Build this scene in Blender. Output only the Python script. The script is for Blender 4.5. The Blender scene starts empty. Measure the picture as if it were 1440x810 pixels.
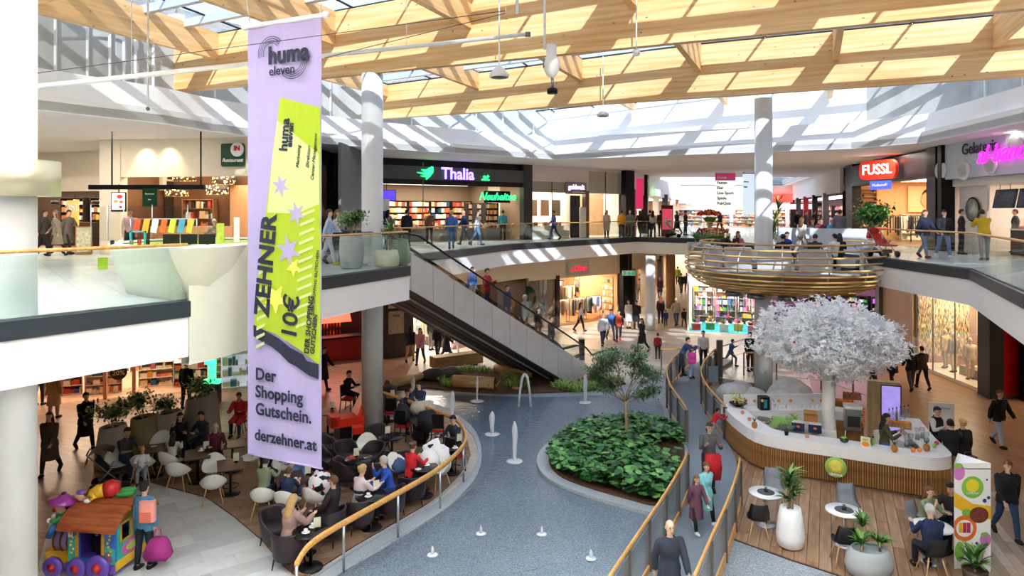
import bpy,math,random
import numpy as np
from mathutils import Vector,Matrix,noise as mnoise
from mathutils.geometry import tessellate_polygon
PI=math.pi
C=bpy.context.scene.collection
SC=bpy.context.scene
R=random.Random(7)
KIDS={} # object name -> its children
# ------------------------------------------------------------ camera, sky, sun, exposure
CAMZ=7.15
FPX=960.0
cam=bpy.data.objects.new('camera',bpy.data.cameras.new('camera'))
C.objects.link(cam)
cam.location=(0,0,CAMZ)
cam.rotation_euler=(PI/2,0,0)
cam.data.sensor_width=36
cam.data.lens=24
cam.data.shift_y=-(405-298)/1440
cam.data.clip_end=300
SC.camera=cam
w=bpy.data.worlds.new('sky');SC.world=w;w.use_nodes=True
nt=w.node_tree
bg=nt.nodes['Background']
bg.inputs[0].default_value=(0.80,0.89,1.0,1)
bg.inputs[1].default_value=4.6
SUN_DIR=Vector((-0.05,0.85,-0.55)).normalized()
sun=bpy.data.objects.new('sun',bpy.data.lights.new('sun','SUN'))
C.objects.link(sun)
sun.data.energy=21.0
sun.data.angle=0.009
sun.data.color=(1.0,0.95,0.87)
sun.rotation_euler=SUN_DIR.to_track_quat('-Z','Y').to_euler()
sun.location=(0,0,30)
vs=SC.view_settings
vs.view_transform='Standard';vs.look='None';vs.gamma=1;vs.use_curve_mapping=False
vs.exposure=1.42
SC.cycles.max_bounces=8
SC.cycles.diffuse_bounces=4
SC.cycles.glossy_bounces=3
SC.cycles.transmission_bounces=4
SC.cycles.transparent_max_bounces=24
SC.cycles.caustics_reflective=False
SC.cycles.caustics_refractive=False
# ------------------------------------------------------------ where things stand (metres); lower floor z=0, upper floor z=5.5
H=5.5 # upper floor
CEIL=9.95 # upper ceiling
def Z(x,y,z):
    d=FPX*(CAMZ-z)/(y-298.0)
    return Vector(((x-720.0)/FPX*d,d,z))
def G(x,y,z=0.0):return Z(x,y,z)
def U(x,y):return Z(x,y,H)
# ------------------------------------------------------------ materials
def lin(c):
    return c/12.92 if c<=0.04045 else ((c+0.055)/1.055)**2.4
def hx(s):
    s=s.lstrip('#')
    return tuple(lin(int(s[i:i+2],16)/255) for i in (0,2,4))
_M={}
def mat(name,col='#808080',rough=0.6,metal=0.0,emit=0.0,var=0.06,scale=6.0,spec=0.4,bump=0.0,ecol=None,coat=0.0,sheen=0.0):
    """a plain surface with a little noise in its colour"""
    if name in _M:return _M[name]
    m=bpy.data.materials.new(name);m.use_nodes=True
    nt=m.node_tree;b=nt.nodes['Principled BSDF']
    c=hx(col) if isinstance(col,str) else col
    b.inputs['Roughness'].default_value=rough
    b.inputs['Metallic'].default_value=metal
    b.inputs['Specular IOR Level'].default_value=spec
    b.inputs['Coat Weight'].default_value=coat
    if var>0:
        tc=nt.nodes.new('ShaderNodeTexCoord')
        no=nt.nodes.new('ShaderNodeTexNoise');no.inputs['Scale'].default_value=scale;no.inputs['Detail'].default_value=3
        mx=nt.nodes.new('ShaderNodeMix');mx.data_type='RGBA'
        mx.inputs[6].default_value=tuple(max(0,x*(1-var*2)) for x in c)+(1,)
        mx.inputs[7].default_value=tuple(min(1,x*(1+var*2)) for x in c)+(1,)
        nt.links.new(tc.outputs['Object'],no.inputs['Vector'])
        nt.links.new(no.outputs['Fac'],mx.inputs[0])
        nt.links.new(mx.outputs[2],b.inputs['Base Color'])
        if bump:
            bp=nt.nodes.new('ShaderNodeBump');bp.inputs['Strength'].default_value=bump;bp.inputs['Distance'].default_value=0.02
            nt.links.new(no.outputs['Fac'],bp.inputs['Height']);nt.links.new(bp.outputs[0],b.inputs['Normal'])
    else:
        b.inputs['Base Color'].default_value=c+(1,)
    if emit:
        e=hx(ecol) if ecol else c
        b.inputs['Emission Color'].default_value=e+(1,)
        b.inputs['Emission Strength'].default_value=emit
    _M[name]=m
    return m
def wood(name,c0,c1,rough=0.5,grain=(2,30,30),knots=True,kscale=3.0):
    """long grained wood with small knots; grain runs along local x"""
    if name in _M:return _M[name]
    m=bpy.data.materials.new(name);m.use_nodes=True
    nt=m.node_tree;b=nt.nodes['Principled BSDF'];L=nt.links.new
    tc=nt.nodes.new('ShaderNodeTexCoord');mp=nt.nodes.new('ShaderNodeMapping')
    mp.inputs['Scale'].default_value=grain
    L(tc.outputs['Object'],mp.inputs['Vector'])
    no=nt.nodes.new('ShaderNodeTexNoise');no.inputs['Scale'].default_value=1.0;no.inputs['Detail'].default_value=5
    L(mp.outputs[0],no.inputs['Vector'])
    cr=nt.nodes.new('ShaderNodeValToRGB')
    cr.color_ramp.elements[0].position=0.3;cr.color_ramp.elements[0].color=hx(c0)+(1,)
    cr.color_ramp.elements[1].position=0.72;cr.color_ramp.elements[1].color=hx(c1)+(1,)
    L(no.outputs['Fac'],cr.inputs[0])
    out=cr.outputs[0]
    if knots:
        vo=nt.nodes.new('ShaderNodeTexVoronoi');vo.inputs['Scale'].default_value=kscale
        mp2=nt.nodes.new('ShaderNodeMapping');mp2.inputs['Scale'].default_value=(0.6,1.0,1.0)
        L(tc.outputs['Object'],mp2.inputs['Vector']);L(mp2.outputs[0],vo.inputs['Vector'])
        ra=nt.nodes.new('ShaderNodeValToRGB')
        ra.color_ramp.elements[0].position=0.04;ra.color_ramp.elements[0].color=(1,1,1,1)
        ra.color_ramp.elements[1].position=0.10;ra.color_ramp.elements[1].color=(0,0,0,1)
        L(vo.outputs['Distance'],ra.inputs[0])
        mx=nt.nodes.new('ShaderNodeMix');mx.data_type='RGBA'
        mx.inputs[7].default_value=tuple(x*0.35 for x in hx(c0))+(1,)
        L(ra.outputs[0],mx.inputs[0]);L(out,mx.inputs[6]);out=mx.outputs[2]
    L(out,b.inputs['Base Color'])
    b.inputs['Roughness'].default_value=rough
    _M[name]=m
    return m
def brickmat(name,c1,c2,mortar,bw,bh,ms=0.012,rough=0.5,rot=0.0,noise=0.25,spec=0.4,offset=0.5):
    """flat paving seen too far off to build: rows of tiles with thin joints"""
    if name in _M:return _M[name]
    m=bpy.data.materials.new(name);m.use_nodes=True
    nt=m.node_tree;b=nt.nodes['Principled BSDF'];L=nt.links.new
    tc=nt.nodes.new('ShaderNodeTexCoord');mp=nt.nodes.new('ShaderNodeMapping')
    mp.inputs['Rotation'].default_value=(0,0,rot)
    L(tc.outputs['Object'],mp.inputs['Vector'])
    br=nt.nodes.new('ShaderNodeTexBrick');br.offset=offset
    br.inputs['Color1'].default_value=hx(c1)+(1,);br.inputs['Color2'].default_value=hx(c2)+(1,);br.inputs['Mortar'].default_value=hx(mortar)+(1,)
    br.inputs['Scale'].default_value=1;br.inputs['Mortar Size'].default_value=ms
    br.inputs['Brick Width'].default_value=bw;br.inputs['Row Height'].default_value=bh
    L(mp.outputs[0],br.inputs['Vector'])
    no=nt.nodes.new('ShaderNodeTexNoise');no.inputs['Scale'].default_value=2.5;no.inputs['Detail'].default_value=6
    mp3=nt.nodes.new('ShaderNodeMapping');mp3.inputs['Scale'].default_value=(0.5,4,1)
    L(mp.outputs[0],mp3.inputs['Vector']);L(mp3.outputs[0],no.inputs['Vector'])
    mx=nt.nodes.new('ShaderNodeMix');mx.data_type='RGBA';mx.blend_type='MULTIPLY'
    rr=nt.nodes.new('ShaderNodeMapRange');rr.inputs[3].default_value=1-noise;rr.inputs[4].default_value=1+noise
    L(no.outputs['Fac'],rr.inputs[0]);mx.inputs[0].default_value=1
    L(br.outputs['Color'],mx.inputs[6]);L(rr.outputs[0],mx.inputs[7])
    L(mx.outputs[2],b.inputs['Base Color'])
    b.inputs['Roughness'].default_value=rough;b.inputs['Specular IOR Level'].default_value=spec
    _M[name]=m
    return m
def glass(name,tint=(0.90,0.96,0.94),refl=0.10,edge=0.5,rough=0.0):
    """clear pane: see-through with a reflection that grows at grazing angles"""
    if name in _M:return _M[name]
    m=bpy.data.materials.new(name);m.use_nodes=True
    nt=m.node_tree;L=nt.links.new
    for n in list(nt.nodes):nt.nodes.remove(n)
    o=nt.nodes.new('ShaderNodeOutputMaterial')
    t=nt.nodes.new('ShaderNodeBsdfTransparent');t.inputs[0].default_value=tint+(1,)
    g=nt.nodes.new('ShaderNodeBsdfGlossy');g.inputs['Roughness'].default_value=rough
    lw=nt.nodes.new('ShaderNodeLayerWeight');lw.inputs[0].default_value=0.35
    mr=nt.nodes.new('ShaderNodeMapRange');mr.inputs[3].default_value=refl*0.5;mr.inputs[4].default_value=edge
    mi=nt.nodes.new('ShaderNodeMixShader')
    L(lw.outputs['Facing'],mr.inputs[0]);L(mr.outputs[0],mi.inputs[0])
    L(t.outputs[0],mi.inputs[1]);L(g.outputs[0],mi.inputs[2]);L(mi.outputs[0],o.inputs[0])
    _M[name]=m
    return m
# ------------------------------------------------------------ mesh building
class MB:
    def __init__(s):
        s.v=[];s.f=[];s.mi=[];s.sm=[];s.m=0;s.smooth=False
        s.X=None
    def add(s,vs,fs,smooth=None):
        b=len(s.v)
        if s.X is not None:vs=[s.X@Vector(p) for p in vs]
        s.v.extend([tuple(p) for p in vs])
        sm=s.smooth if smooth is None else smooth
        for f in fs:
            s.f.append(tuple(i+b for i in f));s.mi.append(s.m);s.sm.append(sm)
        return s
    def box(s,c,d,rz=0.0,rx=0.0,ry=0.0):
        hx_,hy,hz=d[0]/2,d[1]/2,d[2]/2
        P=[Vector((x,y,z)) for z in (-hz,hz) for x,y in ((-hx_,-hy),(hx_,-hy),(hx_,hy),(-hx_,hy))]
        if rx or ry or rz:
            M=Matrix.Rotation(rz,3,'Z')@Matrix.Rotation(ry,3,'Y')@Matrix.Rotation(rx,3,'X')
            P=[M@p for p in P]
        c=Vector(c)
        return s.add([p+c for p in P],[(3,2,1,0),(4,5,6,7),(0,1,5,4),(1,2,6,5),(2,3,7,6),(3,0,4,7)],False)
    def bb(s,x0,y0,z0,x1,y1,z1):
        return s.box(((x0+x1)/2,(y0+y1)/2,(z0+z1)/2),(abs(x1-x0),abs(y1-y0),abs(z1-z0)))
    def rbox(s,c,d,r=0.02,rz=0.0,n=3,rx=0.0):
        """box with rounded upright corners"""
        pts=[]
        for cx,cy,a0 in ((1,1,0),(-1,1,90),(-1,-1,180),(1,-1,270)):
            for k in range(n+1):
                a=math.radians(a0+90*k/n)
                pts.append((cx*(d[0]/2-r)+r*math.cos(a),cy*(d[1]/2-r)+r*math.sin(a)))
        M=Matrix.Rotation(rz,3,'Z')@Matrix.Rotation(rx,3,'X')
        c=Vector(c);n_=len(pts)
        vs=[M@Vector((x,y,-d[2]/2))+c for x,y in pts]+[M@Vector((x,y,d[2]/2))+c for x,y in pts]
        fs=[tuple(range(n_-1,-1,-1)),tuple(range(n_,2*n_))]+[(i,(i+1)%n_,n_+(i+1)%n_,n_+i) for i in range(n_)]
        return s.add(vs,fs,False)
    def face(s,pts):return s.add(pts,[tuple(range(len(pts)))],False)
    def prism(s,pts,z0,z1,top=True,bottom=True,holes=()):
        """outline (x, y) with holes drawn up from z0 to z1"""
        loops=[list(pts)]+[list(h) for h in holes]
        allp=[p for l in loops for p in l]
        n=len(allp)
        vs=[(p[0],p[1],z0) for p in allp]+[(p[0],p[1],z1) for p in allp]
        fs=[]
        if holes or len(pts)>4:
            tri=tessellate_polygon([[Vector((p[0],p[1],0)) for p in l] for l in loops])
            def up(t):
                a,b,c=(allp[i] for i in t)
                return (b[0]-a[0])*(c[1]-a[1])-(b[1]-a[1])*(c[0]-a[0])>0
            tri=[t if up(t) else t[::-1] for t in tri]
            if top:fs+=[tuple(i+n for i in t) for t in tri]
            if bottom:fs+=[tuple(t[::-1]) for t in tri]
        else:
            ar=sum(allp[i][0]*allp[(i+1)%n][1]-allp[(i+1)%n][0]*allp[i][1] for i in range(n))
            o=list(range(n)) if ar>0 else list(range(n-1,-1,-1))
            if top:fs.append(tuple(i+n for i in o))
            if bottom:fs.append(tuple(o[::-1]))
        k=0
        for li,l in enumerate(loops):
            m=len(l)
            ar=sum(l[i][0]*l[(i+1)%m][1]-l[(i+1)%m][0]*l[i][1] for i in range(m))
            fwd=(ar>0)==(li==0)
            for i in range(m):
                a,b=k+i,k+(i+1)%m
                fs.append((a,b,b+n,a+n) if fwd else (b,a,a+n,b+n))
            k+=m
        return s.add(vs,fs,False)
    def wall(s,path,z0,z1,t,closed=False):
        """upright strip of thickness t along a plan path (t to its left)"""
        off=offset_path(path,t,closed)
        n=len(path)
        vs=[]
        for p,q in zip(path,off):
            vs+=[(p[0],p[1],z0),(p[0],p[1],z1),(q[0],q[1],z1),(q[0],q[1],z0)]
        fs=[]
        for i in range(n if closed else n-1):
            a,b=i*4,((i+1)%n)*4
            for k in range(4):
                fs.append((a+k,b+k,b+(k+1)%4,a+(k+1)%4))
        if not closed:fs+=[(0,1,2,3),tuple((n-1)*4+k for k in (3,2,1,0))]
        return s.add(vs,fs)
    def tube(s,path,r,n=8,caps=True,flat=None,smooth=True):
        """round bar along a path; r may be a list; flat=(a,b) scales its section"""
        P=[Vector(p) for p in path]
        m=len(P)
        rs=r if isinstance(r,(list,tuple)) else [r]*m
        vs=[];fs=[]
        up=Vector((0,0,1))
        prev=None
        for i,p in enumerate(P):
            d=(P[min(i+1,m-1)]-P[max(i-1,0)])
            if d.length<1e-9:d=Vector((0,0,1))
            d.normalize()
            if prev is None:
                a=d.cross(up) if abs(d.z)<0.95 else d.cross(Vector((0,1,0)))
            else:
                a=prev-d*prev.dot(d)
                if a.length<1e-6:a=d.cross(up)
            a.normalize();b=a.cross(d);prev=a
            fa,fb=flat or (1,1)
            for k in range(n):
                t=2*PI*k/n
                vs.append(p+(a*math.cos(t)*fa+b*math.sin(t)*fb)*rs[i])
        for i in range(m-1):
            for k in range(n):
                fs.append((i*n+k,(i+1)*n+k,(i+1)*n+(k+1)%n,i*n+(k+1)%n))
        s.add(vs,fs,smooth)
        if caps:
            b=len(s.v)-len(vs)
            s.f.append(tuple(b+k for k in range(n)));s.f.append(tuple(b+(m-1)*n+k for k in range(n-1,-1,-1)))
            s.mi+=[s.m]*2;s.sm+=[False]*2
        return s
    def cyl(s,p0,p1,r0,r1=None,n=12,caps=True,smooth=True):
        return s.tube([p0,p1],[r0,r0 if r1 is None else r1],n,caps,None,smooth)
    def lathe(s,prof,n=20,c=(0,0,0),sx=1.0,sy=1.0,smooth=True,a0=0.0,a1=2*PI):
        vs=[];fs=[];full=abs(a1-a0-2*PI)<1e-6
        m=n if full else n+1
        for r,z in prof:
            for k in range(m):
                t=a0+(a1-a0)*k/n
                vs.append((c[0]+r*math.cos(t)*sx,c[1]+r*math.sin(t)*sy,c[2]+z))
        for i in range(len(prof)-1):
            for k in range(n):
                k2=(k+1)%m
                fs.append((i*m+k,i*m+k2,(i+1)*m+k2,(i+1)*m+k))
        s.add(vs,fs,smooth)
        if full:
            b=len(s.v)-len(vs)
            if prof[0][0]>1e-5:
                s.f.append(tuple(b+k for k in range(n-1,-1,-1)));s.mi.append(s.m);s.sm.append(False)
            if prof[-1][0]>1e-5:
                s.f.append(tuple(b+(len(prof)-1)*n+k for k in range(n)));s.mi.append(s.m);s.sm.append(False)
        return s
    def ball(s,c,r,nu=10,nv=7,M=None):
        r=(r,r,r) if not isinstance(r,(tuple,list)) else r
        c=Vector(c)
        vs=[Vector((0,0,-r[2]))]
        for i in range(1,nv):
            ph=-PI/2+PI*i/nv
            for k in range(nu):
                t=2*PI*k/nu
                vs.append(Vector((r[0]*math.cos(ph)*math.cos(t),r[1]*math.cos(ph)*math.sin(t),r[2]*math.sin(ph))))
        vs.append(Vector((0,0,r[2])))
        if M is not None:vs=[M@p for p in vs]
        vs=[p+c for p in vs]
        fs=[(0,1+(k+1)%nu,1+k) for k in range(nu)]
        for i in range(nv-2):
            for k in range(nu):
                a=1+i*nu
                fs.append((a+k,a+(k+1)%nu,a+nu+(k+1)%nu,a+nu+k))
        t=len(vs)-1;a=1+(nv-2)*nu
        fs+=[(a+k,a+(k+1)%nu,t) for k in range(nu)]
        return s.add(vs,fs,True)
    def loft(s,rings,closed=True,caps=True,smooth=True):
        n=len(rings[0]);vs=[p for r in rings for p in r];fs=[]
        for i in range(len(rings)-1):
            for k in range(n if closed else n-1):
                k2=(k+1)%n
                fs.append((i*n+k,i*n+k2,(i+1)*n+k2,(i+1)*n+k))
        if caps and closed:
            fs.append(tuple(range(n-1,-1,-1)));fs.append(tuple((len(rings)-1)*n+k for k in range(n)))
        return s.add(vs,fs,smooth)
    def mesh(s,name,mats=None):
        me=bpy.data.meshes.new(name)
        me.from_pydata(s.v,[],s.f)
        mats=mats if isinstance(mats,(list,tuple)) else [mats]
        for m in mats:me.materials.append(m)
        if s.f:
            me.polygons.foreach_set('material_index',s.mi)
            me.polygons.foreach_set('use_smooth',s.sm)
        me.update()
        return me
    def build(s,name,mats,parent=None,loc=(0,0,0),rz=0.0):
        return put(name,s.mesh(name,mats),parent,loc,rz)
def put(name,me,parent=None,loc=(0,0,0),rz=0.0):
    o=bpy.data.objects.new(name,me);C.objects.link(o)
    if parent is not None:
        o.parent=parent;KIDS.setdefault(parent.name,[]).append(o)
    o.location=loc
    if rz:o.rotation_euler=(0,0,rz)
    return o
def offset_path(path,t,closed=False):
    n=len(path);out=[]
    for i,p in enumerate(path):
        if closed:a,b=path[i-1],path[(i+1)%n]
        else:a,b=path[max(i-1,0)],path[min(i+1,n-1)]
        e1=Vector((p[0]-a[0],p[1]-a[1]));e2=Vector((b[0]-p[0],b[1]-p[1]))
        if e1.length<1e-9:e1=e2
        if e2.length<1e-9:e2=e1
        n1=Vector((-e1.y,e1.x)).normalized();n2=Vector((-e2.y,e2.x)).normalized()
        nn=n1+n2
        if nn.length<1e-6:nn=n1
        nn.normalize()
        k=t/max(0.35,nn.dot(n1))
        out.append((p[0]+nn.x*k,p[1]+nn.y*k))
    return out
def spline(pts,n=6,closed=False):
    """smooth path through points"""
    P=[Vector(p) for p in pts];m=len(P);out=[]
    for i in range(m if closed else m-1):
        p0=P[i-1] if (closed or i>0) else P[i]
        p1=P[i];p2=P[(i+1)%m]
        p3=P[(i+2)%m] if (closed or i+2<m) else p2
        for k in range(n):
            t=k/n
            out.append(0.5*((2*p1)+(p2-p0)*t+(2*p0-5*p1+4*p2-p3)*t*t+(3*p1-p0-3*p2+p3)*t**3))
    if not closed:out.append(P[-1])
    return out
def resample(path,step):
    P=[Vector(p) for p in path]
    L=[0]
    for a,b in zip(P,P[1:]):L.append(L[-1]+(b-a).length)
    n=max(1,round(L[-1]/step));out=[]
    j=0
    for i in range(n+1):
        t=L[-1]*i/n
        while j<len(P)-2 and L[j+1]<t:j+=1
        f=(t-L[j])/max(1e-9,L[j+1]-L[j])
        out.append(P[j].lerp(P[j+1],min(1,f)))
    return out
def tag(o,label=None,cat=None,group=None,kind=None):
    if label:o['label']=label
    if cat:o['category']=cat
    if group:o['group']=group
    if kind:o['kind']=kind
    return o
def thing(name,label,cat,loc=(0,0,0),rz=0.0,group=None):
    o=bpy.data.objects.new(name,None);C.objects.link(o)
    o.empty_display_size=0.1
    o.location=loc;o.rotation_euler=(0,0,rz)
    return tag(o,label,cat,group)
def solo(name,mb,m,label,cat,loc=(0,0,0),rz=0.0,group=None):
    return tag(mb.build(name,m,None,loc,rz),label,cat,group)
def struct(name,mb,m,parent=None,loc=(0,0,0),rz=0.0):
    o=mb.build(name,m,parent,loc,rz)
    if parent is None:o['kind']='structure'
    return o
def snode(name,loc=(0,0,0),rz=0.0):
    o=bpy.data.objects.new(name,None);C.objects.link(o)
    o.location=loc;o.rotation_euler=(0,0,rz);o['kind']='structure'
    return o
def kids(o):
    return list(KIDS.get(o.name,()))
def copy_tree(o,parent=None):
    c=o.copy();C.objects.link(c)
    if parent is not None:
        c.parent=parent;KIDS.setdefault(parent.name,[]).append(c)
    for ch in kids(o):copy_tree(ch,c)
    return c
def dup(root,loc,rz=0.0,label=None,group=None,sc=None):
    c=copy_tree(root)
    c.location=loc;c.rotation_euler=(0,0,rz)
    if label:c['label']=label
    if group:c['group']=group
    if sc is not None:c.scale=(sc,sc,sc) if not isinstance(sc,tuple) else sc
    return c
def text_mb(s,size=1.0,ext=0.01,bold=0.0,align='CENTER',shear=0.0,space=1.0):
    """lettering as a mesh in the local x-z plane, facing -y"""
    cu=bpy.data.curves.new('t','FONT')
    cu.body=s;cu.size=size;cu.extrude=ext;cu.offset=bold;cu.align_x=align;cu.align_y='CENTER'
    cu.shear=shear;cu.space_character=space;cu.resolution_u=3
    ob=bpy.data.objects.new('t',cu);C.objects.link(ob)
    me=bpy.data.meshes.new_from_object(ob)
    mb=MB()
    mb.add([(v.co.x,-v.co.z,v.co.y) for v in me.vertices],[tuple(p.vertices) for p in me.polygons])
    bpy.data.objects.remove(ob);bpy.data.curves.remove(cu);bpy.data.meshes.remove(me)
    return mb
def text(s,size,m,parent,loc,rz=0.0,name='lettering',tilt=0.0,**kw):
    mb=text_mb(s,size,**kw)
    if tilt:
        Rm=Matrix.Rotation(tilt,3,'Y')
        mb.v=[tuple(Rm@Vector(p)) for p in mb.v]
    return mb.build(name,m,parent,loc,rz)
def clip_poly(sub,rect):
    """sub polygon cut to a convex counter-clockwise polygon"""
    out=list(sub)
    n=len(rect)
    for i in range(n):
        a,b=rect[i],rect[(i+1)%n]
        inp=out;out=[]
        if not inp:return []
        def side(p):return (b[0]-a[0])*(p[1]-a[1])-(b[1]-a[1])*(p[0]-a[0])
        for j in range(len(inp)):
            p,q=inp[j-1],inp[j]
            sp,sq=side(p),side(q)
            if (sp>=0)!=(sq>=0):
                t=sp/(sp-sq);out.append((p[0]+(q[0]-p[0])*t,p[1]+(q[1]-p[1])*t))
            if sq>=0:out.append(q)
    cl=[]
    for p in out:
        if not cl or (Vector(p)-Vector(cl[-1])).length>1e-4:cl.append(p)
    if len(cl)>2 and (Vector(cl[0])-Vector(cl[-1])).length<1e-4:cl.pop()
    return cl if len(cl)>2 else []
def in_poly(p,poly):
    c=False;n=len(poly)
    for i in range(n):
        a,b=poly[i],poly[i-1]
        if (a[1]>p[1])!=(b[1]>p[1]) and p[0]<(b[0]-a[0])*(p[1]-a[1])/(b[1]-a[1])+a[0]:c=not c
    return c
def lay(name,parent,outline,org,ang,pw,pl,z0,z1,mats,gap=0.006,rnd=None,stagger=0.37,maxn=300,near=None):
    """planks or tiles one by one over an outline: each its own object, a child of parent"""
    rnd=rnd or random.Random(3)
    ca,sa=math.cos(ang),math.sin(ang)
    loc=[((p[0]-org[0])*ca+(p[1]-org[1])*sa,-(p[0]-org[0])*sa+(p[1]-org[1])*ca) for p in outline]
    x0=min(p[0] for p in loc);x1=max(p[0] for p in loc);y0=min(p[1] for p in loc);y1=max(p[1] for p in loc)
    cells=[]
    j0=math.floor(y0/pw);j1=math.ceil(y1/pw)
    for j in range(j0,j1):
        off=(j*stagger%1.0)*pl
        i0=math.floor((x0-off)/pl);i1=math.ceil((x1-off)/pl)
        for i in range(i0,i1):
            a,b=off+i*pl+gap/2,off+(i+1)*pl-gap/2
            c,d=j*pw+gap/2,(j+1)*pw-gap/2
            q=clip_poly(loc,[(a,c),(b,c),(b,d),(a,d)])
            if not q:continue
            ar=abs(sum(q[k][0]*q[(k+1)%len(q)][1]-q[(k+1)%len(q)][0]*q[k][1] for k in range(len(q))))/2
            if ar<0.004:continue
            w_=[(org[0]+x*ca-y*sa,org[1]+x*sa+y*ca) for x,y in q]
            cells.append(w_)
    if near is not None:cells.sort(key=lambda c_:min((p[0]-near[0])**2+(p[1]-near[1])**2 for p in c_))
    rest=MB()
    for k,q in enumerate(cells):
        if k<maxn:
            cx=sum(p[0] for p in q)/len(q);cy=sum(p[1] for p in q)/len(q)
            mb=MB();mb.prism([((p[0]-cx)*ca+(p[1]-cy)*sa,-(p[0]-cx)*sa+(p[1]-cy)*ca) for p in q],z0,z1-rnd.random()*0.0015)
            mb.build(name,rnd.choice(mats),parent,(cx,cy,0),ang)
        else:
            rest.m=rnd.randrange(len(mats));rest.prism(q,z0,z1)
    if rest.f:
        o=rest.build(name+'_field',mats,parent);o['kind']='stuff'
    return len(cells)
# ------------------------------------------------------------ shell materials
PLASTER=mat('white_plaster','#f4f4f2',0.55,var=0.015,scale=1.2)
SOFFIT=mat('soffit_paint','#e6e3dc',0.7,var=0.02,scale=0.8)
CONC=mat('column_concrete','#dcdedd',0.6,var=0.05,scale=2.2,bump=0.03)
RAWCONC=mat('raw_concrete','#b9b9b4',0.8,var=0.12,scale=1.6,bump=0.1)
DARKBAND=mat('dark_edge_metal','#3d444b',0.35,metal=0.3,var=0.04)
BLACK=mat('black_metal','#17181a',0.4,metal=0.3,var=0.03)
DARKWALL=mat('dark_wall','#3a3c3f',0.7,var=0.05)
STEEL=mat('brushed_steel','#b9bdc0',0.32,metal=0.85,var=0.03,scale=12)
GREYMETAL=mat('grey_metal','#7d8285',0.4,metal=0.7,var=0.03)
WHITEMETAL=mat('white_metal','#f1f2f2',0.35,var=0.01)
GLULAM=wood('glulam_spruce','#d9a05a','#f0cc98',0.5,(0.35,9,9),True,3.6)
HANDWOOD=wood('handrail_oak','#c98b40','#e9b86c',0.42,(2,24,24),False)
DECKWOOD=[wood('deck_plank_a','#8d6a4e','#b6926f',0.55,(1.3,22,22),True,2.2),wood('deck_plank_b','#99765a','#bd9c7b',0.55,(1.3,22,22),True,2.0),
            wood('deck_plank_c','#835f45','#ab8664',0.55,(1.3,22,22),True,2.4)]
CAFEDECK=[wood('cafe_plank_a','#6f5340','#957257',0.5,(1.3,24,24),False),wood('cafe_plank_b','#7c5e49','#a37f62',0.5,(1.3,24,24),False)]
GLASS=glass('balustrade_glass',(0.91,0.965,0.945),0.05,0.2)
SHOPGLASS=glass('shop_glass',(0.95,0.97,0.96),0.06,0.40)
ROOFGLASS=glass('roof_glass',(0.33,0.355,0.395),0.06,0.20,0.05)
def frit(name,alb,clear,thr):
    """roof glass set to soften the sun: scatters light down and lets a little through straight"""
    m=bpy.data.materials.new(name);m.use_nodes=True;n_=m.node_tree
    for x in list(n_.nodes):n_.nodes.remove(x)
    o=n_.nodes.new('ShaderNodeOutputMaterial');a=n_.nodes.new('ShaderNodeBsdfTranslucent');a.inputs[0].default_value=(alb*0.95,alb*0.98,alb,1)
    c=n_.nodes.new('ShaderNodeBsdfTransparent');c.inputs[0].default_value=(clear*0.94,clear*0.98,clear,1);x=n_.nodes.new('ShaderNodeMixShader');x.inputs[0].default_value=thr
    n_.links.new(a.outputs[0],x.inputs[1]);n_.links.new(c.outputs[0],x.inputs[2]);n_.links.new(x.outputs[0],o.inputs[0]);return m
SUNDIFFUSER=frit('sun_diffuser_glass',0.76,0.75,0.05)  # for unseen south panes, shaped to diffuse the sun over the pool
GREYFRIT=frit('grey_fritted_glass',0.17,0.4,0.5)
ALU=mat('roof_aluminium','#c3ccd6',0.4,metal=0.3,var=0.02)
GASKET=mat('roof_gasket','#2c333c',0.6,var=0.02)
# ------------------------------------------------------------ outlines in plan
VOID=[(-9.5,7.3),(-7.57,10.1),(-5.93,12.5),(-4.7,16.8),(-3.1,20.6),(-6.6,23.8),(-3.85,25.5),(0,34.4),(8.0,44.0),(11.2,41.7),(13.05,31.0),(13.05,24.0),
        (12.97,19.3),(10.15,13.5),(8.5,9.5),(6,1.2),(-6,1.2)]
d0=[(-15.2,10),(-14.4,14.5),(-12.9,18.5),(-10.97,21.5),(-9.9,24.4),(-5.9,29.7),(0,34.3)]
DRUM=[tuple(p) for p in spline(d0,4)]+[(2.3,36.2),(11.3,31.8),(14.9,30),(16.5,27.5),(15.7,21),(15.8,12),(13,2),(6,-5),(-6,-5),(-13,2)]
SKY2=[(12,55),(24,55),(30,76),(16,76)]
OUT=[(-46,-14),(46,-14),(46,98),(-46,98)]
# ------------------------------------------------------------ lower floor
FLOORSTONE=brickmat('light_floor_stone','#cfc6ba','#c3b8aa','#9b9186',1.2,0.3,0.008,0.32,0.4,0.16,0.5)
FLOORBROWN=brickmat('brown_floor_tile','#a5856a','#8f6f56','#6c5443',1.2,0.2,0.007,0.34,0.33,0.34,0.5)
FLOORBROWN2=brickmat('brown_floor_tile_right','#b48c6c','#a37a5b','#7e6049',1.2,0.2,0.007,0.34,1.25,0.3,0.5)
fl=MB();fl.prism(OUT,-0.4,0.0)
floor=struct('floor',fl,FLOORSTONE)
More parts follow.
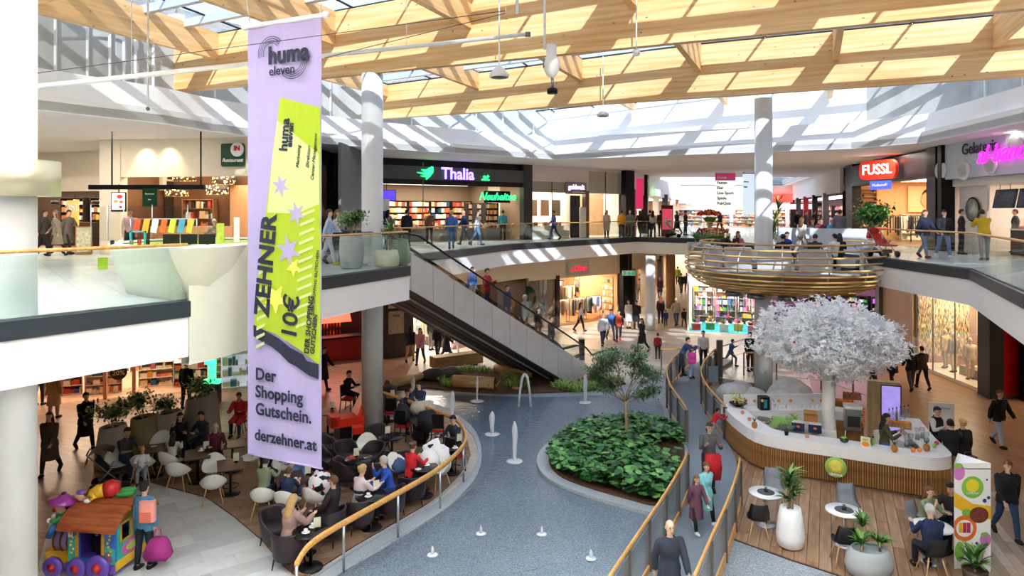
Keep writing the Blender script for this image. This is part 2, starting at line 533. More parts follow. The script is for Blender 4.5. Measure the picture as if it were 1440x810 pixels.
# brown wood-look paving under the left shops and café, and on the right
BROWN_L=[(-30,8),(-9.5,8),(-8.6,13.4),(-6.8,17.0),(-4.0,19.4),(-1.6,21.0),(-2.5,24.5),(-4.5,26.0),(-4.8,35),(-8,36),(-30,30)]
b=MB();b.prism(BROWN_L,0.0,0.006);b.build('brown_paving',FLOORBROWN,floor)
BROWN_R=[(9.2,15.9),(11.2,15.2),(30,12),(30,34),(18.8,34.0),(13.0,30.0),(11.0,24.5),(7.2,24.5),(6.6,21.5),(10.9,21.8),(11.6,17.6)]
b=MB();b.prism(BROWN_R,0.0,0.006);b.build('brown_paving',FLOORBROWN2,floor)
# upper floor slab with its dark edge band
UPFLOOR=brickmat('upper_floor_tile','#cdd0d1','#bfc3c5','#a2a6a9',1.2,0.6,0.006,0.25,0.9,0.12,0.5)
s=MB();s.prism(OUT,4.5,H,holes=[VOID],bottom=True)
slab=struct('floor',s,[PLASTER]);
top=MB();top.prism(OUT,H,H+0.004,bottom=False,holes=[VOID]);top.build('upper_tiles',UPFLOOR,slab)
band=MB();band.wall(VOID,H-0.27,H+0.02,-0.035,True);band.build('edge_band',DARKBAND,slab)
# upper ceiling, drum and clerestory
c=MB();c.prism(OUT,CEIL,CEIL+0.25,holes=[DRUM,SKY2])
ceiling=struct('ceiling',c,SOFFIT)
f=MB();f.wall(DRUM,CEIL-0.02,10.38,0.2,True);f.build('lower_fascia',PLASTER,ceiling)
D2=offset_path(DRUM,0.10,True);D3=offset_path(DRUM,0.32,True);D4=offset_path(DRUM,2.3,True)
f=MB();n=len(DRUM)
rings=[[(p[0],p[1],10.38) for p in D2],[(p[0],p[1],11.13) for p in D3],[(p[0],p[1],11.15) for p in D4]]
f.loft(rings,True,False,False);f.build('upper_fascia',PLASTER,ceiling)
farw=[i for i in range(n) if D4[i][1]>29 and D4[i][0]>-0.6]
wl=MB();wl.smooth=False
def seg(mb,i):
    a,b_=D4[i],D4[(i+1)%n]
    mb.wall([a,b_],11.1,14.6,0.25)
wc=MB();ww=MB()
for i in range(n):
    if i in farw and (i+1)%n in farw:seg(ww,i)
    else:seg(wc,i)
wall_clere=struct('wall_clerestory',wc,RAWCONC)
struct('wall_clerestory_far',ww,PLASTER)
def soffit_light(x,y,e,w_=3.0):
    ld=bpy.data.lights.new('soffit_lamp','AREA');ld.shape='RECTANGLE';ld.size=w_;ld.size_y=0.3;ld.energy=e;ld.color=(1,0.9,0.78)
    lo=bpy.data.objects.new('soffit_lamp',ld);C.objects.link(lo);lo.location=(x,y,CEIL-0.03)
for q in ((-17,24),(-20,28),(-14.5,23.5),(19,24),(17.5,33)):soffit_light(q[0],q[1],50)
pm=MB()
for i in range(n):
    a=Vector(D4[i]);b_=Vector(D4[(i+1)%n]);m_=max(1,int((b_-a).length/1.9))
    if a.y<8:continue
    for k in range(m_):
        q=a.lerp(b_,(k+0.5)/m_);nn=Vector(((b_-a).y,-(b_-a).x)).normalized()
        q=q+nn*0.12
        if i in farw:continue
        p_=MB();p_.box((0,0,12.2),(0.07,0.05,2.1));p_.build('post',WHITEMETAL,wall_clere,(q.x,q.y,0))
# small window opening in the concrete on the right
wq=Vector(D4[[i for i in range(n) if D4[i][0]>17][0]])
# ------------------------------------------------------------ roof: glulam beams, rafters, panes
UX,UY=0.915,-0.403
RO=Vector((-5.7,22.04))
def roofp(u,nn):return (RO.x+UX*u-UY*nn,RO.y+UY*u+UX*nn)
ROOFA=math.atan2(UY,UX)
def rz_(u,nn):return 13.62+0.035*min(u,10)-0.045*nn
def beam(u0,u1,nn,zb,th,m,name='timber_beam'):
    x,y=roofp(0,nn)
    mb=MB();N=12
    vs=[]
    for k in range(N+1):
        u=u0+(u1-u0)*k/N;zt=rz_(u,nn)-0.05
        vs.append([(u,-th/2,zb),(u,th/2,zb),(u,th/2,zt),(u,-th/2,zt)])
    mb.loft(vs,True,True,False)
    return mb.build(name,m,roof,(x,y,0),ROOFA)
roof=snode('roof')
def uend(nn,side):
    """where a beam line leaves the clerestory outline"""
    best=-14 if side<0 else 26
    u=4.0
    while abs(u)<40:
        if not in_poly(roofp(u,nn),D4):return u
        u+=0.1*side
    return best
BN=[-26.76,-17.84,-8.92,0.0,8.92]
for nn in BN:
    beam(uend(nn,-1),uend(nn,1),nn,11.5,0.26,GLULAM)
SEC={0:[0.69+4.72*k for k in range(-2,6)],-8.92:[-9.9,-5.04,0,4.9,9.8,14.7,19.6],-17.84:[-5+4.8*k for k in range(-1,5)],-26.76:[0,4.8,9.6],8.92:[5.41+4.72*k for k in range(3)]}
for nb,us in SEC.items():
    for u in us:
        ln=8.92
        if not in_poly(roofp(u,nb+ln*0.5),D4):continue
        x,y=roofp(u,nb+ln/2)
        mb=MB();zt=rz_(u,nb+ln/2)
        hw=ln/2-0.13
        mb.loft([[(t,-0.1,12.5),(t,0.1,12.5),(t,0.1,zt-0.05-t*0.045),(t,-0.1,zt-0.05-t*0.045)] for t in (-hw,hw)],True,True,False)
        mb.build('cross_beam',GLULAM,roof,(x,y,0),ROOFA+PI/2)
# rafters, mullions and glass panes
DR,DM=8.92/6,2.36
Dout=D4;D5=offset_path(D4,1.9,True)
rest_g=MB();rest_r=MB()
for j in range(-24,13):
    nn=(j+0.5)*DR
    # rafter line
    us=[u*0.5 for u in range(-50,70) if in_poly(roofp(u*0.5,j*DR),Dout)]
    if us and j%6!=0:
        u0,u1=min(us),max(us);x,y=roofp(0,j*DR)
        mb=rest_r if j<-7 else MB()
        ring=[[(u,a,rz_(u,j*DR)+zz) for a,zz in ((-0.09,-0.24),(0.09,-0.24),(0.09,0.02),(-0.09,0.02))] for u in (u0,min(10,u1-0.1),u1)]
        if j<-7:
            ring=[[(RO.x+UX*p[0]-UY*(p[1]+j*DR),RO.y+UY*p[0]+UX*(p[1]+j*DR),p[2]) for p in r_] for r_ in ring]
            mb.loft(ring,True,True,False)
        else:
            mb.loft(ring,True,True,False);mb.build('rafter',ALU,roof,(x,y,0),ROOFA)
    for i in range(-10,15):
        u=(i+0.5)*DM+0.69
        if not in_poly(roofp(u,nn),D5):continue
        quad=[]
        for du,dn in ((-1,-1),(1,-1),(1,1),(-1,1)):
            uu,n2=u+du*(DM/2-0.03),nn+dn*(DR/2-0.03)
            quad.append((du*(DM/2-0.03),dn*(DR/2-0.03),rz_(uu,n2)+0.03))
        x,y=roofp(u,nn)
        ca,sa=math.cos(ROOFA),math.sin(ROOFA)
        if nn>-9 and u<6:
            mb=MB()
            mb.loft([[(p[0],p[1],p[2]) for p in quad],[(p[0],p[1],p[2]+0.03) for p in quad]],True,True,False)
            mb.build('roof_pane',ROOFGLASS if nn>-4.4 else GREYFRIT,roof,(x,y,0),ROOFA)
            fr=MB()
            for (p,q) in zip(quad,quad[1:]+quad[:1]):
                fr.tube([(p[0]*1.01,p[1]*1.01,p[2]-0.02),(q[0]*1.01,q[1]*1.01,q[2]-0.02)],0.03,4,False,None,False)
            fr.build('pane_frame',GASKET,roof,(x,y,0),ROOFA)
        else:
            w4=[(x+p[0]*ca-p[1]*sa,y+p[0]*sa+p[1]*ca,p[2]) for p in quad]
            rest_g.m=0 if nn>-4.4 else 3 if nn>-9 else 2;rest_g.loft([w4,[(p[0],p[1],p[2]+0.03) for p in w4]],True,True,False)
            rest_g.m=1
            for (p,q) in zip(w4,w4[1:]+w4[:1]):
                rest_g.tube([(p[0],p[1],p[2]-0.02),(q[0],q[1],q[2]-0.02)],0.03,4,False,None,False)
o=rest_g.build('roof_panes',[ROOFGLASS,GASKET,SUNDIFFUSER,GREYFRIT],roof);o['kind']='stuff'
o=rest_r.build('rafters',ALU,roof);o['kind']='stuff'
# opaque roof around the drum so no light leaks in
cov=MB();cov.prism(OUT,14.5,14.7,holes=[D4,SKY2]);cov.wall(SKY2,10.1,14.5,-0.2,True);struct('roof',cov,PLASTER)
far_sky=MB();far_sky.prism(SKY2,10.3,10.33);far_sky.build('skylight_pane',ROOFGLASS,roof)
# columns
def column(x,y,r,z0,z1,name='column'):
    mb=MB();mb.lathe([(r,z0),(r,z1)],40);o=mb.build(name,CONC,None,(x,y,0));o['kind']='structure';return o
column(-4.42,21.6,0.335,0,11.5)
column(9.65,26.2,0.33,0,11.5)
column(-7.95,10.85,0.34,0,13.3)
# outer walls that close the building
def wallseg(name,a,b_,z0,z1,m,t=0.2):
    mb=MB();mb.wall([a,b_],z0,z1,t);return struct(name,mb,m)
wallseg('wall_south',(-46,-13),(46,-13),0,14.6,PLASTER)
wallseg('wall_west',(-45,98),(-45,-14),0,14.6,SOFFIT)
wallseg('wall_east',(45,-14),(45,98),0,14.6,SOFFIT)
wallseg('wall_north',(46,97),(-46,97),0,14.6,SOFFIT)
# ------------------------------------------------------------ glass balustrades along the void
def balustrade(path,label,z=H,step=1.5,hgt=1.02,group=None,wood_=True):
    P=[Vector(p) for p in path]
    t=thing('glass_balustrade',label,'balustrade',(P[0].x,P[0].y,z),0,group)
    o=P[0]
    pts=[]
    for a,b_ in zip(P,P[1:]):
        r=resample([a,b_],step)
        pts+=r[:-1]
    pts.append(P[-1])
    for a,b_ in zip(pts,pts[1:]):
        d=(b_-a);L_=d.length
        mb=MB();mb.box((L_/2,0,hgt/2-0.06),(L_-0.014,0.018,hgt+0.06))
        mb.build('pane',GLASS,t,(a.x-o.x,a.y-o.y,0),math.atan2(d.y,d.x))
    mb=MB();mb.tube([(p.x-o.x,p.y-o.y,hgt+0.03) for p in P],0.036,10,True,(1.0,0.8));mb.build('handrail',HANDWOOD if wood_ else STEEL,t)
    mb=MB();mb.wall([(p.x-o.x,p.y-o.y) for p in P],-0.02,0.05,0.02);mb.build('base_rail',GREYMETAL,t)
    return t
balustrade([(-9.5,7.36),(-7.6,10.16),(-5.98,12.56)],'glass balustrade with wooden handrail on the left balcony beside the thick concrete column')
balustrade([(-5.3,14.86),(-4.76,16.85),(-3.16,20.62),(-3.5,20.95)],'glass balustrade with wooden handrail in front of the tall balcony planters')
balustrade([(-5.4,23.3),(-3.87,25.6),(-0.04,34.45)],'long glass balustrade in front of the bookshop')
balustrade([(0,34.45),(7.98,44.1),(11.2,41.8),(12.6,33.6)],'glass balustrade with wooden handrail in front of the jeweller and far passage')
balustrade([(13.1,24.2),(13.02,19.3),(10.22,13.45),(8.6,9.6)],'glass balustrade with wooden handrail in front of the ice cream parlour')
# ------------------------------------------------------------ shops round both floors
CREAM=mat('cream_wall','#e9dcc6',0.6,var=0.03)
BEIGE=mat('beige_panel','#d9cbb4',0.6,var=0.03)
TAN=mat('tan_wall','#c49a72',0.6,var=0.05)
PALEWALL=mat('pale_wall','#f1e6dc',0.6,var=0.02)
DARKBROWN=mat('dark_brown_wall','#3a2a20',0.7,var=0.08)
SHOPFLOOR=wood('shop_floor','#6d4a30','#9a6c47',0.4,(1,12,12),False)
LAMPW=mat('lamp_warm','#ffe2b8',0.5,emit=9.0,var=0)
LAMPC=mat('lamp_white','#fff4e8',0.5,emit=9.0,var=0)
GOODS=[mat('goods_%d'%i,c,0.55,var=0.05) for i,c in enumerate(
    ['#c94f3d','#e8c9a0','#3c5a86','#efe9dd','#2d2f33','#d8a33b','#7a9a5b','#b9738a','#f6f2ea','#8a5a3a','#5c8fa8','#e07b52'])]
CLOTH=[mat('garment_%d'%i,c,0.85,var=0.06) for i,c in enumerate(
    ['#ece7df','#c9b79c','#3b4657','#1f2126','#8a9a8c','#d8c7c0','#6c7a92','#a88b6a','#f4f1ec','#5a4a42'])]
SHELFW=mat('shelf_white','#efe9e0',0.5,var=0.02)
SHELFD=mat('shelf_dark','#2a2522',0.5,var=0.03)
SHELFWOOD=wood('shelf_wood','#8f6237','#c08a55',0.5,(2,18,18),False)
class Front:
    """a straight shop front from a to b; local x along it, local y into the shop"""
    def __init__(s,name,a,b,z0):
        s.a=Vector((a[0],a[1],z0));d=Vector((b[0]-a[0],b[1]-a[1]));s.L=d.length;s.rz=math.atan2(d.y,d.x);s.z0=z0
        s.name=name
        s.node=snode('shopfront_'+name,s.a,s.rz)
    def P(s,x,y,z=0.0):
        ca,sa=math.cos(s.rz),math.sin(s.rz)
        return Vector((s.a.x+x*ca-y*sa,s.a.y+x*sa+y*ca,s.z0+z))
    def part(s,name,mb,m):return mb.build(name,m,s.node)
    def box(s,name,x0,y0,z0,x1,y1,z1,m):
        mb=MB();mb.bb(x0,y0,z0,x1,y1,z1);return mb.build(name,m,s.node)
    def room(s,depth,h,wall,floorm,ceilm,x0=None,x1=None,lamps=(3,2),power=200,col=(1,0.82,0.6),lampm=None):
        x0=0 if x0 is None else x0;x1=s.L if x1 is None else x1
        s.box('back_wall',x0,depth,0,x1,depth+0.12,h,wall)
        s.box('side_wall',x0,0.15,0,x0+0.1,depth,h,wall);s.box('side_wall',x1-0.1,0.15,0,x1,depth,h,wall)
        if floorm:s.box('shop_floor',x0,0.02,0,x1,depth,0.012,floorm)
        s.box('shop_ceiling',x0,0.15,h,x1,depth,h+0.08,ceilm)
        nx,ny=lamps
        if power:
            ld=bpy.data.lights.new('shop_lamp','AREA');ld.shape='RECTANGLE';ld.size=(x1-x0)*0.8;ld.size_y=depth*0.7
            ld.energy=power*0.6;ld.color=col
            lo=bpy.data.objects.new('shop_lamp',ld);C.objects.link(lo);lo.location=s.P((x0+x1)/2,depth*0.5,h-0.12);lo.rotation_euler=(0,0,s.rz)
            lo.visible_camera=True
        for i in range(nx):
            for j in range(ny):
                mb=MB();mb.lathe([(0.11,h-0.03),(0.11,h)],10,(x0+(x1-x0)*(i+0.5)/nx,0.7+(depth-1)*(j+0.5)/ny,0))
                mb.build('downlight',lampm or LAMPW,s.node)
    def panes(s,x0,x1,z0,z1,n,y=0.0,frame=True):
        w_=(x1-x0)/n
        for i in range(n):
            mb=MB();mb.bb(x0+i*w_+0.01,y,z0,x0+(i+1)*w_-0.01,y+0.015,z1);mb.build('pane',SHOPGLASS,s.node)
            if frame and i:s.box('mullion',x0+i*w_-0.015,y-0.02,z0,x0+i*w_+0.015,y+0.03,z1,GREYMETAL)
def shelf_unit(label,loc,rz,w_,h,d,rows,goods,frame=SHELFW,seed=1,fill=0.85,kind='mixed',cat='shelf',group=None,name='shelf_unit'):
    """open shelves facing -y, stocked"""
    rnd=random.Random(seed)
    t=thing(name,label,cat,loc,rz,group)
    mb=MB()
    mb.bb(0,0,0,0.03,d,h);mb.bb(w_-0.03,0,0,w_,d,h);mb.bb(0,d-0.02,0,w_,d,h);mb.bb(0,0,h-0.03,w_,d,h)
    mb.build('frame',frame,t)
    gb=MB()
    for r in range(rows):
        z=h*(r/rows)+0.02
        sh=MB();sh.bb(0.03,0.0,z,w_-0.03,d-0.02,z+0.025);sh.build('shelf',frame,t)
        x=0.06
        top=h/rows-0.05
        while x<w_-0.1:
            if kind=='books':bw=rnd.uniform(0.10,0.32);bh=top*rnd.uniform(0.72,0.9)
            else:bw=rnd.uniform(0.08,0.3);bh=top*rnd.uniform(0.3,0.9)
            bw=min(bw,w_-0.06-x)
            if rnd.random()<fill:
                gb.m=rnd.randrange(len(goods));gb.bb(x,0.04,z+0.025,x+bw-0.012,d*0.8,z+0.025+bh)
            x+=bw
    o=gb.build('stock',goods,t);o['kind']='stuff'
    return t
def garment_mb(w_=0.44,h=0.8,th=0.06,rnd=R):
    mb=MB();mb.smooth=True
    k=rnd.uniform(0.9,1.1)
    rings=[]
    for z,ww in ((0,w_*0.36),(-0.06,w_*0.5),(-0.3*h,w_*0.44),(-h*0.98,w_*0.5*k)):
        rings.append([(-ww,-th/2,z),(ww,-th/2,z),(ww,th/2,z),(-ww,th/2,z)])
    mb.loft(rings,True,True,False)
    return mb
GARM=[garment_mb(0.44,hh,0.055).mesh('garment',None) for hh in (0.62,0.75,0.95,1.1)]
def clothing_rack(label,loc,rz,w_=1.4,h=1.5,n=12,cols=CLOTH,seed=2,metal=BLACK,group=None):
    rnd=random.Random(seed)
    t=thing('clothing_rack',label,'clothing rack',loc,rz,group)
    mb=MB()
    for x in (0,w_):
        mb.cyl((x,0,0),(x,0,h),0.016,None,6);mb.box((x,0,0.015),(0.04,0.5,0.03))
    mb.cyl((0,0,h),(w_,0,h),0.016,None,6)
    mb.build('frame',metal,t)
    for i in range(n):
        me=GARM[rnd.randrange(4)]
        o=put('garment',me,t,(w_*(i+0.5)/n,0,h-0.05),PI/2+rnd.uniform(-0.15,0.15))
        if not me.materials:me.materials.append(CLOTH[0])
        o.material_slots[0].link='OBJECT';o.material_slots[0].material=cols[rnd.randrange(len(cols))]
    return t
def display_table(label,loc,rz,w_,d,h,goods,top=SHELFW,leg=SHELFW,seed=3,n=14,group=None):
    rnd=random.Random(seed)
    t=thing('display_table',label,'display table',loc,rz,group)
    mb=MB();mb.bb(-w_/2,-d/2,h-0.05,w_/2,d/2,h);mb.build('table_top',top,t)
    mb=MB();mb.bb(-w_/2+0.05,-d/2+0.05,0,w_/2-0.05,d/2-0.05,h-0.05);mb.build('plinth',leg,t)
    g=MB()
    for i in range(n):
        a,b_,c_=rnd.uniform(0.06,0.16),rnd.uniform(0.05,0.12),rnd.uniform(0.04,0.28)
        g.m=rnd.randrange(len(goods));g.box((rnd.uniform(-w_/2+0.1,w_/2-0.1),rnd.uniform(-d/2+0.1,d/2-0.1),h+c_/2),(a,b_,c_),rnd.uniform(0,3))
    o=g.build('goods',goods,t);o['kind']='stuff'
    return t
def pendant(label,loc,drop,r,h,m,cat='lamp',group=None,name='pendant_lamp',em=LAMPW):
    t=thing(name,label,cat,loc,0,group)
    mb=MB();mb.cyl((0,0,-drop),(0,0,0),0.01,None,5);mb.build('cord',BLACK,t)
    mb=MB();mb.lathe([(r*0.98,-drop-h),(r,-drop-h),(r,-drop),(r*0.2,-drop+0.02)],18);mb.build('lamp_shade',m,t)
    mb=MB();mb.ball((0,0,-drop-h*0.45),0.07,8,6);mb.build('bulb',em,t)
    return t
def sign_board(label,loc,rz,w_,h,m,parts=(),name='shop_sign',th=0.06,r=0.0,parent=None,cat='sign'):
    t=thing(name,label,cat,loc,rz)
    mb=MB()
    if r:
        pts=[]
        for cx,cy,a0 in ((1,1,0),(-1,1,90),(-1,-1,180),(1,-1,270)):
            for k in range(6):
                a=math.radians(a0+90*k/5);pts.append((cx*(w_/2-r)+r*math.cos(a),cy*(h/2-r)+r*math.sin(a)))
        n=len(pts)
        mb.loft([[(x,-th/2,z) for x,z in pts],[(x,th/2,z) for x,z in pts]],True,True,False)
    else:mb.box((0,0,0),(w_,th,h))
    bo=mb.build('board',m,t)
    for (s_,size,tm,dx,dz,kw) in parts:
        text(s_,size,tm,bo,(dx,-th/2-0.012,dz),0,**kw)
    return t
# ============ UPPER FLOOR ============
# restaurant, top left
fr=Front('restaurant',(-15.1,26.5),(-8.6,25.4),H)
fr.box('fascia',-0.1,-0.05,3.0,fr.L+0.1,0.25,CEIL-H,CREAM)
fr.box('pier',-0.95,-0.1,0,-0.05,0.3,CEIL-H,CREAM)
fr.room(3.8,3.6,mat('restaurant_wall','#6b4a33',0.7,var=0.2,scale=1.2),SHOPFLOOR,SHELFD,x0=-0.95,lamps=(6,2),power=300)
fr.box('back_bar',-0.6,2.3,0,3.2,2.8,1.05,TAN)
fr.box('partition',2.4,3.4,0,3.4,3.7,2.8,TAN)
fr.box('pillar',4.4,2.2,0,4.9,2.7,3.6,TAN)
for k,(lx,ly,w_) in enumerate(((0.1,3.6,1.5),(3.6,3.6,1.2))):
    shelf_unit('stocked wooden shelf glowing at the back of the restaurant, %s'%('behind its long bar' if k==0 else 'against the tan partition'),fr.P(lx,ly-0.2),fr.rz,w_,2.2,0.35,5,GOODS,SHELFWOOD,20+k)
for a,b_ in ((1.05,1.0),(2.05,1.0)):
    ld=bpy.data.lights.new('wall_spot','SPOT');ld.energy=60;ld.color=(1,0.75,0.5);ld.spot_size=1.5;ld.spot_blend=1
    lo=bpy.data.objects.new('wall_spot',ld);C.objects.link(lo);lo.location=fr.P(a,-0.5,CEIL-H-0.1)
    lo.rotation_euler=(0.35,0,fr.rz)
LACE=bpy.data.materials.new('pierced_shade');LACE.use_nodes=True
_n=LACE.node_tree;_b=_n.nodes['Principled BSDF'];_v=_n.nodes.new('ShaderNodeTexVoronoi');_v.inputs['Scale'].default_value=9
_r=_n.nodes.new('ShaderNodeValToRGB');_r.color_ramp.elements[0].position=0.28;_r.color_ramp.elements[0].color=(1,0.6,0.2,1);_r.color_ramp.elements[1].position=0.34;_r.color_ramp.elements[1].color=(0.02,0.01,0.005,1)
_t=_n.nodes.new('ShaderNodeTexCoord');_n.links.new(_t.outputs['Object'],_v.inputs['Vector']);_n.links.new(_v.outputs['Distance'],_r.inputs[0])
_n.links.new(_r.outputs[0],_b.inputs['Base Color']);_n.links.new(_r.outputs[0],_b.inputs['Emission Color']);_b.inputs['Emission Strength'].default_value=2.0
for k,(px,dz,lab) in enumerate(((248,3.35,'pierced drum lamp in the restaurant, upper one of the left pair'),(248,2.68,'pierced drum lamp in the restaurant, lower one of the left pair'),
                                   (305,3.2,'pierced drum lamp in the restaurant, upper one of the right pair'),(305,2.75,'pierced drum lamp in the restaurant, lower one of the right pair'))):
    d=28.5;x=(px-720)/FPX*d
    pendant(lab,(x,d+(0.0 if k%2 else 0.7),H+3.6),3.6-dz,0.46,0.38,LACE)
gs=sign_board('dark green restaurant sign with a white round corner badge',fr.P(4.75,-0.16,3.78),fr.rz,0.95,0.86,mat('sign_green','#16462b',0.4),[('Restaurant',0.19,PLASTER,0,-0.2,dict(shear=0.25,bold=0.004))],r=0.07)
mb=MB();mb.X=Matrix.Translation((0.2,-0.045,0.2))@Matrix.Rotation(PI/2,4,'X');mb.lathe([(0.0,0),(0.27,0),(0.27,0.012),(0.0,0.012)],20);mb.build('badge',PLASTER,gs)
text('IN',0.24,mat('sign_red','#d21f2b',0.4),gs,(0.2,-0.07,0.24),bold=0.012)
# bakery corner far left
fb=Front('bakery',(-29.5,34.2),(-15.2,29.8),H)
fb.box('fascia',0,-0.05,2.6,fb.L,0.2,3.3,CREAM);fb.box('upper_fascia',0,0.3,3.3,fb.L,0.5,CEIL-H,CREAM)
fb.room(4.2,3.0,DARKBROWN,SHOPFLOOR,SOFFIT,lamps=(5,3),power=560)
for k in range(4):
    shelf_unit('dark bakery shelf full of loaves, %s'%['first','second','third','fourth'][k]+' from the left wall',fb.P(4.5+k*2.05,3.7),fb.rz,1.6,2.4,0.35,6,[GOODS[i] for i in (1,5,9,3,0)],SHELFD,30+k)
fb.box('counter',5.5,1.4,0,11.5,2.1,1.15,DARKBROWN)
for k in range(4):
    pendant('small black pendant lamp over the bakery counter, %s from the left'%['first','second','third','fourth'][k],fb.P(6.5+k*1.3,1.8,3.0),0.8,0.18,0.16,BLACK)
text('ast',0.7,PLASTER,fb.node,(9.6,0.1,1.9),bold=0.01)
sign_board('lit menu poster on the bakery wall at far left',fb.P(8.6,1.0,1.6),fb.rz,0.7,1.2,mat('warm_screen','#c8743a',0.4,emit=1.2,var=0.3,scale=5),name='menu_poster')
# dark passage between restaurant and bookshop
fp=Front('service_passage',(-8.5,32.5),(-6.9,34.6),H)
fp.box('door_leaf',0,0,0,2.2,0.1,2.5,DARKWALL)
fp.box('roller_shutter',0,-0.1,2.7,2.3,0.1,CEIL-H,mat('shutter_dark','#44474a',0.5))
for k in range(14):fp.box('slat',0.0,-0.125,2.75+k*0.12,2.3,-0.1,2.83+k*0.12,mat('shutter_slat','#55595c',0.5))
wallseg('wall_passage',(-6.9,34.6),(-7.0,27.5),H,CEIL,mat('passage_wall','#6b6c6a',0.7),0.12)
wallseg('wall_passage',(-8.6,25.5),(-8.5,32.5),H,CEIL,DARKWALL,0.12)
t=thing('exit_sign','small lit exit sign hanging in the dark passage by the restaurant','sign',(-7.16,29.5,8.9))
mb=MB();mb.box((0,0,0),(0.32,0.05,0.3));mb.build('panel',mat('exit_panel','#cfe9df',0.4,emit=0.9),t)
mb=MB();mb.cyl((-0.1,0,0.15),(-0.1,0,CEIL-8.9),0.012,None,5);mb.cyl((0.1,0,0.15),(0.1,0,CEIL-8.9),0.012,None,5);mb.build('hanger',GREYMETAL,t)
# bookshop
fk=Front('bookshop',(-6.9,34.9),(1.05,40.7),H)
BKGREY=mat('bookshop_fascia','#565b5d',0.5,var=0.03)
fk.box('recess',-0.1,0.15,3.35,fk.L,0.35,CEIL-H,BLACK)
fk.box('sign_band',0,-0.12,3.38,fk.L,0.1,4.08,BKGREY);fk.box('dark_band',0,0.0,3.1,fk.L,0.1,3.38,BLACK)
fk.box('end_pier',fk.L-0.55,-0.15,0,fk.L+0.1,0.25,CEIL-H,mat('pier_dark','#3c4144',0.5))
fk.room(6.5,3.45,mat('bookshop_wall','#9b8672',0.7),mat('bookshop_floor','#7f6a58',0.5),SHELFD,lamps=(6,3),power=420,col=(1,0.86,0.68))
GREENNEON=mat('green_letters','#22e06a',0.4,emit=1.6,var=0)
VIOLETNEON=mat('violet_letters','#8b6cff',0.4,emit=1.9,var=0)
tx=thing('shop_sign','illuminated violet and green bookshop lettering with a green winged head','sign',fk.P(4.0,-0.14,3.72),fk.rz)
text('Thalia',0.88,VIOLETNEON,tx,(0.75,-0.03,0.0),bold=0.018,name='violet_lettering')
text('.at',0.55,GREENNEON,tx,(2.55,-0.03,-0.12),bold=0.012,name='green_lettering')
mb=MB()
for (a,r0,ln,zz) in ((0.0,0.16,0.55,0.16),(0.12,0.12,0.8,0.05),(0.3,0.09,0.6,-0.06)):
    mb.tube([(-1.0,-0.03,zz),(-1.0-ln*0.4,-0.03,zz-0.06-a*0.2),(-1.0-ln,-0.03,zz+0.02-a*0.4)],[r0,r0*0.6,0.01],8,True,(0.3,1.0))
mb.tube([(-0.86,-0.03,0.36),(-0.95,-0.03,0.14),(-1.1,-0.03,-0.12),(-1.25,-0.03,-0.36)],[0.06,0.17,0.12,0.01],8,True,(0.3,1.0))
mb.build('head_emblem',GREENNEON,tx)
tn=thing('neon_sign','green script neon sign on the bookshop wall','neon sign',fk.P(8.35,1.2,2.55),fk.rz)
text('Neuheiten',0.62,GREENNEON,tn,(0,0,0),shear=0.35,bold=0.012);mb=MB();mb.box((0,0.04,0),(1.9,0.03,0.7));mb.build('backing',BLACK,tn)
BOOKS=[GOODS[i] for i in (0,1,3,5,8,2,11,8,1)]
ords=['first','second','third','fourth','fifth','sixth','seventh','eighth','ninth']
for k in range(6):
    shelf_unit('tall bookcase on the bookshop back wall, %s from the left'%ords[k],fk.P(0.25+k*1.58,6.1),fk.rz,1.5,2.35,0.38,6,BOOKS,SHELFD,40+k,0.97,'books','bookcase','bookcases along the back wall','bookcase')
for k in range(3):
    shelf_unit('bookcase on the right side of the bookshop, %s from the front'%ords[k],fk.P(fk.L-1.8+0.3*k,2.0+k*1.45),fk.rz+0.35,1.35,2.2,0.36,6,BOOKS,SHELFD,50+k,0.97,'books','bookcase','bookcases along the side','bookcase')
for k,(x,y) in enumerate(((1.2,1.1),(3.0,1.6),(4.6,1.0),(6.3,1.3),(7.6,0.9),(2.2,3.4),(5.2,3.3))):
    display_table('low book table piled with paperbacks, %s in the bookshop'%('%s along its front'%ords[k] if k<5 else ['left one further inside','right one further inside'][k-5]),fk.P(x,y),fk.rz,1.2,0.9,0.72,BOOKS,SHELFWOOD,mat('table_side','#8d8d88',0.6),60+k,26)
t=thing('display_screen','violet screen hanging from the bookshop ceiling','screen',fk.P(1.5,2.0,2.55),fk.rz)
mb=MB();mb.box((0,0,0),(1.1,0.06,0.62));mb.build('housing',BLACK,t);mb=MB();mb.box((0,-0.035,0),(1.02,0.01,0.55));mb.build('picture',mat('violet_screen','#3a2ab0',0.3,emit=0.8,var=0.3,scale=4),t)
mb=MB();mb.cyl((0,0,0.3),(0,0,0.9),0.02,None,6);mb.build('bracket',BLACK,t)
sign_board('tall blue and white poster stele at the left side of the bookshop entrance',fk.P(0.3,-0.25,1.15),fk.rz,0.5,2.3,PLASTER,name='poster_stele',th=0.1)
mb=MB();mb.box((0,-0.055,0.2),(0.46,0.01,0.7));mb.build('blue_print',mat('print_blue','#2b3f9b',0.5),bpy.data.objects['poster_stele'])
text('Lese mal',0.12,PLASTER,bpy.data.objects['poster_stele'],(0,-0.07,0.1))
mb=MB();mb.cyl((0,0,0),(0,0,1),0.012,None,6)
fk.box('mullion',2.62,-0.05,0,2.66,-0.01,4.3,GREYMETAL)
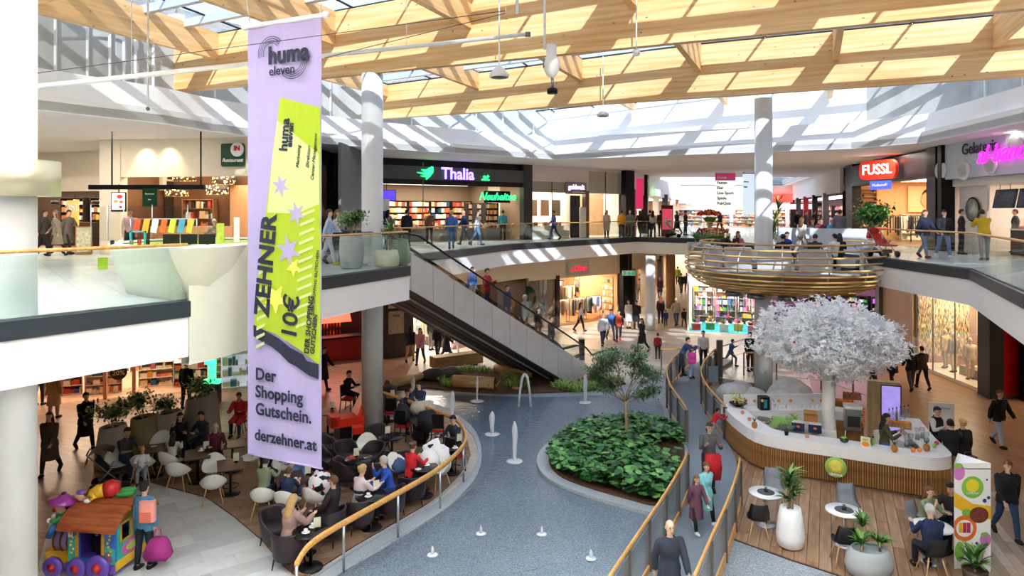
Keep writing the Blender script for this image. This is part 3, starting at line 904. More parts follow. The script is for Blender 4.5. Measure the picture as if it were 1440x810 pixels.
# jeweller
fj=Front('jeweller',(1.15,40.8),(7.4,46.2),H)
fj.box('fascia',0,0,3.6,fj.L,0.2,CEIL-H,PALEWALL);fj.box('bulkhead',0,0.02,2.85,fj.L,0.15,3.6,PALEWALL)
fj.box('pier',4.6,-0.12,0,4.95,0.2,3.0,mat('bronze_pier','#8d7a68',0.4,metal=0.5));fj.box('dark_door',3.6,0.25,0,4.5,0.3,2.7,DARKWALL)
fj.box('end_pier',fj.L,-0.4,0,fj.L+0.9,0.4,CEIL-H,BLACK)
fj.room(4,3.4,PALEWALL,mat('pale_floor','#dccfc0',0.4),PLASTER,lamps=(5,2),power=260,col=(1,0.9,0.8),lampm=LAMPC)
fj.panes(0.1,3.3,0.15,3.5,2,-0.03);fj.panes(5.0,fj.L,0.15,4.3,2,-0.03)
fj.box('window_plinth',0.1,0.05,0,3.3,0.9,0.5,PALEWALL)
sign_board('grey jeweller sign plate with glowing violet lettering',fj.P(3.75,-0.1,3.15),fj.rz,1.85,0.75,mat('plate_grey','#9c978f',0.5),[('goldwelt',0.42,mat('violet_soft','#b49cff',0.4,emit=1.5,var=0),0,0.06,dict(bold=0.01)),('JUWELEN & UHREN',0.12,PLASTER,0.2,-0.26,{})])
for k in range(3):
    t=thing('showcase','lit jewellery showcase in the pale shop window, %s from the left'%ords[k],'showcase',fj.P(0.7+k*1.0,0.5,0.5),fj.rz)
    mb=MB();mb.bb(-0.35,-0.2,0,0.35,0.2,0.3);mb.build('base',PALEWALL,t)
    mb=MB();mb.bb(-0.35,0.1,0.9,0.35,0.14,1.9);mb.build('back_panel',mat('champagne_panel','#e2c9a8',0.5),t)
    for i in range(4):
        mb=MB();mb.lathe([(0.05,0.3),(0.07,0.4),(0.05,0.52),(0.0,0.54)],8,(-0.25+i*0.16,0,0));mb.build('jewellery_bust',GOODS[(i+k)%3+7],t)
sign_board('white backlit poster beside the jeweller door',fj.P(3.0,1.05,1.45),fj.rz,0.8,2.4,mat('poster_lit','#fbf3ec',0.5,emit=0.5,var=0.05,scale=3),name='backlit_poster')
sign_board('narrow white stele poster by the jeweller entrance',fj.P(4.15,-0.3,1.0),fj.rz,0.55,1.9,PLASTER,name='poster_stele')
# far passage: shops on its left, end wall, shops on its right
fc=Front('passage_left',(8.1,46.6),(17.5,71),H)
fc.box('fascia',0,0,2.9,fc.L,0.2,CEIL-H,PALEWALL)
fc.room(4,2.9,TAN,SHOPFLOOR,PLASTER,lamps=(8,1),power=700,col=(1,0.85,0.7))
for k in range(5):
    fc.box('pier',k*5.0+0.2,-0.25,0,k*5.0+0.75,0.2,CEIL-H if k==1 else 3.2,[mat('magenta_pier','#b03a66',0.5),BLACK,PALEWALL,DARKWALL,PALEWALL][k])
    shelf_unit('stocked shop wall in the far passage, %s bay along its left side'%ords[k],fc.P(k*5.0+1.1,3.2),fc.rz,3.6,2.3,0.5,5,GOODS,SHELFW,70+k)
sign_board('tall pink shop sign on the left side of the far passage',fc.P(0.6,-0.5,2.9),fc.rz-PI/2+0.6,0.5,2.1,mat('pink_sign','#c6255a',0.4,emit=0.4),name='blade_sign')
sign_board('green lit shop sign hung in the far passage',fc.P(9,-0.4,3.2),fc.rz,2.4,0.5,mat('green_sign','#9fd8a8',0.4,emit=0.8),name='hanging_sign')
fe=Front('passage_end',(17.5,74),(36,70),H)
fe.box('end_fascia',0,0,2.6,fe.L,0.2,CEIL-H,CREAM)
fe.room(4,2.6,PALEWALL,SHOPFLOOR,PLASTER,lamps=(6,1),power=700,col=(0.95,0.85,0.9),lampm=LAMPC)
for k in range(6):
    shelf_unit('colourful far shop shelf across the end of the passage, %s from the left'%ords[k],fe.P(0.6+k*2.9,2.5),fe.rz,2.6,1.9,0.5,5,GOODS,SHELFW,80+k)
sign_board('red lit shop lettering board at the far end of the passage',fe.P(10.6,-0.3,3.1),fe.rz,3.0,0.85,mat('red_lit','#e8342e',0.4,emit=1.6,var=0.2,scale=3),name='lit_sign')
sign_board('long pink lit sign under the red board at the passage end',fe.P(11.4,-0.3,2.2),fe.rz,5.5,0.5,mat('pinkwhite_lit','#f6c9dd',0.4,emit=1.2,var=0.1),name='lit_sign')
fg=Front('passage_right',(29.5,72),(20.9,43.5),H)
fg.box('fascia',0,0,2.9,fg.L,0.2,CEIL-H,SOFFIT)
fg.room(3,2.9,DARKBROWN,SHOPFLOOR,SHELFD,lamps=(8,1),power=420,col=(1,0.75,0.8))
for k in range(5):
    fg.box('pier',k*5.8+0.2,-0.2,0,k*5.8+0.7,0.2,3.0,[BLACK,DARKWALL,mat('red_pier','#a01c22',0.5),BLACK,GREYMETAL][k])
    shelf_unit('dim stocked shop wall in the far passage, %s bay along its right side'%ords[k],fg.P(k*5.8+1.2,2.2),fg.rz,4.2,2.2,0.5,5,GOODS,SHELFD,90+k)
def hang_banner(label,px,py0,py1,wpx,d,head,body,lines):
    x=(px-720)/FPX*d;z1=CAMZ+(298-py0)/FPX*d;z0=CAMZ+(298-py1)/FPX*d;w_=wpx/FPX*d
    t=thing('hanging_banner',label,'banner',(x,d,z0))
    mb=MB();mb.bb(-w_/2,-0.012,0,w_/2,0.012,z1-z0);mb.build('cloth',body,t)
    if head:
        mb=MB();mb.bb(-w_/2-0.02,-0.02,(z1-z0)*0.83,w_/2+0.02,0.02,z1-z0);mb.build('header',head,t)
    mb=MB();mb.cyl((-w_/2,0,z1-z0),(w_/2,0,z1-z0),0.03,None,6)
    for q in (-1,1):mb.cyl((q*w_/2*0.9,0,z1-z0),(q*w_/2*0.9,0,max(z1-z0+0.2,CEIL-z0)),0.012,None,4)
    mb.build('hanging_bar',GREYMETAL,t)
    for k,(s_,m_) in enumerate(lines):
        text(s_,w_*(0.2 if k else 0.17),m_,t,(-w_*0.42,-0.03,(z1-z0)*((0.9 if head else 0.8)-k*0.125)),align='LEFT',bold=0.008)
    return t
INK=mat('ink_dark','#23262e',0.6,var=0)
hang_banner('white hanging banner with dark pink header in the far passage',1020,244,302,28,48,mat('banner_pink_glow','#a8325e',0.6,emit=0.25),mat('banner_white_glow','#f4f4f2',0.7,emit=0.35,var=0.01),[('Hussel',PLASTER),('Fasten',INK),('Eier',INK),('Live Sport',INK),('Spiele',INK),('PubQuiz',INK)])  # cloth and header emit a little to stand in for missing front light
hang_banner('pale blue hanging banner beside the round column in the far passage',1053,244,302,17,47,None,mat('banner_blue_glow','#cfe3ef',0.6,emit=0.35),[('News',mat('ink_teal','#5aa9c4',0.6)),('Info',mat('ink_teal2','#5aa9c4',0.6))])  # blue cloth also glows to brighten it; no lamp inside
t=thing('advertising_totem','dark red digital advertising totem in the far passage','totem',G(938,330,H) if False else ((938-720)/FPX*46.5,46.5,H))
mb=MB();mb.box((0,0,1.05),(0.8,0.16,2.1));mb.build('housing',mat('totem_red','#7c1f31',0.4),t)
mb=MB();mb.box((0,-0.09,1.15),(0.68,0.02,1.4));mb.build('screen',mat('totem_screen','#b23a4d',0.3,emit=0.5,var=0.3,scale=3),t)
for q in (-0.14,0.14):
    mb=MB();mb.box((q,-0.105,0.95),(0.22,0.01,0.5));mb.build('picture',PLASTER,t)
# fashion shop with black portal, upper right
ff=Front('fashion_shop',(20.3,41.3),(18.15,29.1),H)
ff.box('portal_post',0,-0.1,0,1.2,0.4,CEIL-H,BLACK);ff.box('portal_post',ff.L-0.9,-0.1,0,ff.L,0.4,CEIL-H,BLACK);ff.box('portal_beam',0,-0.1,3.15,ff.L,0.4,CEIL-H-0.12,BLACK)
ff.room(7,3.5,mat('apricot_wall','#d9a878',0.6),SHOPFLOOR,SOFFIT,x0=0.2,lamps=(5,3),power=620,col=(1,0.78,0.52))
sg=sign_board('red rounded fashion shop sign with white capitals',ff.P(7.5,-0.75,3.75),ff.rz+0.5,2.2,0.95,mat('sign_redorange','#e03a26',0.4,emit=0.12),[('FUSSL',0.7,mat('white_lit','#ffffff',0.4,emit=1.2,var=0),0,0,dict(bold=0.006))],r=0.34,th=0.2)
sign_board('small blue plate under the red fashion shop sign',ff.P(7.7,-0.7,2.98),ff.rz+0.5,1.25,0.42,mat('sign_blue','#3b4fd0',0.4,emit=0.7),[('Modestraße',0.2,PLASTER,0,0,{})])
for k in range(4):
    clothing_rack('clothing rack in the apricot fashion shop, %s from the left'%ords[k],ff.P(2.2+k*1.3,1.0+1.25*k),ff.rz+PI/2-0.3,1.6,1.45,12,[CLOTH[i] for i in (0,3,4,8,2)] if k!=2 else [mat('lime_cloth','#9cc43a',0.8),CLOTH[0]],100+k)
t=thing('picture_panel','large portrait poster of dark hair in profile inside the fashion shop','poster',ff.P(0.45,4.4,2.1),ff.rz+PI/2)
mb=MB();mb.box((0,0,0.3),(2.4,0.05,1.5));mb.build('print',mat('poster_apricot','#e7b98c',0.6),t)
mb=MB();mb.X=Matrix.Translation((0,-0.04,0.35))@Matrix.Diagonal((1,0.05,1,1));mb.ball((0.15,0,0.15),(0.62,0.3,0.5));mb.tube([(0.5,0,0.3),(0.8,0,-0.1),(0.7,0,-0.6)],[0.35,0.3,0.1]);mb.build('hair',DARKBROWN,t)
mb=MB();mb.X=Matrix.Translation((0,-0.06,0.35))@Matrix.Diagonal((1,0.05,1,1));mb.ball((-0.18,0,-0.1),(0.36,0.3,0.46));mb.build('face',mat('poster_skin','#d99c74',0.6),t)
t=shelf_unit('ladder-like wooden shelf at the left side of the fashion shop',ff.P(0.8,0.5),ff.rz+PI/2,0.9,3.0,0.3,12,[GOODS[1],GOODS[9]],SHELFWOOD,110,0.4)
shelf_unit('shelf of folded green and white knitwear in the fashion shop',ff.P(0.9,2.7),ff.rz+PI/2,3.4,1.5,0.45,4,[mat('lime_cloth','#9cc43a',0.8),CLOTH[0],CLOTH[8],CLOTH[1]],SHELFW,111)
for k in range(6):
    t=thing('framed_picture','small dark picture frame on the fashion shop pillar, %s'%['top left','top right','middle left','middle right','bottom left','bottom right'][k],'picture',ff.P(9.6+(k%2)*0.55,1.0,1.9-(k//2)*0.55),ff.rz)
    mb=MB();mb.box((0,0,0),(0.42,0.03,0.42));mb.build('frame',BLACK,t);mb=MB();mb.box((0,-0.02,0),(0.3,0.01,0.3));mb.build('print',GOODS[3],t)
ff.box('inner_pillar',9.2,1.05,0,10.6,1.5,3.4,PALEWALL)
# ice cream parlour, far right
fi=Front('ice_cream_parlour',(18.1,28.8),(16.9,13.5),H)
fi.box('fascia',0.3,0.0,3.0,fi.L,0.3,CEIL-H,mat('ice_blue','#c9d2d9',0.6,var=0.02))
fi.box('end_pier',0,-0.15,0,0.3,0.4,CEIL-H,BLACK)
fi.box('bulkhead',0.3,0.3,2.7,fi.L,1.8,3.0,PALEWALL)
fi.room(4.2,3.0,PALEWALL,mat('parlour_floor','#b9a58f',0.4),PLASTER,lamps=(5,2),power=420,col=(1,0.9,0.78),lampm=LAMPC)
NEONPINK=mat('magenta_neon','#e21fd2',0.4,emit=1.1,var=0)
tg=thing('shop_sign','ice cream parlour lettering, dark serif word over magenta neon script','sign',fi.P(2.6,-0.05,3.9),fi.rz)
text('Gelateria',0.62,INK,tg,(0.2,-0.03,0.2),bold=0.006,name='dark_lettering')
text('al-bano',0.95,NEONPINK,tg,(1.6,-0.12,-0.12),shear=0.35,bold=0.004,name='neon_script',ext=0.02)
for k,(px,py) in enumerate(((1325,240),(1357,240),(1395,231),(1430,205))):
    y_=fi.P(0,0).y
    best=min((i*0.05 for i in range(300)),key=lambda q:abs(fi.P(q,0).x/fi.P(q,0).y-(px-720)/FPX))
    p=fi.P(best,-0.03);z=CAMZ+(298-py)/FPX*p.y
    t=thing('round_speaker','round white disc on the parlour fascia, %s from the left'%ords[k],'speaker',(p.x,p.y,z),fi.rz)
    mb=MB();mb.X=Matrix.Rotation(PI/2,4,'X');mb.lathe([(0.0,-0.02),(0.36,-0.02),(0.38,0.02),(0.36,0.09),(0.0,0.1)],24,smooth=False);mb.build('disc',PLASTER,t)
    mb=MB();mb.X=Matrix.Rotation(PI/2,4,'X');mb.lathe([(0.3,0.1),(0.32,0.11),(0.34,0.1)],24);mb.build('rim',WHITEMETAL,t)
for k,x in enumerate((2.9,4.3)):
    t=thing('menu_screen','black menu screen hanging over the parlour counter, %s one'%('left','right')[k],'screen',fi.P(x,0.8,2.15),fi.rz)
    mb=MB();mb.box((0,0,0),(1.25,0.06,0.72),rx=-0.2);mb.build('housing',BLACK,t)
    mb=MB();mb.box((0,-0.035,0),(1.17,0.01,0.64),rx=-0.2);mb.build('picture',mat('dark_screen','#252a3a',0.25,emit=0.25,var=0.4,scale=6),t)
    mb=MB();mb.cyl((-0.3,0,0.3),(-0.3,0,0.85),0.012,None,5);mb.cyl((0.3,0,0.3),(0.3,0,0.85),0.012,None,5);mb.build('hanger',BLACK,t)
t=thing('wall_plaque','round cream and brown picture plaque on the parlour wall','plaque',fi.P(1.4,0.5,1.75),fi.rz)
mb=MB();mb.X=Matrix.Rotation(PI/2,4,'X');mb.lathe([(0,0),(0.46,0),(0.5,0.03),(0.46,0.05),(0,0.05)],24);mb.build('rim',DARKBROWN,t)
mb=MB();mb.X=Matrix.Rotation(PI/2,4,'X');mb.lathe([(0,0.05),(0.43,0.055),(0,0.06)],24);mb.build('print',mat('plaque_print','#d7c9b4',0.6,var=0.4,scale=5),t)
fi.box('partition',0.35,0.55,0,2.2,0.65,2.7,PALEWALL)
t=thing('ice_cream_counter','long ice cream counter with curved glass in the parlour','counter',fi.P(2.4,1.3),fi.rz)
mb=MB();mb.bb(0,0,0,8,0.9,0.95);mb.build('body',mat('counter_dark','#2c2f33',0.4),t)
mb=MB();mb.bb(0,-0.03,0.95,8,0.93,1.0);mb.build('worktop',STEEL,t)
for i in range(5):
    mb=MB();mb.loft([[(i*1.6+0.02,-0.02,1.0),(i*1.6+0.02,0.1,1.35),(i*1.6+0.02,0.5,1.45)],[((i+1)*1.6-0.02,-0.02,1.0),((i+1)*1.6-0.02,0.1,1.35),((i+1)*1.6-0.02,0.5,1.45)]],False,False);mb.build('glass_hood',SHOPGLASS,t)
    for j in range(4):
        mb=MB();mb.ball((i*1.6+0.25+j*0.38,0.4,1.03),(0.16,0.3,0.1),8,5);mb.build('ice_cream_tub',GOODS[(i*3+j)%12],t)
for k in range(3):
    shelf_unit('white parlour shelf with jars and cups, %s from the left'%ords[k],fi.P(4.6+k*2.4,3.7,0.9),fi.rz,2.0,1.5,0.35,4,[GOODS[i] for i in (1,3,8,5,0)],SHELFW,120+k)
# ============ LOWER FLOOR ============
# accessories shop, lower left
la=Front('accessory_shop',(-20,24.2),(-10.4,28.2),0)
la.box('fascia',0,0,3.3,la.L,0.2,4.5,PALEWALL)
la.room(5,3.3,mat('rose_wall','#d8b5a0',0.6),mat('la_floor','#b08d72',0.45),PLASTER,lamps=(7,2),power=520,col=(1,0.78,0.58))
la.panes(4.9,5.75,0.1,3.2,1);la.box('door_post',4.78,-0.08,0,4.9,0.1,3.3,mat('salmon_post','#e0a58c',0.5));la.box('door_post',5.75,-0.08,0,5.87,0.1,3.3,mat('salmon_post','#e0a58c',0.5))
PASTEL=[GOODS[i] for i in (1,3,7,8,11,0,8,1)]
for k in range(6):
    shelf_unit('pale shelf of accessories at the back of the pink shop, %s from the left'%ords[k],la.P(0.4+k*1.62,4.5),la.rz,1.5,2.4,0.4,7,PASTEL,SHELFW,130+k)
for k,(x,y) in enumerate(((1.5,1.0),(3.2,1.2),(4.6,0.9),(6.4,1.4),(7.7,0.9),(3.9,2.8),(6.9,2.9))):
    shelf_unit('low white gift stand, %s in the pink accessory shop'%('%s along its front'%ords[k] if k<5 else ['left one further back','right one further back'][k-5]),la.P(x-0.6,y),la.rz,1.3,1.0,0.5,3,PASTEL+BOOKS,SHELFW,140+k,0.95,name='gift_stand')
t=thing('round_sign','round black discount sign on the glass of the pink shop','sign',la.P(5.3,-0.06,1.0),la.rz)
mb=MB();mb.X=Matrix.Rotation(PI/2,4,'X');mb.lathe([(0,0),(0.29,0),(0.29,0.03),(0,0.03)],28);mb.build('disc',DARKBROWN,t)
text('20%',0.25,mat('sign_pale','#e8c9b8',0.5),t,(0,-0.05,-0.02),bold=0.004)
shelf_unit('spinning rack of sunglasses and jewellery by the shop entrance',la.P(8.6,0.5),la.rz,0.9,2.4,0.4,9,[GOODS[i] for i in (9,4,1,11)],SHELFW,150)
for k in range(2):
    shelf_unit('brightly lit white glass vitrine at the right end of the pink shop, %s'%('left one','right one')[k],la.P(9.4+k*1.25-0.5,-0.1),la.rz,1.15,2.6,0.4,6,[GOODS[8],GOODS[3],GOODS[10]],mat('vitrine_lit','#dfe3ea',0.4,emit=0.1),152+k,0.95)
t=thing('information_sign','glowing green three dimensional letter i standing before the pink shop','sign',G(298,566))
gl=mat('green_i','#35e07c',0.4,emit=1.4,var=0)
t.location.z=0.72
mb=MB()
for a in ((-0.06,0.04,0.5,0.14),(-0.14,0.0,0.28,0.84),(0.0,0.0,0.56,0.14)):pass
mb.bb(-0.1,-0.1,0.05,0.12,0.1,0.86);mb.bb(-0.24,-0.1,0.72,0.12,0.1,0.86);mb.bb(-0.28,-0.1,0.0,0.3,0.1,0.15);mb.build('letter',gl,t);mb=MB();mb.ball((0.0,0,1.08),(0.16,0.12,0.16));mb.build('letter_dot',gl,t)
mb=MB();mb.bb(-0.3,-0.15,-0.9,0.3,0.15,0.0);mb.build('plinth',DARKWALL,t)
# red bar
lb=Front('red_bar',(-10.3,30.6),(-6.2,33.1),0)
lb.box('fascia',0,0,3.1,lb.L,0.2,4.5,BLACK)
lb.room(4,3.2,mat('bar_wall','#2b1210',0.6),mat('bar_floor','#4a332a',0.4),BLACK,lamps=(3,1),power=130,col=(1,0.6,0.45))
REDLIT=mat('red_strip','#ff3a24',0.4,emit=1.5,var=0)
t=thing('bar_counter','red fronted bar counter with dark top in the red lit bar','bar counter',lb.P(0.9,0.9),lb.rz)
mb=MB();mb.bb(0,0,0,3.1,0.6,1.05);mb.build('body',mat('bar_red','#a81f1a',0.4),t);mb=MB();mb.bb(-0.05,-0.08,1.05,3.15,0.68,1.13);mb.build('worktop',BLACK,t)
t=thing('back_bar','bottle shelves under a red light canopy behind the bar','shelf',lb.P(0.7,3.2),lb.rz)
for k in range(3):
    mb=MB();mb.bb(0,0,0.75+k*0.4,3.2,0.4,0.78+k*0.4);mb.build('shelf',SHELFD,t)
mb=MB();mb.loft([[(0,-1.0,1.62),(0,-0.3,1.8),(0,-0.3,2.2),(0,-0.6,2.2)],[(3.2,-1.0,1.62),(3.2,-0.3,1.8),(3.2,-0.3,2.2),(3.2,-0.6,2.2)]],True,True,False);mb.build('light_canopy',REDLIT,t)
bt=MB();bt.lathe([(0.035,0),(0.035,0.2),(0.013,0.26),(0.013,0.32)],8)
bms=[bt.mesh('bottle',m_) for m_ in (GOODS[9],GOODS[6],GOODS[5],GOODS[1])]
for k in range(36):
    o=put('bottle',bms[k%4],None,lb.P(0.85+(k%18)*0.165,3.3,0.786+0.4*(k//18)),0);tag(o,'bottle standing on the shelves behind the red bar','bottle','bottles behind the red bar')
# pier with posters
lp=Front('poster_pier',(-6.2,33.1),(-4.9,33.9),0)
lp.box('pier',0,0,0,lp.L,0.6,4.5,mat('pier_brown','#33281f',0.5))
for k,(x,z,h_) in enumerate(((0.5,2.9,0.9),(0.5,1.75,1.1))):
    sign_board('cream menu poster on the dark pier beside the red bar, %s one'%('upper','lower')[k],lp.P(x+0.1,-0.03,z),lp.rz,0.8,h_,mat('menu_cream%d'%k,['#cdb9a4','#a98f78'][k],0.6,var=0.2,scale=7),[('Menü',0.16,INK,0,h_*0.3,{})],name='menu_poster')
# bright boutique and dim shops behind the escalators
lq=Front('boutique',(-4.9,33.9),(-3.0,35.4),0)
lq.box('fascia',0,0,3.3,lq.L,0.2,4.5,BLACK);lq.room(2.5,3.3,PLASTER,mat('lq_floor','#d8cbb8',0.4),PLASTER,lamps=(3,1),power=300,col=(1,0.92,0.8),lampm=LAMPC)
clothing_rack('rack of pale clothes in the bright boutique window',lq.P(0.4,1.3),lq.rz,1.5,1.6,10,[CLOTH[i] for i in (0,8,1,3)],160)
lr=Front('arcade_shop',(-3.0,35.4),(1.0,40.9),0)
lr.box('fascia',0,0,3.2,lr.L,0.2,4.5,BEIGE);lr.room(4,3.2,DARKBROWN,SHOPFLOOR,SHELFD,lamps=(3,2),power=150)
for k in range(3):
    shelf_unit('dim stocked shelf in the arcade shop behind the escalators, %s from the left'%ords[k],lr.P(0.5+k*2.0,3.4),lr.rz,1.8,2.2,0.4,5,GOODS,SHELFD,165+k)
# clothes shop with green wall disc
lo_=Front('clothes_shop',(1.0,40.9),(7.3,46.2),0)
lo_.box('fascia',0,0,3.0,lo_.L,0.2,4.5,BEIGE)
lo_.room(5,3.1,TAN,SHOPFLOOR,SOFFIT,x0=2.3,lamps=(4,2),power=480,col=(1,0.76,0.5))
lo_.box('window_back',0,1.6,0,2.3,1.7,3.0,mat('window_back','#d8d5c2',0.6));lo_.panes(0,2.3,0.1,3.0,2)
lo_.box('portal',2.25,-0.1,0,2.5,0.3,3.2,DARKBROWN);lo_.box('end_pier',lo_.L,-0.3,0,lo_.L+0.9,0.4,4.5,BLACK)
t=thing('wall_disc','round green moss disc on the pale shop window wall','wall decoration',lo_.P(1.25,1.57,1.75),lo_.rz)
mb=MB();mb.X=Matrix.Rotation(PI/2,4,'X');mb.lathe([(0,0),(0.72,0),(0.72,0.06),(0,0.09)],28);mb.build('moss',mat('moss_green','#2f7a45',0.9,var=0.3,scale=14),t)
sb=sign_board('grey sign plate with red script lettering over the clothes shop',lo_.P(4.1,-0.15,3.55),lo_.rz,1.9,0.75,mat('plate_taupe','#b9b2a6',0.5),[('s.Oliver',0.46,mat('red_script','#d8203a',0.4,emit=0.5),0,0,dict(shear=0.3,bold=0.014))])
for k in range(6):
    clothing_rack('clothing rack in the warm lit clothes shop, %s'%(['front left','front middle','front right','back left','back middle','back right'][k]),lo_.P(2.8+(k%3)*1.6,1.0+(k//3)*2.4),lo_.rz,1.35,1.5+0.5*(k//3),11,CLOTH,170+k)
shelf_unit('wooden wall shelf of folded clothes at the back of the clothes shop',lo_.P(3.0,4.5),lo_.rz,4.4,2.3,0.4,5,CLOTH,SHELFWOOD,178)
shelf_unit('tall wall shelf of folded clothes on the right side of the clothes shop',lo_.P(lo_.L-0.15,4.3),lo_.rz-PI/2,3.8,2.7,0.4,6,CLOTH,SHELFWOOD,179)
# passage of the lower floor
for k,(px,py,r_,m_,h_) in enumerate(((916,465,0.29,CONC,4.5),(944.5,434,0.34,TAN,4.5))):
    p=G(px,py);mb=MB();mb.lathe([(r_,0),(r_,h_)],24);o=mb.build('column',m_,None,(p.x,p.y+r_,0));o['kind']='structure'
lc=Front('lower_passage_left',(8.2,46.6),(17.0,72),0)
lc.box('fascia',0,0,3.0,lc.L,0.2,4.5,BEIGE);lc.room(3.5,3.0,TAN,SHOPFLOOR,SOFFIT,lamps=(8,1),power=500)
for k in range(5):
    lc.box('pier',k*5+0.1,-0.2,0,k*5+0.8,0.2,3.2,[BLACK,PALEWALL,TAN,DARKWALL,PALEWALL][k])
    shelf_unit('stocked wall in the lower passage shops, %s bay along the left'%ords[k],lc.P(k*5+1.2,2.8),lc.rz,3.4,2.3,0.4,5,GOODS,SHELFWOOD,180+k)
le=Front('lower_passage_end',(15,74),(36,70),0)
le.box('fascia',0,0,3.0,le.L,0.2,4.5,PALEWALL);le.room(3.5,3.0,PALEWALL,SHOPFLOOR,PLASTER,lamps=(6,1),power=600,lampm=LAMPC)
t=thing('exit_sign','white and green double exit sign hanging at the lower passage','sign',((884-720)/FPX*44,44,CAMZ-(384-298)/FPX*44))
mb=MB();mb.box((0,0,0),(0.85,0.06,0.32));mb.build('panel',PLASTER,t)
for q in (-0.26,0.05,0.3):
    mb=MB();mb.box((q,-0.035,0),(0.2,0.01,0.22));mb.build('pictogram_field',mat('exit_green','#2b8f63',0.5,emit=0.4),t)
mb=MB();mb.cyl((0,0,0.16),(0,0,4.5-t.location.z),0.015,None,5);mb.build('hanger',GREYMETAL,t)
# toy shop behind glass
lt=Front('toy_shop',(10.5,40.9),(14.6,39.6),0)
lt.box('fascia',0,0,3.4,lt.L,0.2,4.5,PALEWALL);lt.panes(0,lt.L,0.05,3.3,3)
lt.room(4,3.4,PALEWALL,mat('teal_carpet','#2aa3ad',0.8),PLASTER,lamps=(3,2),power=260,col=(1,0.92,0.85),lampm=LAMPC)
BRIGHT=[mat('toy_%d'%i,c,0.45) for i,c in enumerate(['#e0302e','#f4c531','#2a6fd0','#25a45a','#f07fb0','#18191c','#f3f1ea','#b06ad0'])]
for k in range(3):
    shelf_unit('shelf of bright toys at the back of the glazed toy shop, %s from the left'%ords[k],lt.P(0.2+k*1.35,3.5),lt.rz,1.25,2.4,0.4,6,BRIGHT+CLOTH,mat('shelf_sand','#b9a68e',0.6),190+k)
for k in range(5):
    display_table('low stand of bright toys inside the toy shop window, %s from the left'%ords[k],lt.P(0.5+k*0.8,0.7+0.5*(k%2)),lt.rz,0.6,0.5,0.45,BRIGHT,SHELFW,BRIGHT[(k*3)%8],195+k,14)
for k in range(4):
    clothing_rack('short rack of pastel children clothes in the toy shop window, %s from the left'%ords[k],lt.P(0.35+k*0.95,2.4),lt.rz,0.75,1.9,5,[CLOTH[0],CLOTH[5],BRIGHT[4],CLOTH[6]],200+k)
# violet lit shop under the round lounge, beige panel, sport shop, red panel
lv=Front('violet_shop',(14.7,39.5),(18.6,34.3),0)
lv.box('fascia',0,0,3.2,lv.L,0.2,4.5,DARKWALL);lv.room(4,3.3,mat('violet_wall','#5a4058',0.6),SHOPFLOOR,BLACK,lamps=(3,2),power=180,col=(1,0.6,0.8))
for k in range(3):
    shelf_unit('perfume shelf in the violet lit shop, %s from the left'%ords[k],lv.P(0.5+k*1.9,3.5),lv.rz,1.7,2.4,0.4,6,BRIGHT,SHELFD,205+k)
lw=Front('beige_panel',(18.6,34.3),(18.65,31.8),0)
lw.box('panel',0,0,0,lw.L,0.2,4.5,mat('beige_gloss','#c7ab90',0.3,var=0.05,scale=1.5));lw.box('pier',-0.3,-0.2,0,0.05,0.3,4.5,GREYMETAL)
ls=Front('sport_shop',(18.65,31.8),(18.45,26.9),0)
ls.box('fascia',0,0,3.7,ls.L,0.2,4.5,TAN);ls.room(3.2,3.7,mat('sport_wall','#a07c5c',0.6),mat('ls_floor','#c39a74',0.5),SOFFIT,lamps=(3,2),power=230,col=(1,0.78,0.5))
ls.panes(0.05,ls.L-0.05,0.15,3.65,3);ls.box('window_plinth',0,0.03,0,ls.L,1.4,0.16,PALEWALL)
FOREST=bpy.data.materials.new('forest_print');FOREST.use_nodes=True
_n=FOREST.node_tree;_b=_n.nodes['Principled BSDF'];_w=_n.nodes.new('ShaderNodeTexNoise');_m=_n.nodes.new('ShaderNodeMapping');_m.inputs['Scale'].default_value=(7,7,0.9);_t=_n.nodes.new('ShaderNodeTexCoord')
_r=_n.nodes.new('ShaderNodeValToRGB');_r.color_ramp.elements[0].position=0.42;_r.color_ramp.elements[0].color=hx('#1d1a14')+(1,);_r.color_ramp.elements[1].position=0.62;_r.color_ramp.elements[1].color=hx('#f2dca6')+(1,)
_n.links.new(_t.outputs['Object'],_m.inputs[0]);_n.links.new(_m.outputs[0],_w.inputs['Vector']);_n.links.new(_w.outputs['Fac'],_r.inputs[0]);_n.links.new(_r.outputs[0],_b.inputs['Base Color'])
t=thing('backdrop_print','large forest photo print behind the sport shop mannequins','poster',ls.P(0.2,1.3,2.0),ls.rz+PI/2);mb=MB();mb.box((0,0,0),(2.3,0.05,3.0));mb.build('print',FOREST,t)
shelf_unit('shelf of folded white shirts at the right of the sport shop window',ls.P(2.6,1.3,1.9),ls.rz+0.9,1.2,1.4,0.4,5,[CLOTH[8],CLOTH[0]],SHELFW,210)
t=thing('display_plinth','low grey plinth with shoes in the sport shop window','plinth',ls.P(3.2,1.05,0.16),ls.rz);mb=MB();mb.bb(-0.9,-0.3,0,0.9,0.3,0.4);mb.build('block',mat('plinth_grey','#8d8474',0.6),t)
for k in range(4):
    mb=MB();mb.ball((-0.6+k*0.4,0,0.45),(0.06,0.14,0.06),8,5);mb.build('shoe',[BRIGHT[0],CLOTH[8],CLOTH[3],GOODS[5]][k],t)
lx=Front('red_panel',(18.45,26.9),(18.3,26.0),0);lx.box('pier',0,-0.1,0,lx.L,0.4,4.5,BLACK)
ly=Front('red_gloss',(18.3,26.0),(19.4,26.15),0);ly.box('red_panel',0,0,0.02,ly.L,0.1,4.4,mat('red_gloss','#9c1410',0.12,var=0.2,scale=1.5,coat=0.6));ly.box('base',0,-0.02,0,ly.L,0.1,0.12,DARKBROWN)
lz=Front('corner_shop',(19.6,26.0),(20.4,14.0),0)
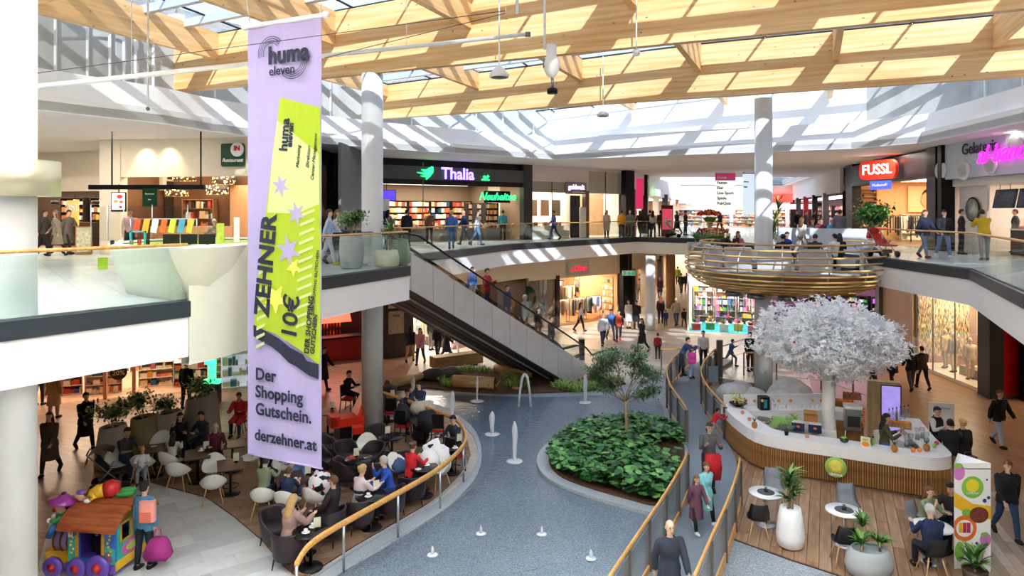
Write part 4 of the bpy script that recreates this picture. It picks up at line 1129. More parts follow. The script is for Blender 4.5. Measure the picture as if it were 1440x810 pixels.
lz.box('pier',0,-0.3,0,0.5,0.3,4.5,BLACK);lz.box('fascia',0,0,3.6,lz.L,0.2,4.5,BLACK);lz.room(4,3.6,TAN,SHOPFLOOR,SHELFD,lamps=(5,1),power=300)
for k in range(3):
    shelf_unit('stocked shelf in the dark framed corner shop at far right, %s from the left'%ords[k],lz.P(0.9+k*2.2,2.2),lz.rz,2.0,2.4,0.4,6,GOODS,SHELFD,215+k)
# ------------------------------------------------------------ pool, beds, decks, bridge, escalators, round lounge
TERR=bpy.data.materials.new('pool_terrazzo');TERR.use_nodes=True
def _terr(m,base,dark,light,rough,sc=38):
    nt=m.node_tree;b=nt.nodes['Principled BSDF'];L=nt.links.new
    tc=nt.nodes.new('ShaderNodeTexCoord')
    v=nt.nodes.new('ShaderNodeTexNoise');v.inputs['Scale'].default_value=sc;v.inputs['Detail'].default_value=2
    cr=nt.nodes.new('ShaderNodeValToRGB');e=cr.color_ramp.elements
    e[0].position=0.36;e[0].color=hx(dark)+(1,);e[1].position=0.64;e[1].color=hx(light)+(1,)
    L(tc.outputs['Object'],v.inputs['Vector']);L(v.outputs['Fac'],cr.inputs[0])
    n2=nt.nodes.new('ShaderNodeTexNoise');n2.inputs['Scale'].default_value=0.45;n2.inputs['Detail'].default_value=4
    L(tc.outputs['Object'],n2.inputs['Vector'])
    mr=nt.nodes.new('ShaderNodeMapRange');mr.inputs[3].default_value=0.78;mr.inputs[4].default_value=1.22;L(n2.outputs['Fac'],mr.inputs[0])
    mx=nt.nodes.new('ShaderNodeMix');mx.data_type='RGBA';mx.blend_type='MULTIPLY';mx.inputs[0].default_value=1
    L(cr.outputs[0],mx.inputs[6]);L(mr.outputs[0],mx.inputs[7]);L(mx.outputs[2],b.inputs['Base Color'])
    b.inputs['Roughness'].default_value=rough
_terr(TERR,None,'#7d868d','#b2b9bf',0.5)
SHORE=bpy.data.materials.new('shore_concrete');SHORE.use_nodes=True;_terr(SHORE,None,'#8f969a','#bcc1c3',0.6,46)
POOL=[G(400,830),G(440,812),G(505,768),G(560,738),G(620,703),G(660,668),G(672,640),G(664,612),G(636,590),G(600,574),G(560,556),G(560,549),G(600,546),G(640,550),G(700,554),G(760,553),G(830,550),
        G(880,541),G(935,530),G(1000,545),G(1028,575),G(1040,620),G(1030,700),G(1022,756),G(1110,788),G(1180,812),G(1200,830)]
POOL=[(p.x,p.y) for p in POOL]
p_sm=[tuple(p) for p in spline(POOL[:24],3)]+POOL[24:]
mb=MB();mb.prism(p_sm,0.0,0.014)
pool=struct('pool_floor',mb,TERR)
# pale rim along the left shore
edge=[tuple(p) for p in spline([POOL[i] for i in range(0,11)],4)]
mb=MB();mb.wall(edge,0.0,0.02,-0.42);mb.build('shore_rim',SHORE,pool)
WATER=bpy.data.materials.new('thin_water');WATER.use_nodes=True
nt=WATER.node_tree
for n_ in list(nt.nodes):nt.nodes.remove(n_)
o_=nt.nodes.new('ShaderNodeOutputMaterial');t_=nt.nodes.new('ShaderNodeBsdfTransparent');t_.inputs[0].default_value=(0.88,0.93,0.95,1)
g_=nt.nodes.new('ShaderNodeBsdfGlossy');g_.inputs['Roughness'].default_value=0.06
f_=nt.nodes.new('ShaderNodeFresnel');f_.inputs[0].default_value=1.33;m_=nt.nodes.new('ShaderNodeMixShader')
nz=nt.nodes.new('ShaderNodeTexNoise');nz.inputs['Scale'].default_value=5;nz.inputs['Detail'].default_value=3;bp=nt.nodes.new('ShaderNodeBump');bp.inputs['Strength'].default_value=0.25;bp.inputs['Distance'].default_value=0.05
tc_=nt.nodes.new('ShaderNodeTexCoord');nt.links.new(tc_.outputs['Object'],nz.inputs['Vector']);nt.links.new(nz.outputs['Fac'],bp.inputs['Height'])
nt.links.new(bp.outputs[0],g_.inputs['Normal']);nt.links.new(bp.outputs[0],f_.inputs['Normal'])
nt.links.new(f_.outputs[0],m_.inputs[0]);nt.links.new(t_.outputs[0],m_.inputs[1]);nt.links.new(g_.outputs[0],m_.inputs[2]);nt.links.new(m_.outputs[0],o_.inputs[0])
inner=[tuple(p) for p in spline([(p.x,p.y) for p in (G(430,835),G(560,760),G(640,705),G(676,655),G(668,606),G(630,576),G(590,560),G(640,556),G(760,559),G(860,556),G(925,560),G(938,640),G(930,735),G(860,830))],4)]
mb=MB();mb.prism(inner,0.02,0.024,bottom=False);mb.f=mb.f[:-len(inner)];mb.mi=mb.mi[:len(mb.f)];mb.sm=mb.sm[:len(mb.f)]
o=mb.build('water',WATER);tag(o,'thin film of water over the blue grey terrazzo pool','water',None,'stuff')
# access covers let into the pool floor
for k,(q,ww,hh) in enumerate((((700,796),1.6,0.8),)):
    g=G(*q);mb=MB();mb.box((g.x,g.y,0.012),(ww,hh,0.008),0.35);mb.build('floor_plate',TERR,pool)
# water jets
FOAM=bpy.data.materials.new('water_jet');FOAM.use_nodes=True
nt=FOAM.node_tree;b_=nt.nodes['Principled BSDF'];b_.inputs['Base Color'].default_value=(0.92,0.95,0.97,1);b_.inputs['Roughness'].default_value=0.25;b_.inputs['Alpha'].default_value=0.62
JETS=[((724,650),594,0.09,'tall water jet rising in the middle of the pool'),((692,612),580,0.10,'short foaming water jet in the pool nearest the round café tables'),((636,588),551,0.10,'foaming water jet beside the café handrail'),
        ((581,556),531,0.09,'foaming water jet at the left end of the pool'),((671,565),530,0.05,'thin water jet in front of the pale log'),((823,567),528,0.09,'tall water jet beside the small tree')]
for (px,ty,r,lab) in JETS:
    g=G(*px);h=CAMZ-(ty-298)/FPX*g.y
    t=thing('water_jet',lab,'water jet',(g.x,g.y,0.03))
    mb=MB();rr=random.Random(px[0])
    mb.tube([(rr.uniform(-.01,.01),rr.uniform(-.01,.01),h*k/8) for k in range(9)],[r*0.55,r*0.6,r*0.7,r*0.75,r*0.85,r*0.95,r,r*0.8,r*0.2],9);mb.build('stream',FOAM,t)
    mb=MB();mb.lathe([(0.0,0.05),(0.10,0.03),(0.2,0.012),(0.26,0.0)],14);mb.build('splash',FOAM,t)
g=G(738,573)
t=thing('water_jet','arching water jet falling back in a narrow bow behind the middle of the pool','water jet',(g.x,g.y,0.03))
for s in (-1,1):
    mb=MB();mb.tube([(s*0.02,0,1.18),(s*0.1,0,1.05),(s*0.17,0,0.6),(s*0.22,0,0.0)],[0.05,0.05,0.04,0.05],8);mb.build('stream',FOAM,t)
mb=MB();mb.ball((0,0,1.17),(0.07,0.05,0.05),8,5);mb.build('crest',FOAM,t)
for k,px in enumerate(((676,752),(608,782),(762,753),(831,787))):
    g=G(*px);lab=['second low bubbling jet from the left in the front of the pool','leftmost low bubbling jet in the front of the pool','third low bubbling jet from the left in the front of the pool','rightmost low bubbling jet in the front of the pool'][k]
    t=thing('water_jet',lab,'water jet',(g.x,g.y,0.03),0,'low bubbling jets')
    mb=MB();mb.lathe([(0.03,0),(0.035,0.1),(0.02,0.16),(0.0,0.19)],8);mb.build('stream',FOAM,t)
    mb=MB();mb.lathe([(0.02,0.02),(0.09,0.012),(0.13,0.0)],12);mb.build('splash',FOAM,t)
# ---- island bed with ivy and the small tree
LEAFM=[mat('leaf_%d'%i,c,0.45,var=0.12,scale=9) for i,c in enumerate(['#376633','#4d8640','#2b5231','#68a050','#8aba62'])]
SOIL=mat('bark_soil','#5a3f2c',0.95,var=0.35,scale=14,bump=0.6)
isl=[(p.x,p.y) for p in (G(772,655),G(778,636),G(805,618),G(850,608),G(900,605),G(945,610),G(962,632),G(958,665),G(945,700),G(925,718),G(880,708),G(820,690),G(785,674))]
isl_s=[tuple(p) for p in spline(isl,4,True)]
bed=thing('planting_bed','oval island bed in the pool filled with round leaved ground cover','planting bed',(3.3,19.2,0))
loc_=[(p[0]-3.3,p[1]-19.2) for p in isl_s]
out_=offset_path(loc_,-0.34 if sum(loc_[i][0]*loc_[(i+1)%len(loc_)][1]-loc_[(i+1)%len(loc_)][0]*loc_[i][1] for i in range(len(loc_)))>0 else 0.34,True)
mb=MB();mb.prism(out_,0.0,0.11,holes=[loc_]);mb.build('stone_rim',SHORE,bed)
mb=MB();mb.prism(loc_,0.0,0.13);mb.build('soil',SOIL,bed)
def leaf_mb(r=0.12,n=7,cup=0.25):
    mb=MB();vs=[(0,0,0)]
    for k in range(n):
        a=2*PI*k/n;rr=r*(0.55 if k==0 else 1.0)
        vs.append((rr*math.cos(a),rr*math.sin(a),r*cup*(0.5+0.5*math.sin(k*2.1))))
    mb.add(vs,[(0,1+k,1+(k+1)%n) for k in range(n)],True);return mb
def scatter(poly,n,rnd):
    xs=[p[0] for p in poly];ys=[p[1] for p in poly];out=[]
    while len(out)<n:
        p=(rnd.uniform(min(xs),max(xs)),rnd.uniform(min(ys),max(ys)))
        if in_poly(p,poly):out.append(p)
    return out
rnd=random.Random(11)
def bare(p):# open soil on the right and a strip at the front
    return (p[0]>0.75-0.2*p[1] and -1.0<p[1]<1.3 and rnd.random()<0.95)
pts=[p for p in scatter(loc_,3600,rnd) if not bare(p)]
pts.sort(key=lambda p:p[1])
lms=[leaf_mb(0.125).mesh('leaf',m_) for m_ in LEAFM]
stuff=MB()
for k,p in enumerate(pts):
    ht=0.2+0.35*rnd.random()*min(1,0.3+abs(1-abs(p[0])/2.2))
    mi=rnd.choices(range(5),(4,5,4,2.2,0.7))[0];s_=rnd.uniform(0.55,1.15)
    if k<290:
        o=put('leaf',lms[mi],bed,(p[0],p[1],0.1+ht));o.rotation_euler=(rnd.uniform(-.5,.3),rnd.uniform(-.45,.45),rnd.uniform(0,6.3));o.scale=(s_,s_,s_)
    else:
        stuff.X=Matrix.Translation((p[0],p[1],0.1+ht))@Matrix.Rotation(rnd.uniform(0,6.3),4,'Z')@Matrix.Rotation(rnd.uniform(-.5,.5),4,'X')@Matrix.Scale(s_,4)
        stuff.m=mi;l_=leaf_mb(0.125);stuff.add(l_.v,l_.f,True)
o=stuff.build('foliage',LEAFM,bed);o['kind']='stuff'
STONE=mat('river_stone','#cfd0cc',0.8,var=0.15,scale=5,bump=0.3)
DSTONE=mat('dark_stone','#4b4642',0.85,var=0.2,scale=5,bump=0.4)
def boulder(r,seed,sq=0.65):
    mb=MB();mb.ball((0,0,0),(r,r*0.8,r*sq),12,8)
    mb.v=[tuple(Vector(v)*(1+0.22*mnoise.noise(Vector(v)*(1.3/r)+Vector((seed*7.1,0,0))))) for v in mb.v];return mb
for k,(px,r,lab) in enumerate((((911,696),0.2,'white stone at the front right edge of the island bed'),((873,612),0.13,'small pale stone at the back of the island bed'),((955,695),0.16,'grey stone between the island bed and the bridge'))):
    g=G(*px);solo('stone',boulder(r,k),STONE,lab,'stone',(g.x,g.y,0.13+r*0.4))
BARK=mat('tree_bark','#a58d6c',0.9,var=0.2,scale=12,bump=0.4)
def branches(mb,p,d,L_,r,depth,rnd,tips,spread=0.7,up=0.15):
    q=p+d*L_;m_=p.lerp(q,0.5)+Vector((rnd.uniform(-1,1),rnd.uniform(-1,1),0))*L_*0.06
    mb.tube([p,m_,q],[r,r*0.85,r*0.65],6,False)
    tips.append((q,depth))
    if depth==0:return
    for k in range(rnd.choice((2,3,3))):
        nd=(d+Vector((rnd.uniform(-1,1),rnd.uniform(-1,1),rnd.uniform(-0.35,0.5)+up))*spread).normalized()
        branches(mb,q,nd,L_*rnd.uniform(0.6,0.85),r*0.6,depth-1,rnd,tips,spread,up)
def leaf_cloud(tips,per,rad,size,rnd,flat=1.0,n=4):
    mb=MB()
    for q,d_ in tips:
        for _ in range(per):
            o_=Vector((rnd.gauss(0,rad),rnd.gauss(0,rad),rnd.gauss(0,rad*flat)))
            M=Matrix.Translation(q+o_)@Matrix.Rotation(rnd.uniform(0,6.3),4,'Z')@Matrix.Rotation(rnd.uniform(-0.9,0.9),4,'X')
            s_=size*rnd.uniform(0.6,1.3)
            mb.m=rnd.randrange(n)
            mb.add([M@Vector(v) for v in ((-s_*0.35,0,0),(0,-s_*0.9,s_*0.1),(s_*0.35,0,0),(0,s_*0.9,s_*0.1))],[(0,1,2,3)],False)
    return mb
g=G(880,634)
tr=thing('slender_tree','slender green tree with feathery crown growing from the island bed','tree',(g.x,g.y,0.1))
rnd=random.Random(5);tips=[]
mb=MB();mb.tube([(0,0,0),(0.02,0,0.7),(-0.01,0.02,1.45)],[0.055,0.045,0.04],8);mb.build('trunk',BARK,tr)
mb=MB()
for (dx,dz,ln) in ((-0.95,0.75,0.72),(0.85,0.65,0.7),(-0.25,1,0.8),(0.35,1,0.72),(-0.7,0.3,0.45),(0.15,1,0.95),(0.6,0.35,0.5),(-0.5,0.9,0.8)):
    branches(mb,Vector((-0.01,0.02,1.35)),Vector((dx,rnd.uniform(-.7,.7),dz)).normalized(),ln*0.72,0.022,3,rnd,tips,0.6,0.05)
mb.build('branches',BARK,tr)
tips=[t_ for t_ in tips if t_[1]<3]
o=leaf_cloud(tips,34,0.11,0.06,rnd,0.45,3).build('foliage',[mat('tree_leaf_a','#5c7a52',0.5,var=0.1),mat('tree_leaf_b','#7b9a6a',0.5,var=0.1),mat('tree_leaf_c','#47663f',0.5,var=0.1)],tr);o['kind']='stuff'
# ---- bed with logs behind the pool
rb=[(p.x,p.y) for p in (G(535,548),G(560,538),G(600,524),G(650,518),G(720,522),G(765,530),G(830,528),G(870,535),G(880,541),G(830,551),G(760,554),G(700,555),G(640,551),G(600,547),G(565,550))]
bx0,by0=G(700,540).x,G(700,540).y
lbed=thing('planting_bed','bark covered bed with grass tufts and logs along the back of the pool','planting bed',(bx0,by0,0))
mb=MB();mb.prism([(p[0]-bx0,p[1]-by0) for p in rb],0,0.07);mb.build('soil',SOIL,lbed)
def tuft(n,h,sp,rnd,m0=0,w_=0.02):
    mb=MB()
    for _ in range(n):
        a=rnd.uniform(0,6.3);r0=rnd.uniform(0,sp*0.5);L_=h*rnd.uniform(0.6,1.1);le=rnd.uniform(0.2,0.9)
        x,y=r0*math.cos(a),r0*math.sin(a);dx,dy=math.cos(a)*L_*le,math.sin(a)*L_*le
        px_,py_=-math.sin(a)*w_,math.cos(a)*w_
        mb.m=rnd.randrange(2)
        mb.add([(x-px_,y-py_,0),(x+px_,y+py_,0),(x+dx*0.5+px_*0.8,y+dy*0.5+py_*0.8,L_*0.6),(x+dx*0.5-px_*0.8,y+dy*0.5-py_*0.8,L_*0.6),(x+dx,y+dy,L_*(0.75-0.3*le))],[(0,1,2,3),(3,2,4)],False)
    return mb
GRASSM=[mat('grass_a','#7ea64e',0.6,var=0.15),mat('grass_b','#a3c46a',0.6,var=0.15)]
rnd=random.Random(8)
gpos=[(640,527),(660,524),(680,525),(700,524),(712,532),(722,536),(735,540),(625,540),(630,545),(690,548),(720,546),(735,546),(785,548),(795,550),(805,549),(815,545),(825,550),(835,547),(790,544),(850,543),(862,540),(845,548),(812,552),(870,538)]
for k,px in enumerate(gpos):
    g=G(*px);o=tuft(46,0.42,0.55,rnd).build('grass_tuft',GRASSM,lbed,(g.x-bx0,g.y-by0,0.06))
LOGW=wood('pale_log','#b98f5e','#e0bd8c',0.7,(1.5,14,14),True,2.0)
LOGE=mat('log_end','#6d4d33',0.8,var=0.2,scale=10)
def log(name,a,b,r,lab,m=LOGW):
    A=G(*a);B=G(*b);A.z=B.z=0
    d=B-A;c=(A+B)/2
    mb=MB();L_=d.length;n=14
    mb.lathe([(r,-L_/2),(r*0.97,0),(r*0.93,L_/2)],n)
    mb.v=[(v[2],v[0]*(1+0.05*math.sin(v[2]*3)),v[1]) for v in mb.v]
    t=thing(name,lab,'log',(c.x,c.y,r*0.9+0.05),math.atan2(d.y,d.x));o=mb.build('trunk',m,t)
    for s_ in (-1,1):
        e=MB();e.lathe([(0.0,0.0),(r*0.92,0.0),(r*0.9,0.012)],n);e.v=[(s_*(L_/2+v[2]),v[0],v[1]) for v in e.v];e.build('cut_end',LOGE,t)
    return t
log('log',(638,546),(696,549),0.26,'thick pale log lying on the bark at the water edge')
log('log',(545,549),(592,537),0.2,'long weathered log at the left end of the bark bed')
log('log',(697,525),(751,533),0.2,'pale log under the escalator with a hollow dark end')
for k,(px,r) in enumerate((((610,536),0.55),((632,532),0.5),((548,551),0.3),((538,553),0.3),((725,549),0.16))):
    g=G(*px);solo('boulder',boulder(r,20+k),DSTONE if k<4 else mat('ochre_stone','#b98a55',0.8),['dark boulder behind the bark bed, left one','dark boulder behind the bark bed, right one','grey boulder by the café rail, right one','grey boulder by the café rail, left one','small ochre stone on the bark'][k],'stone',(g.x,g.y,r*0.35))
a=G(607,523);b=G(674,514);d=b-a
t=thing('beam_bench','massive square timber beam bench behind the pool with one red end','bench',((a.x+b.x)/2,(a.y+b.y)/2+0.3,0),math.atan2(d.y,d.x))
BEAMW=wood('bench_timber','#7a5530','#a57a48',0.6,(1.5,14,14),True,2)
mb=MB();mb.box((0,0,0.36),(d.length,0.62,0.5));mb.build('seat_beam',BEAMW,t)
mb=MB();mb.box((d.length/2+0.012,0,0.36),(0.025,0.6,0.48));mb.build('red_end',mat('red_end','#8f2424',0.6),t)
for s_ in (-1,1):
    mb=MB();mb.box((s_*d.length*0.36,0,0.055),(0.25,0.4,0.11));mb.build('foot',BLACK,t)
# ---- decks and paving built piece by piece
KD=[(p.x,p.y) for p in (G(1040,640),G(1022,756),G(1110,788),G(1185,814),G(1210,835),G(1420,835),G(1320,735),G(1300,715),G(1286,700),G(1290,700),G(1180,684),G(1075,668),G(1042,644))]
KD=[(5.55,20.9),(5.2,17.0),(4.6,14.9)]+[(p.x,p.y) for p in (G(1022,757),G(1110,789),G(1190,815),G(1215,840),G(1400,840),G(1345,760),G(1290,703))]+[(9.85,17.05),(8.5,17.75),(6.95,18.6),(6.6,20.0),(6.6,21.6),(5.7,22.6)]
mb=MB();mb.prism(KD,0.0,0.045)
kdeck=struct('floor_deck',mb,mat('deck_joint','#4b3524',0.8))
n1=lay('plank',kdeck,KD,(6.5,15),1.14,0.235,3.4,0.045,0.07,DECKWOOD,0.012,random.Random(2),0.37,300,(7,12))
CD_edge=[(p[0],p[1]) for p in edge]
CD=[(p.x,p.y) for p in (G(415,830),G(418,812),G(398,796),G(370,762),G(330,728),G(290,700),G(245,688),G(205,676))]+[(-11.2,20.5),(-9.0,22.2),(-6.6,23.6)]+[(p.x,p.y) for p in (G(520,560),G(562,562),G(600,578),G(632,592),G(655,612),G(662,640),G(650,668),G(610,704),G(560,733),G(500,768),G(440,806))]
mb=MB();mb.prism(CD,0.0,0.022)
cdeck=struct('floor_deck',mb,mat('cafe_joint','#3b2d22',0.8))
n2=lay('plank',cdeck,CD,(-4,15),0.42,0.24,2.6,0.022,0.04,CAFEDECK,0.01,random.Random(4),0.37,300,(-3.5,14))
GT=[mat('grey_tile_%d'%i,c,0.4,var=0.08,scale=3.5) for i,c in enumerate(['#c4c5c2','#b4b6b4','#cdcdca','#bcbcb8'])]
TR=[(p.x,p.y) for p in (G(40,850),G(70,735),G(140,702),G(205,678),G(245,689),G(290,701),G(330,729),G(370,763),G(397,797),G(415,830),G(415,850))]
terr=snode('floor_terrace')
n3=lay('tile',terr,TR,(-7,14),0.62,0.5,1.1,0.0,0.014,GT,0.008,random.Random(6),0.5,290,(-6,13))
WT=[mat('wood_tile_%d'%i,c,0.38,var=0.14,scale=4) for i,c in enumerate(['#b7a593','#a99584','#c2b2a2','#9f8b79'])]
WR=[(p.x,p.y) for p in (G(1300,712),G(1322,690),G(1470,690),G(1500,850),G(1420,850),G(1345,762))]
wt=snode('floor_paving')
n4=lay('plank',wt,WR,(12,15),1.25,0.2,1.2,0.0,0.013,WT,0.006,random.Random(7),0.5,290,(10,13))
# ---- footbridge: deck, kerbs, mesh sides, posts, handrails
BC=spline([Vector(p) for p in ((9.9,32.6),(8.3,30.0),(6.75,26.6),(6.12,23.8),(5.9,20.6),(5.55,18.8),(4.92,16.7),(4.0,14.6),(3.05,12.7),(1.9,10.4))],6)
HW=0.62
br=thing('footbridge','curving footbridge with wooden handrails and steel mesh sides across the pool','footbridge',(0,0,0))
Lp=offset_path([(p.x,p.y) for p in BC],-HW,False);Rp=offset_path([(p.x,p.y) for p in BC],HW,False)
# path runs towards the camera, so -HW is its left seen from the camera
mb=MB()
for i in range(len(BC)-1):
    mb.loft([[(Lp[i][0],Lp[i][1],0.03),(Rp[i][0],Rp[i][1],0.03),(Rp[i][0],Rp[i][1],0.16),(Lp[i][0],Lp[i][1],0.16)],[(Lp[i+1][0],Lp[i+1][1],0.03),(Rp[i+1][0],Rp[i+1][1],0.03),(Rp[i+1][0],Rp[i+1][1],0.16),(Lp[i+1][0],Lp[i+1][1],0.16)]],True,i in (0,len(BC)-2),False)
mb.build('deck',mat('bridge_deck','#7f8890',0.6,var=0.1,scale=20),br)
MESHM=bpy.data.materials.new('steel_mesh');MESHM.use_nodes=True
nt=MESHM.node_tree
for n_ in list(nt.nodes):nt.nodes.remove(n_)
o_=nt.nodes.new('ShaderNodeOutputMaterial');t_=nt.nodes.new('ShaderNodeBsdfTransparent');p_=nt.nodes.new('ShaderNodeBsdfPrincipled');p_.inputs['Base Color'].default_value=hx('#a9b0b4')+(1,);p_.inputs['Metallic'].default_value=0.6;p_.inputs['Roughness'].default_value=0.45
m_=nt.nodes.new('ShaderNodeMixShader');wv=nt.nodes.new('ShaderNodeTexChecker');wv.inputs['Scale'].default_value=60;tc_=nt.nodes.new('ShaderNodeTexCoord');nt.links.new(tc_.outputs['Object'],wv.inputs['Vector'])
mr=nt.nodes.new('ShaderNodeMapRange');mr.inputs[3].default_value=0.25;mr.inputs[4].default_value=0.6;nt.links.new(wv.outputs['Fac'],mr.inputs[0])
nt.links.new(mr.outputs[0],m_.inputs[0]);nt.links.new(t_.outputs[0],m_.inputs[1]);nt.links.new(p_.outputs[0],m_.inputs[2]);nt.links.new(m_.outputs[0],o_.inputs[0])
POSTM=mat('post_bronze','#77716a',0.4,metal=0.6)
def rail_run(path,z0=0.16,hgt=1.02,step=1.35,kerb=True,parent=None,mesh=True,hr=0.035,inner=0.0):
    P=resample(path,0.3)
    mb=MB();mb.tube([(p.x,p.y,z0+hgt) for p in P],hr,8,True,(0.8,1.25));mb.build('handrail',HANDWOOD,parent)
    if kerb:
        mb=MB();mb.wall([(p.x,p.y) for p in P],z0-0.1,z0+0.12,0.035);mb.build('kerb_board',HANDWOOD,parent)
    Q=resample(path,step)
    for p,nx in zip(Q,Q[1:]+[Q[-2]]):
        d=nx-p;mb=MB();mb.box((0,0,z0-0.1+(hgt+0.08)/2),(0.05,0.12,hgt+0.06));mb.build('post',POSTM,parent,(p.x,p.y,0),math.atan2(d.y,d.x))
    if mesh:
        for a,b_ in zip(Q,Q[1:]):
            seg_=[p for p in P if (p-a).length+(p-b_).length<(a-b_).length+0.12]
            seg_=[a]+seg_[1:-1]+[b_] if len(seg_)>2 else [a,b_]
            mb=MB();mb.wall([(p.x,p.y) for p in seg_],z0+0.14,z0+hgt-0.08,0.008);mb.build('mesh_panel',MESHM,parent)
        mb=MB();mb.tube([(p.x,p.y,z0+hgt-0.13) for p in P],0.014,6);mb.build('wire_rail',STEEL,parent)
def sub(path,y0,y1):
    r=[Vector(p) for p in path if y0<=p[1]<=y1];return r
rail_run(sub(Lp,20.5,31.3),parent=br);rail_run(sub(Rp,20.6,30.0),parent=br)
rail_run(sub(Lp,10.8,17.0),parent=br);rail_run(sub(Rp,10.8,16.7),parent=br)
for (px,hh) in (((1011,548),1.25),((1001,548),1.5)):pass
# bollards and notice at the bridge head
for k,(x,y,h_) in enumerate(((9.0,29.6,1.6),(8.15,28.2,1.2))):
    mb=MB();mb.rbox((0,0,h_/2),(0.26-0.08*k,0.14,h_),0.03);solo('bollard',mb,POSTM,['tall grey steel bollard at the head of the footbridge','short grey steel bollard at the head of the footbridge'][k],'bollard',(x,y,0))
t=thing('notice_plate','blue grey notice plate fixed to the footbridge rail','notice',(7.75,26.3,0.55),0.2)
mb=MB();mb.box((0,0,0.35),(0.4,0.03,0.6));mb.build('plate',mat('notice_blue','#7b92a5',0.4),t)
mb=MB();mb.box((-0.15,0.03,-0.1),(0.04,0.03,1.1));mb.build('leg',POSTM,t)
# far rail beside the bridge head and the ramp rail behind the kiosk
def steel_rail(label,path,z=0.0,wood_top=True,step=1.5):
    t=thing('guard_rail',label,'railing',(0,0,z))
    P=resample(path,0.4)
    mb=MB();mb.tube([(p.x,p.y,1.0) for p in P],0.035,8);mb.build('handrail',HANDWOOD if wood_top else STEEL,t)
    mb=MB();mb.tube([(p.x,p.y,0.35) for p in P],0.016,6);mb.build('lower_rail',STEEL,t)
    for p in resample(path,step):
        mb=MB();mb.box((p.x,p.y,0.5),(0.05,0.05,1.0));mb.build('post',POSTM,t)
    return t
v2=lambda p:Vector((p.x,p.y))
steel_rail('short railing left of the footbridge head',[v2(G(930,523)),v2(G(965,522)),v2(G(978,516))],step=1.4)
steel_rail('short steel railing right of the footbridge head',[v2(G(1010,520)),v2(G(1040,508)),v2(G(1050,505))],wood_top=False)
steel_rail('railing in front of the round column behind the juice bar',[v2(G(1046,528)),v2(G(1060,528))],step=0.8)
steel_rail('long sloping ramp railing behind the white tree',[v2(G(1092,540)),v2(G(1160,548)),v2(G(1220,570)),v2(G(1225,580))],wood_top=True)
# dark basin and pale boulders behind the juice bar
bs=[(p.x,p.y) for p in (G(1010,532),G(1060,540),G(1120,552),G(1180,562),G(1215,585),G(1150,590),G(1045,590),G(1015,565))]
mb=MB();mb.prism(bs,0.0,0.03);struct('pool_floor',mb,mat('basin_dark','#4a4643',0.5,var=0.15))
for k,(px,r) in enumerate((((1030,566),0.62),((1042,560),0.55),((1060,568),0.5),((1108,568),0.8),((1098,575),0.6),((1052,577),0.45))):
    g=G(*px);solo('boulder',boulder(r,40+k,0.72),STONE,'large pale boulder behind the juice bar, %s'%['leftmost','second from the left','fourth from the left beside the round column','largest right of the round column','small one right of the round column','low one in front of the others'][k],'stone',(g.x,g.y,r*0.5))
# ---- café handrail
cr_path=spline([Vector((p.x,p.y)) for p in (G(417,793,1.0),G(435,767,1.0),G(472,742,1.0),G(535,707,1.0),G(610,664,1.0),G(647,632,1.0),G(655,612,1.0),G(640,590,1.0),G(605,576,1.0),G(567,562,1.0),G(530,550,1.0))],6)
t=thing('curved_railing','long curved café railing with thick wooden handrail and steel posts','railing',(0,0,0))
mb=MB();mb.tube([(p.x,p.y,1.0) for p in cr_path],0.055,10,True,(0.75,1.2));mb.build('handrail',HANDWOOD,t)
mb=MB();mb.tube([(p.x,p.y,0.33) for p in cr_path],0.02,6);mb.build('lower_rail',STEEL,t)
for p in resample(cr_path,1.75):
    mb=MB();mb.cyl((p.x,p.y,0.03),(p.x,p.y,0.97),0.028,None,8);mb.build('post',STEEL,t)
